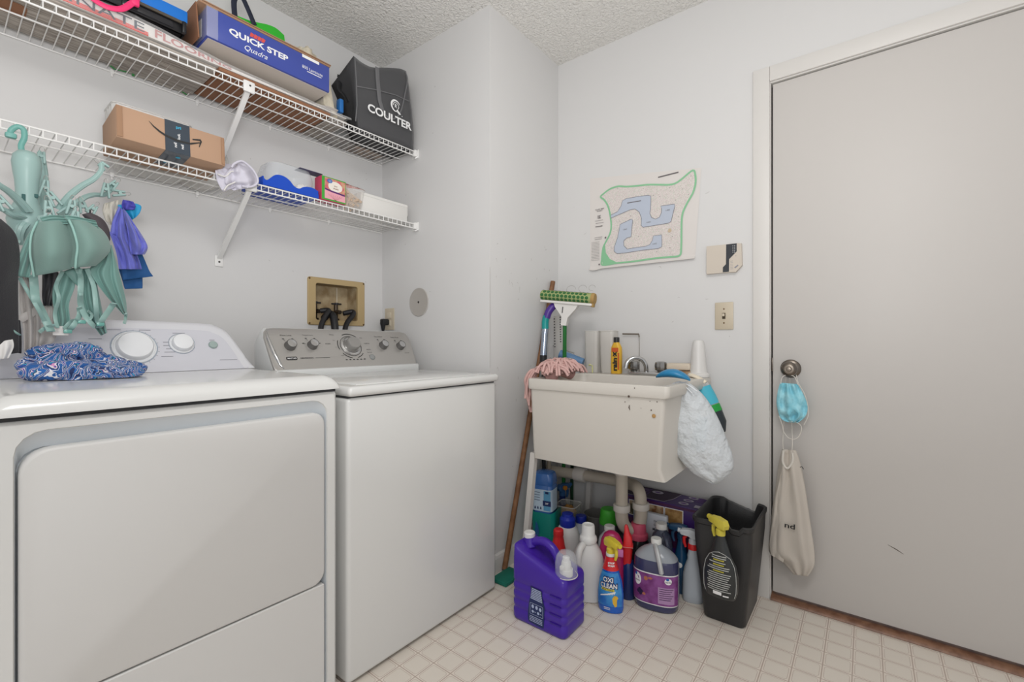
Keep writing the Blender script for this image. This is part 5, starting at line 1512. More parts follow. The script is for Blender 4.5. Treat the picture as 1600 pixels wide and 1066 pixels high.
# ---- purple detergent jug (front faces -x, towards the room)
t = thing('detergent_jug', 'large purple detergent jug with white tap and dark blue label, foremost on the floor', 'jug', (1.438, .945, 0))
pur = mat('jug_purple', '#42239c', 0.28, bump=(400, .08, .001))
HW, HD = .118, .076
b = MB()
def jsec(z, w, d, r=.02, dx=0, dy=0): return (z, w, d, r, dx, dy)
n5 = 7
def jl(z, k, kd, r): return [(-p[1], p[0], z) for p in reversed(rrect(HW * 2 * k, HD * 2 * kd, r, n5))]
secs = [(.0, .93, .90, .016), (.004, .97, .95, .020), (.012, 1, 1, .022)]
z_ = .012
for k_ in range(4):
    zz_ = .040 + k_ * .032
    secs += [(zz_, 1, 1, .022), (zz_ + .004, .985, .975, .022), (zz_ + .012, .985, .975, .022), (zz_ + .016, 1, 1, .022)]
secs += [(.175, 1, 1, .022)]
loops = [jl(*s_) for s_ in secs]
def top_z(y): # shoulder rises to the spout at +y
    u = (y + HW) / (2 * HW)
    return .188 + .0 * u + .095 * max(0, (u - .55) / .45) ** 1.2 * (1 if u > .55 else 0)
for k, kd, dz, r in ((1, 1, .0, .022), (.985, .97, .010, .022), (.95, .90, .018, .022), (.80, .70, .026, .02), (.55, .45, .030, .015), (.2, .15, .031, .005)):
    l_ = []
    for p in reversed(rrect(HW * 2 * k, HD * 2 * kd, r * k, n5)):
        y = p[0]
        u = (y + HW) / (2 * HW)
        rise = .082 * (max(0, (u - .50) / .50)) ** 1.2 * (1 if k < 1 else .6)
        l_.append((-p[1], y, .185 + dz + rise))
    loops.append(l_)
b.loft(loops)
b.build('jug_body', pur, t, sharp=50)
b = MB()
b.tube(spline([(.0, HW - .040, .262), (.0, HW - .062, .280), (.0, .018, .288), (.0, -.020, .272), (.0, -.042, .240), (.0, -.048, .205)], 6), [.017] * 31, 14, flat=.95)
b.build('handle', pur, t)
b = MB(); b.cyl((.0, HW - .035, .255), (.0, HW - .030, .292), .030, .022, 24, bev=.004); b.build('spout_neck', pur, t)
b = MB()
b.loft([[(.0 + r_ * (1.02 if j % 2 else 1) * math.cos(2 * PI * j / 56), HW - .030 + r_ * (1.02 if j % 2 else 1) * math.sin(2 * PI * j / 56), zz_) for j in range(56)] for r_, zz_ in ((.021, .290), (.0215, .306), (.019, .309), (.004, .309))])
capw = mat('cap_white', '#dfdfdc', 0.35)
b.build('cap', capw, t)
# tap with measuring cup on the right top edge
b = MB(); ty_ = -HW + .030; tx_ = -.018
b.cyl((tx_, ty_, .200), (tx_, ty_, .228), .024, n=24, bev=.002); b.cyl((tx_, ty_, .226), (tx_, ty_, .256), .020, .016, 20, bev=.003); b.cyl((tx_ + .0, ty_, .25), (tx_, ty_, .270), .013, n=16, bev=.003)
b.box((tx_ - .018, ty_ + .004, .235), (.018, .018, .016), .004)
b.build('tap', capw, t)
b = MB(); b.lathe([(.040, .205), (.041, .212), (.040, .250), (.036, .272), (.026, .286), (.010, .291), (.001, .2915)], 32, T(tx_, ty_, 0), False, False)
b.build('measuring_cup', mat('clear_cup', '#e9ecf2', .1, alpha=.28), t)
b = MB(); b.tube([(tx_ + .041 * math.cos(R(a)), ty_ + .041 * math.sin(R(a)), .206) for a in range(0, 360, 15)], .0018, 6, closed=True); b.build('cup_rim', mat('cloudy_rim', '#dedbd6', .35, alpha=.85), t)
fJ = Matrix.Translation((-HD - .0006, 0, 0)) @ frame((0, 0, 0), (0, -1, 0), (0, 0, 1))
b = MB()
lab = [(p[0], p[1]) for p in spline([(-.028, .150), (-.010, .148), (.020, .146), (.024, .120), (.033, .095), (.032, .060), (.030, .022), (.024, .014), (-.020, .016), (-.038, .020), (-.040, .050), (-.034, .095), (-.026, .125)], 3, True)]
b.poly(list(reversed(lab)), .0004, M=fJ); lb = b.build('label', mat('label_navy', '#1a2a5c', .4), t, flat=True)
b = MB()
for i in range(7): b.strip([(-.022 - i * .001, .144 - i * .006), (.018 + i * .001, .142 - i * .006)], .0034, .0010, M=fJ)
sq = rrect(.056, .040, .003, 3, -.002, .070); b.strip(sq, .0012, .0010, True, M=fJ)
for q in ((-.018, .079), (-.001, .079), (.015, .077)): b.poly([(q[0] + .0055 * math.cos(R(a)), q[1] + .007 * math.sin(R(a))) for a in range(0, 360, 30)], .0010, M=fJ)
for q in ((-.018, .061), (.006, .061)): b.poly([(q[0] + .005 * math.cos(R(a)), q[1] + .005 * math.sin(R(a))) for a in range(0, 360, 30)], .0010, M=fJ)
for q in ((-.008, .061), (.018, .061)): b.strip([(q[0] - .004, q[1]), (q[0] + .004, q[1])], .002, .0010, M=fJ)
for i in range(4): b.strip([(-.032, .042 - i * .0055), (.024, .041 - i * .0055)], .0022, .0010, M=fJ)
b.build('label_printing', mat('print_pale_blue', '#aebbd8', .5), lb, flat=True)
b = MB()
for k_ in range(4):
    zz_ = .045 + k_ * .032
    b.box((-HD + .0005, -.078, zz_ + .003), (.004, .048, .0045), .0015)
b.build('grip_ridge', mat('jug_purple_deep', '#341a86', .3), t)

# ---- stain remover spray bottle
t = thing('stain_remover', 'blue OXI CLEAN spray bottle with red neck and yellow trigger, in front', 'spray bottle', (1.640, .788, 0), face_cam(1.62, .79, R(-12)))
bl = mat('bottle_blue', '#1a5fc0', 0.22, coat=.3)
ell([(0, .024, .040), (.003, .028, .046), (.02, .031, .050), (.07, .031, .050), (.12, .029, .044), (.155, .025, .032), (.18, .020, .024), (.20, .018, .020), (.215, .016, .016)]).build('bottle_body', bl, t)
red = mat('bright_red', '#d22a2e', .35)
sf = lambda z: (lambda k: (.0305 * k, .0465 * k))(1 if z < .1 else 1 - (z - .1) * 5.2)
def secl(z):
    T_ = [(0, .024, .040), (.003, .028, .046), (.02, .031, .050), (.07, .031, .050), (.12, .029, .044), (.155, .025, .032), (.18, .020, .024), (.20, .018, .020), (.215, .016, .016)]
    for a, c in zip(T_, T_[1:]):
        if a[0] <= z <= c[0]:
            f = (z - a[0]) / (c[0] - a[0]); return (a[1] + (c[1] - a[1]) * f, a[2] + (c[2] - a[2]) * f)
    return T_[-1][1:]
label_patch(secl, .162, .212, 0, 360, red, t, 'neck_sleeve', 40, .0018)
lb = label_patch(secl, .030, .155, 115, 245, mat('label_mid_blue', '#2468bd', .3, vary=(22, '#4a9fd4', .7)), t, 'label', 20)
def wrapf(secf, off, x0=0.0):
    def f(x, y):
        rx, ry = secf(y); a = PI + (x + x0) / ry * 1.0
        return ((rx + off) * math.cos(a), (ry + off) * math.sin(a), y)
    return f
wf_ = wrapf(secl, .0022)
# front lettering, local y runs to the viewer's left so x is mirrored in angle
def wtext(b, s, w, h, x, y, secf=secl, off=.0026, bold=.03, shear=0.0):
    f = lambda X, Y_: (lambda rx, ry: ((rx + off) * math.cos(PI + X / ry), (ry + off) * math.sin(PI + X / ry), Y_))(*secf(Y_))
    b.text(s, w=w, h=h, x=x, y=y, bold=bold, fn=f, shear=shear)
b = MB(); wtext(b, 'OXI', .043, .024, -.004, .130, bold=.12, off=.0024); wtext(b, 'CLEAN', .072, .024, -.002, .108, bold=.12, off=.0024); b.build('lettering_outline', mat('deep_navy', '#14205a', .5), lb, flat=True)
b = MB(); wtext(b, 'OXI', .037, .018, -.004, .130, bold=.03, off=.0034); wtext(b, 'CLEAN', .064, .018, -.002, .108, bold=.03, off=.0034); b.build('lettering', wp, lb, flat=True)
b = MB()
def wpoly(b, pts, secf=secl, off=.002):
    b.add([(lambda rx, ry: ((rx + off) * math.cos(PI + X / ry), (ry + off) * math.sin(PI + X / ry), Y_))(*secf(Y_)) for X, Y_ in pts], [tuple(range(len(pts)))])
for i in range(5): wpoly(b, [(-.030 + i * .01, .088), (-.020 + i * .01, .088), (-.020 + i * .01, .096), (-.030 + i * .01, .096)], off=.0024)
yb = b.build('yellow_band', mat('band_yellow', '#e2d43a', .5), lb, flat=True)
b = MB(); wtext(b, 'MAX FORCE', .042, .005, -.005, .092, off=.003, bold=.02); b.build('band_lettering', mat('deep_navy', '#14205a', .5), yb, flat=True)
b = MB(); wpoly(b, [(.014, .045), (.022, .030), (.030, .034), (.030, .058), (.036, .064), (.030, .072), (.020, .074), (.012, .062)], off=.0026); b.build('shirt_picture', mat('shirt_yellow', '#e0b33c', .5), lb, flat=True)
b = MB()
for i in range(10): wpoly(b, [(-.036 + i * .006, .062 + .0022 * i - .00008 * i * i), (-.030 + i * .006, .0642 + .0022 * i), (-.030 + i * .006, .070 + .0022 * i), (-.036 + i * .006, .066 + .0022 * i)], off=.0018)
wtext(b, 'STOP', .022, .007, .006, .192, bold=.05, off=.0045); wtext(b, 'STAIN', .022, .007, .006, .182, bold=.05, off=.0045)
for i in range(2): wpoly(b, [(-.02, .022 - i * .006), (.004, .022 - i * .006), (.004, .0245 - i * .006), (-.02, .0245 - i * .006)], off=.0020)
b.build('white_swoosh', wp, lb, flat=True)
b = MB(); b.cyl((0, 0, .213), (0, 0, .224), .018, n=20); b.build('neck_ring', capw, t)
spray_head(t, .222, mat('spray_yellow', '#dcc63e', .4), rot=R(-40))

# ---- lavender cleaner jug
t = thing('cleaner_jug', 'big clear jug of dark violet cleaner with purple Great Value label', 'jug', (1.778, .658, 0), face_cam(1.77, .66, R(-10)))
JS = [(0, .042, .068), (.004, .050, .077), (.015, .054, .083), (.05, .057, .086), (.16, .057, .086), (.19, .055, .084), (.210, .046, .071), (.225, .034, .052), (.238, .022, .028), (.246, .017, .018), (.256, .016, .016)]
def secj(z):
    for a, c in zip(JS, JS[1:]):
        if a[0] <= z <= c[0]:
            f = (z - a[0]) / (c[0] - a[0]); return (a[1] + (c[1] - a[1]) * f, a[2] + (c[2] - a[2]) * f)
    return JS[-1][1:]
SE = 2.6
def sell(secs, n=40, b=None, cap0=True, cap1=True):
    """squarish ellipse"""
    b = b or MB()
    def q(c, k): return math.copysign(abs(c) ** (2 / SE), c) * k
    b.loft([[(q(math.cos(2 * PI * j / n), rx), q(math.sin(2 * PI * j / n), ry), z) for j in range(n)] for z, rx, ry in secs], cap0, cap1)
    return b
def sq_f(secf, off=.0):
    def f(X, Y_):
        rx, ry = secf(Y_); a = PI + X / ry * .95
        q = lambda c, k: math.copysign(abs(c) ** (2 / SE), c) * k
        return (q(math.cos(a), rx + off), q(math.sin(a), ry + off), Y_)
    return f
sell([s_ for s_ in JS if s_[0] <= .19] + [(.196, .0525, .081)]).build('liquid', mat('violet_liquid', '#3a3c5e', .18, coat=.3), t)
sell([(.196, .0525, .081)] + [s_ for s_ in JS if s_[0] > .2], cap0=False).build('clear_shoulder', mat('smoky_clear', '#aab0b8', .2, alpha=.80), t)
b = MB(); b.tube(spline([(-.020, .0, .244), (-.052, -.012, .238), (-.070, -.024, .205), (-.066, -.030, .165)], 6), .0115, 10, flat=.8, up=(0, 1, 0)); b.build('handle', mat('smoky_handle', '#c2c4c6', .25), t)
screw_cap(t, .248, .0200, .020, capw)
lab_f = sq_f(secj, .0012)
b = MB(); b.grid(lambda u, v: lab_f((u - .5) * .238, .030 + .122 * v), 40, 6); lb0 = b.build('label_border', wp, t)
lab_f2 = sq_f(secj, .0020)
lpm = mat('label_plum', '#6b2a6b', .45, vary=(26, '#8d4f92', .9))
b = MB(); b.grid(lambda u, v: lab_f2((u - .5) * .230, .034 + .114 * v), 40, 6); lb = b.build('label', lpm, t)
lab_f3 = sq_f(secj, .0028); lab_f4 = sq_f(secj, .0034)
def gpoly(b, f, cx_, cy_, rx, ry, n=20): b.add([f(cx_ + rx * math.cos(2 * PI * j / n), cy_ + ry * math.sin(2 * PI * j / n)) for j in range(n)], [tuple(range(n))])
def grect(b, f, x0, y0, x1, y1, n=6):
    b.grid(lambda u, v: f(x0 + (x1 - x0) * u, y0 + (y1 - y0) * v), n, 1)
b = MB(); gpoly(b, lab_f3, -.062, .118, .020, .024); gpoly(b, lab_f3, .050, .130, .017, .012); b.build('white_badge', wp, lb, flat=True)
b = MB(); grect(b, lab_f3, .010, .042, .082, .105); b.build('text_panel', mat('panel_lilac', '#a985ae', .5), lb, flat=True)
b = MB()
for i in range(6): grect(b, lab_f4, .014, .098 - i * .008, .076 - (i % 3) * .008, .1 - i * .008)
b.text('lavender', w=.030, h=.007, x=-.062, y=.112, fn=lab_f4); b.text('Great Value', w=.028, h=.005, x=.050, y=.128, fn=lab_f4, bold=.02)
b.build('label_lettering', mat('plum_print', '#3b1c45', .5), lb, flat=True)
b = MB(); gpoly(b, lab_f4, .046, .1385, .007, .005); gpoly(b, lab_f4, -.070, .136, .006, .006); b.build('blue_spark', mat('brand_blue', '#2561ae', .5), lb, flat=True)
b = MB()
for q in ((-.050, .078), (-.040, .072), (-.058, .070), (-.046, .064)): gpoly(b, lab_f3, q[0], q[1], .008, .007)
b.build('blackberry_picture', mat('berry_dark', '#2a1740', .5), lb, flat=True)
b = MB(); gpoly(b, lab_f3, -.022, .128, .008, .009, 7); gpoly(b, lab_f3, -.030, .066, .008, .006, 5); gpoly(b, lab_f3, -.008, .132, .007, .005, 5); b.build('flower_picture', mat('flower_orange', '#b06a4e', .5), lb, flat=True)

# ---- tall white detergent bottle
t = thing('white_detergent_bottle', 'large plain white detergent bottle with ribbed white cap, behind the purple jug', 'bottle', (1.665, .900, 0), face_cam(1.66, .9))
wb = mat('bottle_white', '#d4d3d1', .35)
sell([(0, .044, .060), (.006, .050, .066), (.10, .050, .066), (.16, .048, .062), (.19, .044, .054), (.215, .032, .038), (.228, .026, .030), (.240, .024, .026)]).build('bottle_body', wb, t)
b = MB(); b.tube(spline([(-.030, .020, .228), (-.054, .034, .212), (-.060, .040, .175), (-.050, .042, .130)], 5), .013, 10); b.build('handle', wb, t)
b = MB(); b.lathe([(.034, .228), (.036, .236), (.034, .250), (.030, .254), (.0275, .258), (.026, .292), (.024, .298), (.020, .299), (.018, .294), (.001, .293)], 32); b.build('cap', capw, t)

# ---- the others
def simple(name, label, x, y, secs, bm, cap=None, lab=None, rz=0.0, shape=ell):
    t = thing(name, label, 'bottle', (x, y, 0), face_cam(x, y, rz))
    shape(secs).build('bottle_body', bm, t)
    if cap: b = MB(); b.lathe(cap[0], 28); b.build('cap', cap[1], t)
    if lab:
        def sf_(z):
            for a, c in zip(secs, secs[1:]):
                if a[0] <= z <= c[0]:
                    f = (z - a[0]) / (c[0] - a[0]); return (a[1] + (c[1] - a[1]) * f, a[2] + (c[2] - a[2]) * f)
            return secs[-1][1:]
        label_patch(sf_, lab[0], lab[1], lab[2], lab[3], lab[4], t, 'label')
    return t
navyc = mat('cap_royal', '#1c2f9c', .35)
simple('bleach_bottle', 'white bottle with a wide dark blue cap beside the red-topped bottle', 1.786, 1.070, [(0, .045, .050), (.01, .05, .055), (.17, .05, .055), (.20, .042, .045), (.225, .030, .030), (.24, .028, .028)], wb,
       ([(.034, .205), (.036, .212), (.036, .245), (.030, .252), (.026, .256), (.025, .268), (.002, .270)], navyc))
simple('slim_white_bottle', 'slim white bottle with a small dark blue cap behind the plain white one', 1.865, 1.045, [(0, .030, .036), (.01, .034, .040), (.14, .034, .040), (.17, .028, .032), (.20, .024, .026), (.215, .022, .022)], mat('bottle_pale', '#c2c8d0', .35),
       ([(.025, .210), (.025, .235), (.023, .240), (.002, .240)], navyc))
t = thing('red_spout_bottle', 'white bottle topped by a tall tapered red spout cap, behind the purple jug handle', 'bottle', (1.700, 1.065, 0), face_cam(1.7, 1.06))
ell([(0, .032, .036), (.01, .036, .040), (.07, .036, .040), (.09, .028, .030), (.10, .024, .024)]).build('bottle_body', wb, t)
b = MB(); b.lathe([(.036, .090), (.037, .098), (.033, .135), (.028, .155), (.023, .185), (.021, .197), (.023, .201), (.022, .222), (.018, .226), (.002, .226)], 28); b.build('spout_cap', red, t)
t = thing('green_cap_canister', 'grey canister with a bright green domed cap below the sink trap', 'canister', (1.945, .945, 0), face_cam(1.94, .94))
b = MB(); b.lathe([(.042, 0), (.044, .006), (.044, .195), (.040, .205), (.038, .210)], 32); b.build('canister_body', mat('canister_grey', '#74787a', .4), t)
b = MB(); b.lathe([(.0435, .204), (.0435, .210), (.038, .253), (.036, .268), (.032, .272), (.002, .272)], 32); b.build('cap', mat('cap_green', '#4bbd3a', .4), t)
t = thing('small_handle_jug', 'small pale grey jug with white cap and dark finger hole, behind the magenta bottle', 'jug', (1.81, .875, 0), face_cam(1.81, .87))
sell([(0, .035, .045), (.006, .040, .050), (.16, .040, .050), (.20, .034, .044), (.22, .024, .028), (.235, .018, .018)]).build('jug_body', mat('jug_grey_white', '#b9bcc0', .35), t)
screw_cap(t, .233, .022, .020, capw)
b = MB(); b.lathe([(.011, 0), (.008, .0006)], 16, frame((-.0385, .022, .185), (0, -1, 0), (-.25, 0, 1)) @ Matrix.Scale(1.6, 4, (0, 1, 0)), True, True); b.build('finger_hole', mat('dark_hole', '#1b1d22', .7), t)
t = thing('magenta_bottle', 'rounded magenta bottle with a pink clear band behind the OXI CLEAN bottle', 'bottle', (1.725, .825, 0), face_cam(1.73, .79))
mag = mat('magenta', '#a81f58', .3)
sell([(0, .026, .044), (.006, .030, .048), (.10, .030, .048), (.20, .030, .048), (.235, .028, .042), (.258, .022, .030), (.270, .010, .014), (.272, .002, .003)]).build('bottle_body', mag, t)
b = MB(); b.box((-.032, -.030, .197), (.012, .034, .030), .004); b.build('clear_clasp', mat('pink_clear', '#d77fc0', .15, alpha=.8), t)
t = thing('red_spray_bottle', 'slim dark blue bottle capped by a tall bright red sprayer, left of the violet jug', 'spray bottle', (1.765, .772, 0), face_cam(1.79, .76))
ell([(0, .026, .026), (.004, .029, .029), (.12, .029, .029), (.14, .026, .026), (.15, .022, .022)]).build('bottle_body', mat('navy_glossy', '#1d2f66', .25), t)
b = MB()
b.loft([[(x * kx, y * ky + dy, z) for x, y in rrect(.046, .042, .012, 4)] for z, kx, ky, dy in ((.100, .3, .25, .004), (.112, .8, .5, .006), (.14, 1, .8, .003), (.21, 1, .95, 0), (.212, 1.06, 1.02, 0), (.216, 1.06, 1.02, 0), (.218, .95, .9, 0), (.250, .85, .8, 0), (.262, .6, .55, .003), (.290, .4, .35, .006), (.296, .2, .2, .006))])
b.build('sprayer_shroud', red, t)
b = MB(); b.tube([(-.0245 + .0, -.021, .213), (-.0245, .021, .213)], .0014, 6); b.build('seam', mat('seam_pale', '#d98d86', .4), t)
t = thing('pink_cap_bottle', 'black bottle with a large stepped pink cap behind the violet jug', 'bottle', (1.885, .777, 0), face_cam(1.9, .74))
ell([(0, .040, .050), (.006, .045, .055), (.15, .045, .055), (.19, .036, .042), (.212, .028, .028)]).build('bottle_body', mat('black_gloss', '#222226', .2), t)
b = MB(); b.lathe([(.040, .200), (.042, .206), (.041, .220), (.036, .224), (.034, .226), (.032, .259), (.028, .266), (.002, .267)], 30); b.build('cap', mat('cap_pink', '#cf5570', .45), t)
t = thing('clear_handle_jug', 'clear smoky jug with a white cap standing behind the violet cleaner jug', 'jug', (1.897, .680, 0), face_cam(1.92, .64))
sell([(0, .036, .042), (.006, .040, .046), (.15, .040, .046), (.20, .038, .044), (.235, .030, .036), (.255, .020, .020), (.265, .018, .018)]).build('jug_body', mat('smoky_plastic', '#4b5064', .15, alpha=.78), t)
screw_cap(t, .262, .0225, .022, capw)
b = MB(); b.tube(spline([(-.022, -.010, .245), (-.050, -.02, .235), (-.062, -.03, .19), (-.055, -.03, .14)], 5), .010, 8); b.build('handle', mat('smoky_plastic', '#4b5064', .15, alpha=.78), t)
t = thing('white_spray_bottle', 'pale grey spray bottle with red collar and trigger beside the black bin', 'spray bottle', (1.905, .554, 0), face_cam(1.93, .56))
pale = mat('pale_spray', '#b3bac2', .35)
sell([(0, .026, .036), (.005, .030, .040), (.03, .031, .041), (.11, .029, .038), (.15, .022, .027), (.165, .019, .021), (.18, .020, .022), (.195, .017, .018), (.212, .0165, .0165)]).build('bottle_body', pale, t)
b = MB(); b.lathe([(.0195, .208), (.0195, .226), (.018, .230)], 24); b.build('collar', red, t)
spray_head(t, .226, mat('pale_head', '#c3c8cd', .35), red, rot=R(170), L=.05)
b = MB(); b.box((-.002, -.030, .085), (.03, .022, .085), .006); b.build('label', mat('label_mixed', '#3a2a30', .5, vary=(60, '#8a6a3c', 1.0)), t)
t = thing('teal_blue_bottle', 'dark teal blue spray bottle squeezed behind the pale grey spray bottle', 'spray bottle', (1.925, .60, 0))
t.location = (1.940, .612, 0); t.rotation_euler = (0, 0, face_cam(1.98, .6))
ell([(0, .022, .030), (.004, .024, .032), (.13, .024, .032), (.17, .018, .022), (.21, .014, .014), (.225, .014, .014)]).build('bottle_body', mat('deep_teal_blue', '#1e4a6e', .25), t)
spray_head(t, .222, mat('head_navy_teal', '#20486a', .35), rot=R(170))
b = MB(); b.lathe([(.011, 0), (.008, .0005)], 12, frame((-.0242, .006, .120), (0, -1, 0), (0, 0, 1))); b.build('label', wp, t)

# ---- blue washer-fluid jug standing in a teal tub, clear tub, dark blue sprayer, grey pail
t = thing('teal_tub', 'teal plastic waste tub holding the blue fluid jug beside the wall', 'tub', (1.80, 1.195, 0), R(12))
tl = mat('tub_teal', '#0f8478', .35)
b = MB()
b.loft([[(-p[1], p[0], z + (.018 * ((p[0] / .06) ** 2) * (1 if hi else 0))) for p in reversed(rrect(w_, d_, r_, 6))] for z, w_, d_, r_, hi in ((0, .090, .08, .02, 0), (.004, .095, .085, .02, 0), (.14, .112, .10, .022, 0), (.245, .122, .108, .022, 1), (.246, .117, .103, .02, 1), (.14, .106, .094, .02, 0), (.01, .085, .075, .018, 0))])
b.build('tub_body', tl, t)
b = MB(); b.poly([(.022, .13), (.032, .16), (.028, .19), (.020, .205), (.012, .19), (.006, .16), (.012, .14)], .0575, M=frame((0, 0, 0), (0, -1, 0), (0, 0, 1)) @ T(-.02, 0, 0)) if False else b.poly([(-.030, .13), (-.018, .14), (-.012, .17), (-.018, .20), (-.028, .215), (-.032, .18), (-.038, .15)], .0, M=frame((-.0552, 0, 0), (0, -1, 0), (-.03, 0, 1)))
b.build('blue_smudge', mat('smudge_blue', '#1d5a8e', .5), t, flat=True)
b = MB(); b.text('n', h=.016, x=.040, y=.125, bold=.03, M=frame((-.0530, 0, 0), (0, -1, 0), (-.03, 0, 1))); b.build('lettering', wp, t, flat=True)
t = thing('washer_fluid_jug', 'blue fluid jug with a pale printed label, upside down in the teal tub', 'jug', (1.795, 1.200, .165), R(12))
bj = mat('fluid_blue', '#3f6fb4', .2, coat=.3)
body([(.0, .050, .046, .015), (.03, .075, .065, .018), (.06, .088, .078, .02), (.075, .092, .082, .02), (.080, .096, .086, .02), (.205, .100, .090, .02), (.212, .094, .084, .02), (.220, .100, .090, .02), (.250, .098, .088, .022), (.266, .090, .080, .026), (.272, .070, .060, .024)]).build('jug_body', bj, t)
b = MB(); b.loft([[(-p[1], p[0], z) for p in reversed(rrect(.101, .091, .02, 6))] for z in (.095, .195)], False, False); lb = b.build('label', mat('label_ice', '#bfd3e2', .5), t)
fL = frame((-.0464, 0, 0), (0, -1, 0), (0, 0, 1))
b = MB(); b.poly([(.012, .100), (.046, .100), (.046, .190), (.012, .190)], .0002, M=fL); b.build('picture_panel', mat('panel_cyan', '#5f9fc4', .5), lb, flat=True)
b = MB(); b.poly([(.008, .122), (.048, .122), (.048, .146), (.008, .146)], .0006, M=fL)
for i in range(4): b.strip([(-.034, .182 - i * .012), (-.006, .181 - i * .012)], .0022, .0006, M=fL)
b.poly([(.020, .178), (.036, .178), (.036, .188), (.020, .188)], .0006, M=fL)
for i in range(3): b.poly([(-.034 + i * .014, .104), (-.026 + i * .014, .104), (-.028 + i * .014, .116), (-.032 + i * .014, .116)], .0006, M=fL)
b.build('label_printing', mat('label_navy', '#1a2a5c', .4), lb, flat=True)
b = MB(); b.text('20F', h=.008, x=.028, y=.134, z=.0010, bold=.02, M=fL); b.build('label_lettering', wp, lb, flat=True)

t = thing('clear_square_tub', 'clear square plastic tub behind the purple jug, beside the teal tub', 'tub', (1.905, 1.138, 0), R(8))
b = MB()
sq2 = lambda w_, r_, z: [(p[0], p[1], z) for p in rrect(w_, w_, r_, 5)]
b.loft([sq2(.080, .016, 0), sq2(.084, .018, .004), sq2(.098, .02, .20), sq2(.102, .02, .205), sq2(.104, .02, .262)], True, False)
b.build('tub_wall', mat('clear_tub_grey', '#c9c9bf', .15, alpha=.32), t)
b = MB(); b.tube(sq2(.104, .02, .262), .0022, 6, closed=True); b.build('rim', milky, t)
t = thing('brown_sponge', 'crumpled tan sponge sitting in the clear tub behind the blue caps', 'sponge', (1.86, 1.10, .2))
blob((1.905, 1.138, .225), (.035, .035, .028), 31, .3).build('sponge_body', mat('tan_sponge', '#a87c3f', .9, bump=(60, .5, .01)), t, world=True)
t.name = 'tan_sponge'
b = MB(); b.lathe([(.05, .0), (.055, .004), (.066, .200), (.068, .206), (.0665, .208), (.064, .202), (.052, .006)], 40, T(2.015, 1.035, 0), True, False)
t = thing('grey_pail', 'grey plastic pail standing deep under the sink behind the bottles', 'pail', (2.015, 1.035, 0))
b.build('pail_body', mat('pail_grey', '#7d7b78', .5), t, world=True)
t = thing('navy_spray_bottle', 'dark blue spray bottle with an orange nozzle deep under the waste pipe', 'spray bottle', (1.985, 1.22, 0), face_cam(1.93, 1.2))
ell([(0, .028, .038), (.004, .032, .042), (.14, .032, .042), (.20, .022, .028), (.24, .015, .016), (.27, .015, .015)]).build('bottle_body', mat('navy_glossy', '#1d2f66', .25), t)
h_ = spray_head(t, .265, mat('head_blue_grey', '#2f5a8a', .35), rot=R(40))
b = MB(); b.cyl((-.035, -.010, .315), (-.043, -.016, .315), .011, n=14); b.build('nozzle', mat('nozzle_orange', '#b9772a', .4), t)

# ---- purple pad boxes against the wall
t = thing('mop_pad_box', 'long deep purple box with room photos leaning on the wall under the sink', 'box', (2.03, .72, 0))
ppl = mat('box_purple', '#3d2068', .35, coat=.3)
by0, by1 = .545, .885
Mb = Matrix.Translation((2.092, 0, .0)) @ RY(R(2.5))
prof = [(-.135, .012), (-.0, .004), (-.006, .356), (-.120, .345)]
b = MB(); b.loft([[(x, y, z) for x, z in prof] for y in (by1, by0)], M=Matrix.Translation((2.096, 0, 0)))
b.build('box_body', ppl, t, world=True, sharp=20)
fB1 = frame((2.096 - .1285, 0, 0), (0, -1, 0), (.007 / .313 * -1 * -1, 0, 1))
fB1 = frame((1.9608, 0, .012), (0, -1, 0), (.0150, 0, .333))
b = MB(); b.poly([(-by1 + .01, .318), (-by0 - .01, .318), (-by0 - .01, .328), (-by1 + .01, .328)], .0006, M=fB1)
b.poly([(-by1 + .01, .150), (-by0 - .01, .150), (-by0 - .01, .236), (-by1 + .01, .236)], .0006, M=fB1)
b.build('plum_panel', mat('panel_plum', '#4b1d49', .45), t, world=True, flat=True)
for i, (c1, c2) in enumerate((('#b8a58c', '#4a4a30'), ('#c9b190', '#7a4f2c'), ('#bf9a63', '#8a6434'))):
    x0 = -by1 + .030 + i * .082
    b = MB(); b.poly([(x0 - .003, .247), (x0 + .077, .247), (x0 + .077, .315), (x0 - .003, .315)], .0010, M=fB1); pf = b.build('photo_frame', wp, t, world=True, flat=True)
    b = MB(); b.poly([(x0, .250), (x0 + .074, .250), (x0 + .074, .312), (x0, .312)], .0014, M=fB1); b.build('photo_picture', mat('photo_%s' % ('one', 'two', 'three')[i], c1, .4, vary=(30, c2, .9)), pf, world=True, flat=True)
# top face: dark plum band with a white arc, ovals, barcode
fT1 = frame((1.976, 0, .3452), (0, -1, 0), (.114, 0, .011))
b = MB(); b.poly([(-by1 + .003, .006), (-.70, .004), (-.665, .060), (-.655, .118), (-by1 + .003, .118)], .0008, M=fT1); b.build('dark_arc_panel', mat('panel_dark_plum', '#2a1034', .4), t, world=True, flat=True)
b = MB(); b.strip([(-by1 + .003, .008), (-.80, .004), (-.70, .006), (-.672, .050), (-.655, .116)], [.002, .006, .004, .004, .002], .0012, M=fT1)
for (x, y, rx, ry) in ((-.755, .085, .026, .016), (-.600, .100, .022, .013), (-.612, .065, .022, .013), (-.622, .028, .022, .014)):
    b.poly([(x + rx * math.cos(R(a)), y + ry * math.sin(R(a))) for a in range(0, 360, 18)], .0012, M=fT1)
b.poly([(-.575, .010), (-.552, .010), (-.552, .035), (-.575, .035)], .0012, M=fT1)
for i in range(3): b.strip([(-.86 + i * .004, .095 - i * .0 - .03 * i), (-.80, .095 - .03 * i)], .002, .0012, M=fT1)
b.build('white_printing', mat('print_greyed', '#b3aebb', .5), t, world=True, flat=True)
b = MB()
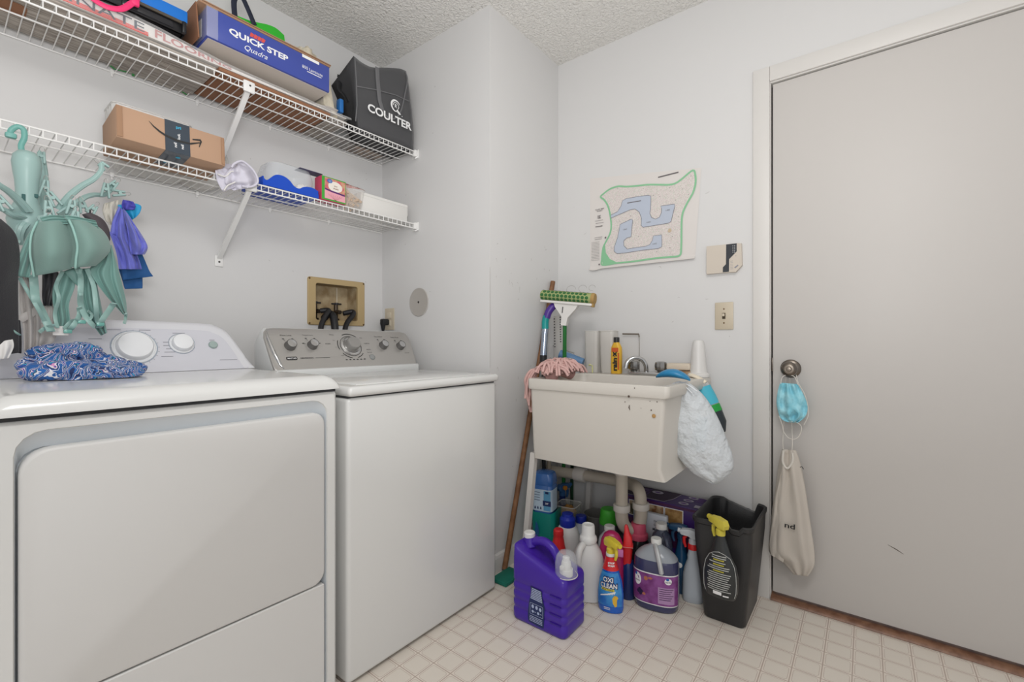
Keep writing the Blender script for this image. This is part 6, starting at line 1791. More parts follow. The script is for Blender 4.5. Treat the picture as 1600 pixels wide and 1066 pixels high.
for i in range(5): b.strip([(-.820, .10 - i * .016), (-.785, .10 - i * .016)], .005, .0013, M=fT1)
for i in range(4): b.strip([(-.582, .110 - i * .012), (-.553, .110 - i * .012)], .006, .0013, M=fT1)
for (x, y) in ((-.755, .085), (-.600, .100), (-.612, .065), (-.622, .028)): b.poly([(x + .014 * math.cos(R(a)), y + .007 * math.sin(R(a))) for a in range(0, 360, 30)], .0016, M=fT1)
b.build('lilac_printing', mat('print_lilac', '#6d4f8c', .5), t, world=True, flat=True)

t = thing('cleaning_pad_pack', 'white and blue Great Value Deep Cleaning Pads pack under the purple box photos', 'pack', (1.94, .83, 0))
b = MB(); b.box((0, 0, .151), (.024, .150, .300), .004); 
t.location = (1.944, .745, .0)
b.build('pack_body', mat('pack_white', '#c9ced6', .4), t)
fG = frame((-.0126, 0, 0), (0, -1, 0), (0, 0, 1))
b = MB(); b.poly([(-.047 + .024 * math.cos(R(a)), .280 + .015 * math.sin(R(a))) for a in range(0, 360, 15)], .0004, M=fG); sp_ = b.build('blue_spark', mat('brand_blue', '#2561ae', .5), t, flat=True)
b = MB(); b.text('Great', h=.008, x=-.047, y=.285, z=.0008, bold=.02, M=fG); b.text('Value', h=.008, x=-.047, y=.275, z=.0008, bold=.02, M=fG); b.build('spark_lettering', wp, sp_, flat=True)
b = MB(); b.text('Deep', h=.011, x=.045, y=.270, z=.0005, M=fG, align='r'); b.text('Cleaning', h=.011, x=.060, y=.254, z=.0005, M=fG, align='r'); b.text('Mop Pads', h=.014, x=.070, y=.234, z=.0005, bold=.03, M=fG, align='r')
b.build('pack_lettering', navy_print, t, flat=True)
b = MB(); b.box((-.0008, 0, .07), (.0256, .1515, .11), .003); b.build('purple_base_panel', ppl, t)

# ---- black bin and the spray bottle hooked on its rim
t = thing('waste_bin', 'black plastic waste bin with a broken rim beside the door frame', 'bin', (1.94, .415, 0))
bk = mat('bin_black', '#2d2d2e', .42, bump=(260, .25, .002))
def binloop(x0, x1, y0, y1, z, r, jag=False):
    out = []
    for p in rrect(x1 - x0, y1 - y0, r, 6, (x0 + x1) / 2, (y0 + y1) / 2): out.append((p[0], p[1], z))
    return out
def dens(L, k=4):
    o_ = []
    for i in range(len(L)):
        a = Vector(L[i]); c = Vector(L[(i + 1) % len(L)]); m_ = max(1, int((c - a).length / .012))
        for q in range(m_): o_.append(a.lerp(c, q / m_))
    return o_
base0 = dens(binloop(1.780, 2.090, .315, .525, 0, .03))
def scale_to(x0, x1, y0, y1, z): 
    return [Vector((x0 + (p.x - 1.780) / .310 * (x1 - x0), y0 + (p.y - .315) / .210 * (y1 - y0), z)) for p in base0]
def toprim(L, dz):
    o_ = []
    for p, q in zip(L, base0):
        z = p.z
        # broken out stretch at the back rim
        if q.x > 2.06 and .345 < q.y < .475: z = p.z - (.004 + .034 * (.475 - q.y) / .13 + .003 * abs(math.sin(q.y * 140)))
        if q.x < 1.80 and .355 < q.y < .385: z = p.z - .014
        o_.append(Vector((p.x, p.y, z)))
    return o_
b = MB()
outer_ = [scale_to(1.823, 2.065, .352, .488, 0.0), scale_to(1.818, 2.070, .347, .493, .006), scale_to(1.788, 2.085, .320, .520, .30), toprim(scale_to(1.786, 2.087, .318, .522, .362), 0), toprim(scale_to(1.779, 2.092, .314, .526, .368), 0), toprim(scale_to(1.778, 2.093, .313, .527, .382), 0), toprim(scale_to(1.783, 2.088, .318, .522, .386), 0), toprim(scale_to(1.789, 2.082, .324, .516, .380), 0), scale_to(1.794, 2.079, .326, .514, .30), scale_to(1.823, 2.065, .352, .488, .010)]
b.loft([[tuple(p) for p in l] for l in outer_])
b.build('bin_body', bk, t, world=True, sharp=45)

t = thing('wheel_cleaner', 'black spray bottle with yellow trigger hooked on the front of the waste bin', 'spray bottle', (1.745, .412, .137), R(-3))
blb = mat('bottle_black', '#26292a', .3, coat=.3)
WS = [(0, .020, .046), (.004, .023, .050), (.03, .025, .058), (.08, .025, .060), (.12, .024, .052), (.145, .022, .038), (.17, .019, .030), (.195, .016, .022), (.210, .0145, .017), (.222, .0145, .0145)]
ell(WS).build('bottle_body', blb, t)
def secw(z):
    for a, c in zip(WS, WS[1:]):
        if a[0] <= z <= c[0]:
            f = (z - a[0]) / (c[0] - a[0]); return (a[1] + (c[1] - a[1]) * f, a[2] + (c[2] - a[2]) * f)
    return WS[-1][1:]
lab_w = lambda X, Y_: (lambda rx, ry: ((rx + .0016) * math.cos(PI + X / ry), (ry + .0016) * math.sin(PI + X / ry), Y_))(*secw(Y_))
b = MB()
for i in range(17):
    z = .150 - i * .0075
    if z < .02: break
    hw = min(.050, .030 + (.15 - z) * .5)
    if i in (2, 4, 7): continue
    grect(b, lab_w, -hw * .82 + (i % 3) * .003, z - .0014, hw * .85 - (i % 4) * .004, z + .0014, 10)
b.build('white_printing', mat('print_silver', '#b9bbb8', .5), t, flat=True)
b = MB()
for z in (.136, .120, .098): grect(b, lab_w, -.018, z - .002, .018, z + .002, 6)
b.build('yellow_printing', mat('print_yellow', '#b7ad3c', .5), t, flat=True)
b = MB(); grect(b, lab_w, -.018, .014, .010, .026, 4); grect(b, lab_w, .014, .012, .034, .017, 4); b.build('barcode_panel', wp, t, flat=True)
b = MB()
zz0, zz1 = .010, .160
b.tube([(lambda p: p)(((secw(z)[0] + .001) * math.cos(PI + s_ * 1.15), (secw(z)[1] + .001) * math.sin(PI + s_ * 1.15), z)) for s_, z in [(-1, z) for z in (.012, .03, .06, .09, .12, .145)] + [(-.5, .158), (0, .164), (.5, .158)] + [(1, z) for z in (.145, .12, .09, .06, .03, .012)]], .0010, 5)
b.build('label_edge', mat('print_silver', '#b9bbb8', .5), t)
spray_head(t, .219, mat('spray_yellow_pale', '#c9bb45', .4), rot=R(150))

# ---------------------------------------------------------------- mask and drawstring bag on the door knob
kx, ky, kz = XD - .030, .238, .94
t = thing('face_mask', 'light blue disposable face mask hanging by its loops from the door knob', 'face mask', (kx, ky, kz - .1))
msk = mat('mask_blue', '#7cc3d4', .8, bump=(90, .5, .006), vary=(26, '#a5dbe6', .8))
XM = XD - .050
Lm = [(1219, 598), (1215, 612), (1213, 630), (1217, 648), (1222, 656), (1230, 660)]; Rm = [(1246, 600), (1252, 610), (1259, 624), (1262, 638), (1258, 652), (1246, 661)]
def drapeX(Lp, Rp, X, bulge=.0, folds=(), nu=18, nv=22, seed=0.0, rough=.0, back=1):
    A = spline([(p[0], p[1], 0) for p in Lp], 6); B = spline([(p[0], p[1], 0) for p in Rp], 6)
    def smp(C, v):
        f_ = v * (len(C) - 1); i = min(int(f_), len(C) - 2); return C[i].lerp(C[i + 1], f_ - i)
    b = MB()
    def fn(u, v):
        q = smp(A, v).lerp(smp(B, v), u)
        x = X - bulge * math.sin(PI * u) * (math.sin(PI * v) * .8 + .2)
        for fq, am, ph in folds: x -= am * math.sin(fq * u * 2 * PI + ph + v * 2.0) * math.sin(PI * u)
        if rough: x -= rough * fz((u * 5, v * 6, 0), seed)
        return at(q.x, q.y, X=x)
    b.grid(fn, nu, nv)
    return b
drapeX(Lm, Rm, XM, .018, ((3, .005, 0),), 24, 20, 3, .022).build('mask_cloth', msk, t, world=True, solid=.0012, sub=1, sharp=70)
wht = mat('elastic_white', '#d5d0c8', .8)
b = MB()
b.tube([at(x, y, X=XM - .004) for x, y in [(p.x, p.y) for p in spline([(1220, 600), (1222, 590), (1229, 586), (1240, 588), (1244, 594), (1247, 602)], 4)]], .0014, 6)
b.tube([at(x, y, X=XM - .004) for x, y in [(p.x, p.y) for p in spline([(1244, 586), (1248, 600), (1258, 618), (1263, 640), (1262, 652), (1256, 664)], 4)]], .0013, 6)
b.tube([at(x, y, X=XM - .004) for x, y in [(p.x, p.y) for p in spline([(1217, 650), (1222, 664), (1225, 676), (1233, 685), (1243, 686), (1250, 679), (1252, 667), (1244, 660), (1232, 659)], 4)]], .0015, 6)
b.build('ear_loop', wht, t, world=True)
t = thing('drawstring_bag', 'off-white cotton drawstring bag hanging on the door knob under the mask', 'bag', (XD - .04, .22, .15))
cot = mat('cotton_bag', '#c4bcb2', .9, bump=(500, .25, .002))
XBg = XD - .020
oL = [(1222, 702), (1217, 722), (1212, 760), (1206, 800), (1202, 840), (1203, 865), (1222, 878), (1240, 898)]
oR = [(1244, 704), (1251, 725), (1258, 760), (1264, 800), (1269, 835), (1273, 865), (1272, 885), (1262, 901)]
A = spline([(x, y, 0) for x, y in oL], 5); B = spline([(x, y, 0) for x, y in oR], 5)
b = MB(); loops = []
for j in range(len(A)):
    v = j / (len(A) - 1); th = .036 * math.sin(PI * min(1, v * .85 + .10)) ** .7 + .004
    row = []
    for i in range(40):
        a = 2 * PI * i / 40
        q = (A[j] + B[j]) / 2 + (B[j] - A[j]) / 2 * math.cos(a)
        x = XBg - .030 - th * math.sin(a) * (1 if math.sin(a) > 0 else .35)
        if math.sin(a) > 0: x -= (.007 * math.sin(a) * math.sin(6 * a + v * 2) + .010 * fz((math.cos(a) * 3, 0, v * 5), 7)) * (1 - v * .3)
        row.append(at(q.x, q.y, X=min(x, XD - .003)))
    loops.append(row)
b.loft(loops)
b.build('bag_body', cot, t, world=True, sharp=75)
b = drapeX([(1221, 735), (1212, 770), (1207, 810), (1202, 850), (1205, 868)], [(1224, 730), (1224, 770), (1226, 810), (1228, 850), (1224, 880)], XBg - .055, .010, ((1.5, .003, 0),), 12, 18, 5, .006)
b.build('side_fold', cot, t, world=True, solid=.0015, sub=1, sharp=70)
b = MB()
b.tube([at(x, y, X=XBg - .048 if y > 680 else XD - .016) for x, y in [(p.x, p.y) for p in spline([(1228, 590), (1226, 640), (1223, 690), (1225, 706)], 5)]], .0013, 6)
b.tube([at(x, y, X=XBg - .048 if y > 680 else XD - .016) for x, y in [(p.x, p.y) for p in spline([(1234, 590), (1236, 640), (1238, 690), (1236, 712), (1231, 728), (1226, 716)], 5)]], .0016, 6)
b.tube([at(x, y, X=XBg - .062) for x, y in [(p.x, p.y) for p in spline([(1224, 704), (1223, 722), (1230, 732), (1238, 722), (1238, 708)], 5)]], .0042, 8)
b.build('drawstring', wht, t, world=True)
def onb(px, py):
    return at(px, py, X=XBg - .0785)
b = MB()
q0 = onb(1234, 822)
b.text('nd', w=.034, h=.020, x=-q0.y, y=q0.z, bold=.02, M=frame((q0.x, 0, 0), (0, -1, 0), (0, 0, 1)), rot=-.04)
b.build('bag_lettering', blk, t, world=True, flat=True)
b = MB(); q0 = onb(1252, 733); b.strip([(-q0.y - .006, q0.z + .002), (-q0.y, q0.z + .006), (-q0.y + .006, q0.z - .003)], .003, M=frame((q0.x + .014, 0, 0), (0, -1, 0), (0, 0, 1))); b.build('bag_mark', blk, t, world=True, flat=True)
# ---------------------------------------------------------------- teal octopus drying hanger on the lower shelf
teal = mat('hanger_teal', '#97b3af', 0.35)
HX, HY_ = .160, 1.790
t = thing('drying_hanger', 'pale teal octopus-shaped peg hanger hooked on the lower shelf lip at the left', 'hanger', (HX, HY_, 1.33))
b = MB()
c0 = at(42, 300, Y=HY_); HXc = c0.x
def zz(py): return at(42, py, Y=HY_).z
b.lathe([(.003, zz(236)), (.018, zz(238)), (.027, zz(245)), (.0295, zz(256)), (.027, zz(270)), (.0235, zz(284)), (.0220, zz(300)), (.0230, zz(316)), (.029, zz(325)), (.036, zz(334)), (.039, zz(346)), (.034, zz(360)), (.022, zz(372)), (.004, zz(378))], 32, T(HXc, HY_, 0))
b.build('body', teal, t, world=True, sharp=60)
b = MB()
b.tube([at(*q, Y=1.800) for q in [(p.x, p.y) for p in spline([(36, 242), (33, 228), (38, 216), (37, 203), (28, 198), (18, 203), (16, 211)], 5)]], [.0065] * 31, 10, flat=.75, up=(0, 1, 0))
b.box(at(17, 212, Y=1.795), (.022, .016, .014), .004)
b.build('hook', mat('hanger_teal_hook', '#6ba39b', .35), t, world=True)
tdk = mat('slot_dark', '#2e5a58', .6)
b = MB(); b.box((HXc - .008, HY_ - .0225, zz(314)), (.007, .006, .024), .001); b.box((HXc + .016, HY_ - .0165, zz(306)), (.008, .006, .010), .001); b.build('arm_slot', tdk, t, world=True)
arms = [
 [(92, 328, 1.755), (108, 307, 1.745), (126, 292, 1.74), (146, 280, 1.735), (157, 268, 1.735), (158, 256, 1.74)],
 [(95, 340, 1.80), (115, 322, 1.82), (130, 310, 1.84), (146, 305, 1.86), (162, 305, 1.87), (172, 298, 1.88), (178, 285, 1.885)],
 [(70, 330, 1.85), (68, 300, 1.87), (68, 275, 1.89), (66, 255, 1.89), (64, 238, 1.88)],
 [(44, 330, 1.75), (28, 312, 1.73), (12, 298, 1.71), (-6, 286, 1.69), (-20, 270, 1.68)],
 [(34, 340, 1.76), (20, 336, 1.74), (6, 328, 1.73), (-10, 325, 1.72)],
 [(38, 350, 1.76), (32, 358, 1.75), (30, 372, 1.76), (34, 382, 1.77)],
 [(98, 345, 1.74), (112, 345, 1.70), (122, 342, 1.68)],
 [(70, 345, 1.72), (66, 340, 1.69), (70, 348, 1.67)]]
for A_ in arms:
    b = MB(); P_ = spline([tuple(at(x, y, Y=yy)) for x, y, yy in A_], 6)
    n_ = len(P_)
    b.tube(P_, [.0135 - .0055 * i / n_ for i in range(n_)], 8, flat=.55)
    b.tube([p + Vector((0, -.004, .0)) for p in P_], [.0065 - .002 * i / n_ for i in range(n_)], 6, flat=1.25)
    b.build('arm', teal, t, world=True)
def peg(px, py, Y, ang, L=.040, group='teal pegs hanging from the octopus hanger', label='small teal plastic peg hanging from an arm of the octopus hanger'):
    p = at(px, py, Y=Y)
    M = Matrix.Translation(p) @ RY(ang)
    b = MB()
    b.box((-.0065, 0, 0), (.0062, .012, L * 1.15), .0015, 1, M=M @ RY(R(8))); b.box((.0065, 0, 0), (.0062, .012, L * 1.15), .0015, 1, M=M @ RY(R(-8)))
    b.cyl((0, -.006, .004), (0, .006, .004), .0045, n=12, M=M)
    c = b.build('peg', teal, t, world=True)
    b = MB(); b.tube([M @ Vector((.005 * math.cos(a / 2), 0, L / 2 + .008 + .009 * math.sin(a / 2))) for a in range(13)], .0008, 5)
    b.build('ring', mat('wire_grey', '#a8a8a4', .4, metal=.6), c, world=True)
for q in ((64, 246, 1.88, .1, .030), (70, 296, 1.80, .1, .045), (84, 312, 1.74, -.5, .035), (76, 328, 1.70, -.1, .040), (112, 325, 1.72, .1, .038), (104, 330, 1.74, .6, .035), (165, 298, 1.85, .05, .040),
          (176, 290, 1.87, .6, .030), (185, 302, 1.87, 1.4, .030), (144, 328, 1.80, .5, .026), (130, 325, 1.80, -.2, .030), (5, 318, 1.72, -.5, .035), (26, 370, 1.76, .3, .03), (162, 260, 1.74, -.9, .018), (117, 342, 1.665, 0.1, .035), (72, 346, 1.655, .2, .035)):
    peg(*q)

# ---- clothes on the pegs
tealf = mat('teal_satin', '#688f88', .48, bump=(420, .12, .001), sheen=.25)
tealc = mat('teal_cup', '#728f88', .75, bump=(380, .3, .001), sheen=.3)
strp0 = mat('teal_piping', '#8fb5ad', .5)
t = thing('teal_bra', 'sea green padded bra with trailing straps pegged on the hanger', 'bra', (.28, 1.66, 1.2))
YBR = 1.665
b = drape([(58, 347, 0), (49, 368), (47, 395), (50, 415), (53, 432)], [(103, 344), (112, 365), (118, 385), (117, 400), (112, 420)], YBR - .005, .055, (), 26, 24)
b.build('cup', tealc, t, world=True, solid=.004, sub=1, sharp=80)
b = drape([(103, 343), (106, 362), (110, 385), (109, 405), (110, 418)], [(140, 346), (160, 360), (171, 378), (170, 395), (148, 416)], YBR - .010, .050, (), 26, 24)
b.build('cup', tealc, t, world=True, solid=.004, sub=1, sharp=80)
b = MB(); b.tube([at(p.x, p.y, Y=YBR - .030 - .012 * math.sin(i / 24 * PI)) for i, p in enumerate(spline([(108, 344), (115, 360), (121, 384), (119, 404), (118, 419)], 6))], .0028, 8); b.tube([at(p.x, p.y, Y=YBR - .012 - .012 * math.sin(i / 24 * PI)) for i, p in enumerate(spline([(58, 347), (49, 368), (47, 395), (50, 415), (53, 432)], 6))], .0024, 8)
b.build('cup_piping', strp0, t, world=True)
b = drape([(60, 343), (42, 370), (30, 398), (17, 426), (19, 431)], [(64, 350), (54, 380), (50, 405), (48, 428), (46, 434)], YBR + .01, .015, ((2, .006, 0),), 18, 24)
b.build('wing', tealf, t, world=True, solid=.0015, sub=1, sharp=80)
b = drape([(168, 390), (155, 408), (140, 422), (160, 455), (193, 492)], [(174, 382), (182, 410), (190, 440), (197, 470), (199, 496)], YBR + .02, .010, ((2.5, .007, 0), (5, .002, 1)), 22, 26)
b.build('wing', tealf, t, world=True, solid=.0015, sub=1, sharp=80)
b = drape([(62, 340), (80, 336), (100, 338)], [(70, 352), (85, 350), (108, 350)], YBR - .02, .0, ((3, .004, 0),), 12, 12)
b.build('gathered_edge', tealf, t, world=True, solid=.002, sub=1, sharp=80)
b = drape([(100, 336), (118, 338), (150, 345)], [(108, 350), (125, 352), (155, 358)], YBR - .022, .0, ((3, .004, 0),), 12, 12)
b.build('gathered_edge', tealf, t, world=True, solid=.002, sub=1, sharp=80)
b = drape([(96, 425), (84, 445), (82, 470), (88, 500), (85, 515)], [(116, 418), (118, 445), (108, 475), (110, 500), (108, 518)], YBR + .03, .008, ((2, .006, .5),), 18, 22)
b.build('band', tealf, t, world=True, solid=.0015, sub=1, sharp=80)
b = drape([(128, 420), (126, 445), (128, 470), (140, 500), (158, 525)], [(150, 418), (152, 445), (157, 470), (162, 495), (168, 520)], YBR + .035, .008, ((2.5, .006, 0),), 18, 22)
b.build('band', tealf, t, world=True, solid=.0015, sub=1, sharp=80)
b = drape([(100, 424), (110, 436), (122, 448)], [(124, 417), (126, 430), (127, 448)], YBR + .02, .004, (), 8, 10)
b.build('band', tealf, t, world=True, solid=.0015, sub=1, sharp=80)
strp = mat('teal_strap', '#86a7a1', .35, sheen=.3)
for pts, w_ in (([(20, 428), (10, 438), (4, 460), (6, 490), (14, 512), (30, 524)], .0050),
                ([(52, 430), (54, 450), (56, 468), (66, 488), (80, 518)], .0085), ([(31, 434), (44, 456), (58, 480), (72, 504), (82, 516)], .0042),
                ([(120, 418), (126, 432), (126, 455), (126, 475), (134, 495), (148, 511)], .0065), ([(126, 420), (124, 440), (127, 462)], .0040),
                ([(178, 474), (170, 486), (160, 500), (155, 512)], .0075), ([(124, 480), (124, 494), (114, 510), (106, 518)], .0060), ([(98, 424), (88, 446), (92, 466), (86, 490), (90, 512)], .0042),
                ([(136, 420), (146, 446), (150, 478), (152, 500), (158, 510)], .0055), ([(137, 486), (144, 492), (140, 500)], .0035), ([(62, 519), (72, 512), (86, 508)], .0045), ([(100, 514), (112, 502), (124, 500)], .0045),
                ([(197, 490), (196, 500), (194, 506)], .0045)):
    b = MB(); b.tube([at(p.x, p.y, Y=YBR + .005 + .012 * math.sin(i * .35)) for i, p in enumerate(spline(pts, 7))], w_, 8, flat=.22, up=(0, -1, 0))
    b.build('strap', strp, t, world=True)
for q in ((157, 507), (106, 518), (118, 415), (128, 503)):
    b = MB(); p = at(*q, Y=YBR - .004); b.box(p, (.017, .006, .010), .002); b.build('slider', mat('slider_teal', '#5f9a90', .25, coat=.5), t, world=True)
b = MB(); p = at(95, 517, Y=YBR + .02); b.box(p, (.030, .0015, .024)); b.build('care_tag', mat('tag_white', '#dcd8d4', .7), t, world=True)

blf = mat('black_cotton', '#29282b', .9, bump=(350, .4, .002), sheen=.2)
t = thing('black_camisole', 'black padded top hanging at the far left edge of the view', 'garment', (.05, 1.7, 1.2))
b = drape([(-30, 335), (-38, 380), (-40, 450), (-42, 520), (-30, 560)], [(0, 342), (24, 365), (31, 400), (28, 445), (30, 552)], 1.670, .045, ((1, .004, 0),), 22, 26)
b.build('front_panel', blf, t, world=True, solid=.004, sub=1, sharp=80)
b = drape([(12, 500), (14, 520), (18, 550)], [(32, 500), (34, 525), (34, 553)], 1.69, .01, ((2, .003, 0),), 8, 10)
b.build('hem', blf, t, world=True, solid=.002, sub=1, sharp=80)
t = thing('white_slip_tag', 'small white garment end poking out below the black top', 'garment', (.03, 1.6, 1.0))
b = drape([(-6, 535), (-4, 545), (-2, 562)], [(20, 530), (22, 542), (14, 560)], 1.655, .012, ((2, .004, 0),), 10, 10)
b.build('fabric', mat('white_cotton', '#dcdad8', .8), t, world=True, solid=.002, sub=1, sharp=80)

t = thing('black_satin_bra', 'black satin bra hanging behind the sea green one', 'bra', (.25, 1.74, 1.2))
sat = mat('black_satin', '#2b2a2e', .32)
b = drape([(66, 425), (66, 445), (66, 465), (68, 478)], [(92, 425), (90, 445), (84, 465), (82, 478)], 1.725, .02, ((2, .005, 0),), 14, 16)
b.build('band', sat, t, world=True, solid=.002, sub=1, sharp=80)
b = drape([(128, 335), (140, 350), (155, 372), (168, 384)], [(140, 332), (160, 342), (170, 358), (172, 375)], 1.715, .02, (), 12, 14)
b.build('cup', mat('charcoal_cup', '#4a4448', .8), t, world=True, solid=.003, sub=1, sharp=80)
b = MB(); b.tube([at(141, 342, Y=1.72), at(141, 328, Y=1.73)], [.004, .0015], 8); b.box(at(20, 350, Y=1.83), (.016, .010, .012), .004); b.build('hook_tab', sat, t, world=True)
b = drape([(16, 346), (18, 356), (20, 366)], [(34, 348), (36, 356), (34, 364)], 1.83, .008, (), 8, 8); b.build('wing', sat, t, world=True, solid=.002, sub=1)

gw = mat('pale_grey_satin', '#bfb9b5', .45, sheen=.2)
t = thing('pale_grey_bra', 'pale grey satin bra and straps hanging between black top and sea green bra', 'bra', (.2, 1.74, 1.1))
b = drape([(30, 430), (30, 455), (32, 480), (36, 510), (38, 548)], [(48, 432), (58, 455), (62, 480), (64, 510), (62, 548)], 1.735, .015, ((2.5, .009, 0),), 20, 24)
b.build('band', gw, t, world=True, solid=.002, sub=1, sharp=80)
b = drape([(66, 475), (66, 490), (70, 510)], [(86, 474), (86, 490), (86, 508)], 1.74, .008, ((4, .003, 0),), 12, 12)
b.build('ruched_edge', gw, t, world=True, solid=.002, sub=1, sharp=80)
b = drape([(48, 500), (46, 525), (44, 548)], [(92, 512), (84, 535), (70, 552)], 1.745, .01, ((2, .006, 1),), 12, 12)
b.build('lower_fold', gw, t, world=True, solid=.002, sub=1, sharp=80)
b = MB(); b.tube([at(p.x, p.y, Y=1.722) for p in spline([(30, 500), (45, 492), (62, 482)], 6)], .009, 8, flat=.2, up=(0, -1, 0)); b.build('strap', gw, t, world=True)
b = MB()

t = thing('cream_lace_item', 'sheer cream cloth hanging from the right arm behind the purple shorts', 'garment', (.37, 1.88, 1.4))
b = drape([(162, 318), (160, 330), (165, 345), (172, 352)], [(186, 312), (184, 325), (182, 340), (180, 350)], 1.87, .015, ((2, .006, 0),), 12, 12, rough=.01)
b.build('fabric', mat('sheer_cream', '#cfcabf', .7, alpha=.85), t, world=True, solid=.001, sub=1, sharp=80)

per = mat('periwinkle_cloth', '#6a6fc6', .65, bump=(90, .4, .004), sheen=.2)
t = thing('periwinkle_shorts', 'crumpled periwinkle shorts hanging from the rightmost teal arm', 'shorts', (.42, 1.85, 1.3))
b = drape([(186, 322), (176, 345), (172, 365), (170, 362), (182, 395), (186, 421)], [(194, 330), (200, 345), (205, 370), (212, 392), (218, 408), (222, 421)], 1.850, .012, ((2, .012, 0), (4, .004, 1)), 24, 26, rough=.014, seed=3)
b.build('left_leg', per, t, world=True, solid=.002, sub=1, sharp=80)
b = drape([(192, 325), (196, 345), (200, 365), (202, 385), (205, 398)], [(198, 332), (210, 350), (222, 368), (231, 386), (226, 398)], 1.835, .022, ((2, .008, 2),), 20, 22, rough=.012, seed=7)
b.build('right_leg', per, t, world=True, solid=.002, sub=1, sharp=80)
b = drape([(192, 312), (190, 320), (192, 328)], [(208, 315), (212, 322), (210, 328)], 1.845, .01, ((2, .005, 2),), 12, 10, rough=.01, seed=8)
b.build('waistband', mat('periwinkle_deep', '#4a48a8', .7), t, world=True, solid=.003, sub=1, sharp=80)
b = drape([(184, 320), (186, 330), (196, 336), (206, 344)], [(212, 318), (221, 322), (219, 332), (212, 340)], 1.862, .01, ((2, .005, 1),), 14, 12)
b.build('turquoise_lining', mat('turquoise_cloth', '#1f93c4', .6), t, world=True, solid=.002, sub=1, sharp=80)
t = thing('navy_shorts', 'dark blue shorts hanging below and behind the periwinkle pair', 'shorts', (.43, 1.9, 1.25))
nvf = mat('deep_blue_cloth', '#175088', .7, bump=(200, .3, .002))
b = drape([(180, 385), (186, 405), (190, 425), (192, 438)], [(222, 396), (228, 410), (234, 424), (240, 432)], 1.880, .010, ((1, .006, 0),), 16, 16)
b.build('front_leg', nvf, t, world=True, solid=.003, sub=1, sharp=80)
b = drape([(185, 420), (190, 435), (195, 452)], [(222, 420), (223, 436), (223, 451)], 1.900, .006, ((1, .004, 0),), 12, 12)
b.build('back_leg', nvf, t, world=True, solid=.003, sub=1, sharp=80)

# ---- crumpled patterned top lying on the dryer
pat = mat('leaf_print_cloth', '#1d4f93', .7, sheen=.2)
t_ = NT(pat)
wn = t_.n('ShaderNodeTexNoise'); wn.inputs['Scale'].default_value = 14; wn.inputs['Detail'].default_value = 2
t_.nt.links.new(t_.obj(), wn.inputs['Vector'])
vm = t_.n('ShaderNodeVectorMath', operation='MULTIPLY_ADD'); t_.nt.links.new(wn.outputs['Color'], vm.inputs[0]); vm.inputs[1].default_value = (.12, .12, .12); t_.nt.links.new(t_.obj(), vm.inputs[2])
wv = t_.n('ShaderNodeTexWave'); wv.inputs['Scale'].default_value = 11; wv.inputs['Distortion'].default_value = 6; wv.inputs['Detail'].default_value = 1; wv.inputs['Detail Scale'].default_value = 2.2
t_.nt.links.new(vm.outputs[0], wv.inputs['Vector'])
vo = t_.n('ShaderNodeTexVoronoi'); vo.inputs['Scale'].default_value = 20; t_.nt.links.new(vm.outputs[0], vo.inputs['Vector'])
rp = t_.n('ShaderNodeValToRGB'); rp.color_ramp.interpolation = 'CONSTANT'
els = rp.color_ramp.elements
els[0].position = 0; els[0].color = (*lin('#12285a'), 1); els[1].position = .24; els[1].color = (*lin('#1c5fa8'), 1)
for p_, c_ in ((.36, '#cfd0d8'), (.40, '#14275c'), (.48, '#38a0bd'), (.52, '#1c4b98'), (.62, '#cf8fb8'), (.65, '#d6d4da'), (.71, '#14275c'), (.80, '#1b5598'), (.88, '#d9d8de'), (.93, '#1b5598')):
    e_ = els.new(p_); e_.color = (*lin(c_), 1)
mixf = t_.m('ADD', t_.m('MULTIPLY', wv.outputs['Fac'], .62), t_.m('MULTIPLY', t_.n('ShaderNodeSeparateXYZ').outputs[0] if False else vo.outputs['Distance'], .75))
t_.nt.links.new(mixf, rp.inputs['Fac']); t_.nt.links.new(rp.outputs['Color'], t_.b.inputs['Base Color'])
t = thing('patterned_top', 'crumpled blue, white and pink leaf-print top lying on the dryer', 'garment', (.25, 1.60, .952))
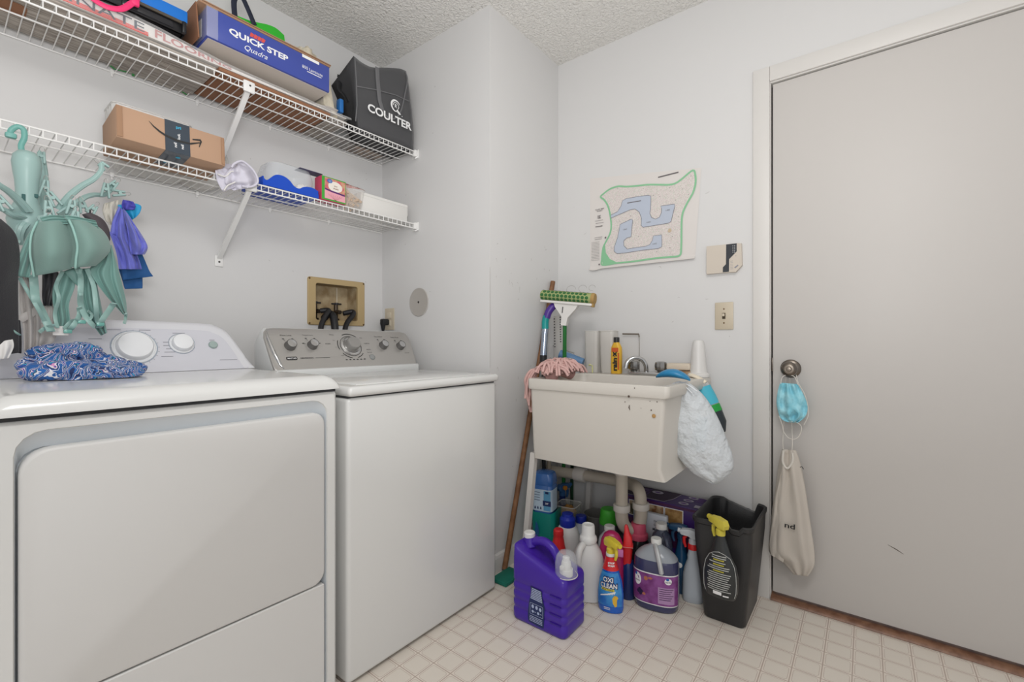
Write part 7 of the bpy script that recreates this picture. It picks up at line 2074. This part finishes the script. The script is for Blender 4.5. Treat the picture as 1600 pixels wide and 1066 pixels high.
def heap(cx_, cy_, rx, ry, h, seed, rot=0.0, z0=.9515):
    b = MB()
    n, m = 96, 34; loops = []
    for j in range(m + 1):
        r_ = 1 - j / m; row = []
        for i in range(n):
            a = 2 * PI * i / n
            k = 1 + .13 * fz((math.cos(a) * 1.6, math.sin(a) * 1.6, 0), seed) + .05 * fz((math.cos(a) * 5, math.sin(a) * 5, 0), seed)
            x = rx * r_ * k * math.cos(a); y = ry * r_ * k * math.sin(a)
            q = Vector((x, y, 0))
            hh_ = h * (1 - r_ ** 2.4) * (1 + .5 * fz((x * 9, y * 9, 0), seed + 4)) 
            fold = (.026 * abs(math.sin(34 * (y * .8 + .5 * x) + 7 * fz((x * 8, y * 8, 1), seed))) ** .6 + .014 * abs(fz((x * 34, y * 34, 2), seed))) * (1 - r_ ** 5)
            z = z0 + (0 if j == 0 else .003 + hh_ + fold)
            row.append((cx_ + x * math.cos(rot) - y * math.sin(rot), cy_ + x * math.sin(rot) + y * math.cos(rot), z))
        loops.append(row)
    b.loft(loops)
    return b
def roll(c, L, w, h, ang, seed, tilt=0.0):
    """one soft fold of bunched cloth resting on the dryer top"""
    b = MB(); loops = []
    n, m = 30, 26
    for j in range(m + 1):
        u = j / m; e = max(math.sin(PI * u), 0) ** .45
        row = []
        for i in range(n):
            a = 2 * PI * i / n
            k = 1 + .36 * fz((u * 5, math.cos(a) * 1.4, math.sin(a) * 1.4), seed) + .24 * fz((u * 13, math.cos(a) * 4, math.sin(a) * 4), seed)
            x = (u - .5) * L; y = w * e * k * math.cos(a) + .3 * w * math.sin(u * 5 + seed); z = h * e * k * math.sin(a) + tilt * x
            X_ = c[0] + x * math.cos(ang) - y * math.sin(ang); Y_ = c[1] + x * math.sin(ang) + y * math.cos(ang)
            row.append((X_, Y_, max(c[2] + z, .9522 + .0006 * (i % 2))))
        loops.append(row)
    b.loft(loops)
    b.build('fold', pat, t, world=True, sharp=85)
roll((.262, 1.590, .966), .22, .040, .022, R(-8), 1)
roll((.218, 1.625, .972), .17, .045, .030, R(12), 2)
roll((.330, 1.650, .968), .17, .040, .024, R(40), 3)
roll((.235, 1.650, .990), .19, .038, .026, R(-14), 4, -.05)
roll((.275, 1.690, .985), .20, .045, .034, R(-30), 5, -.15)
roll((.190, 1.670, .995), .13, .035, .026, R(30), 6, .12)
roll((.225, 1.680, 1.022), .15, .030, .022, R(-6), 7, .05)
roll((.355, 1.680, .972), .10, .028, .020, R(-50), 8)
roll((.190, 1.625, .965), .10, .034, .018, R(50), 9)
roll((.262, 1.655, 1.012), .12, .026, .018, R(30), 10, -.1)
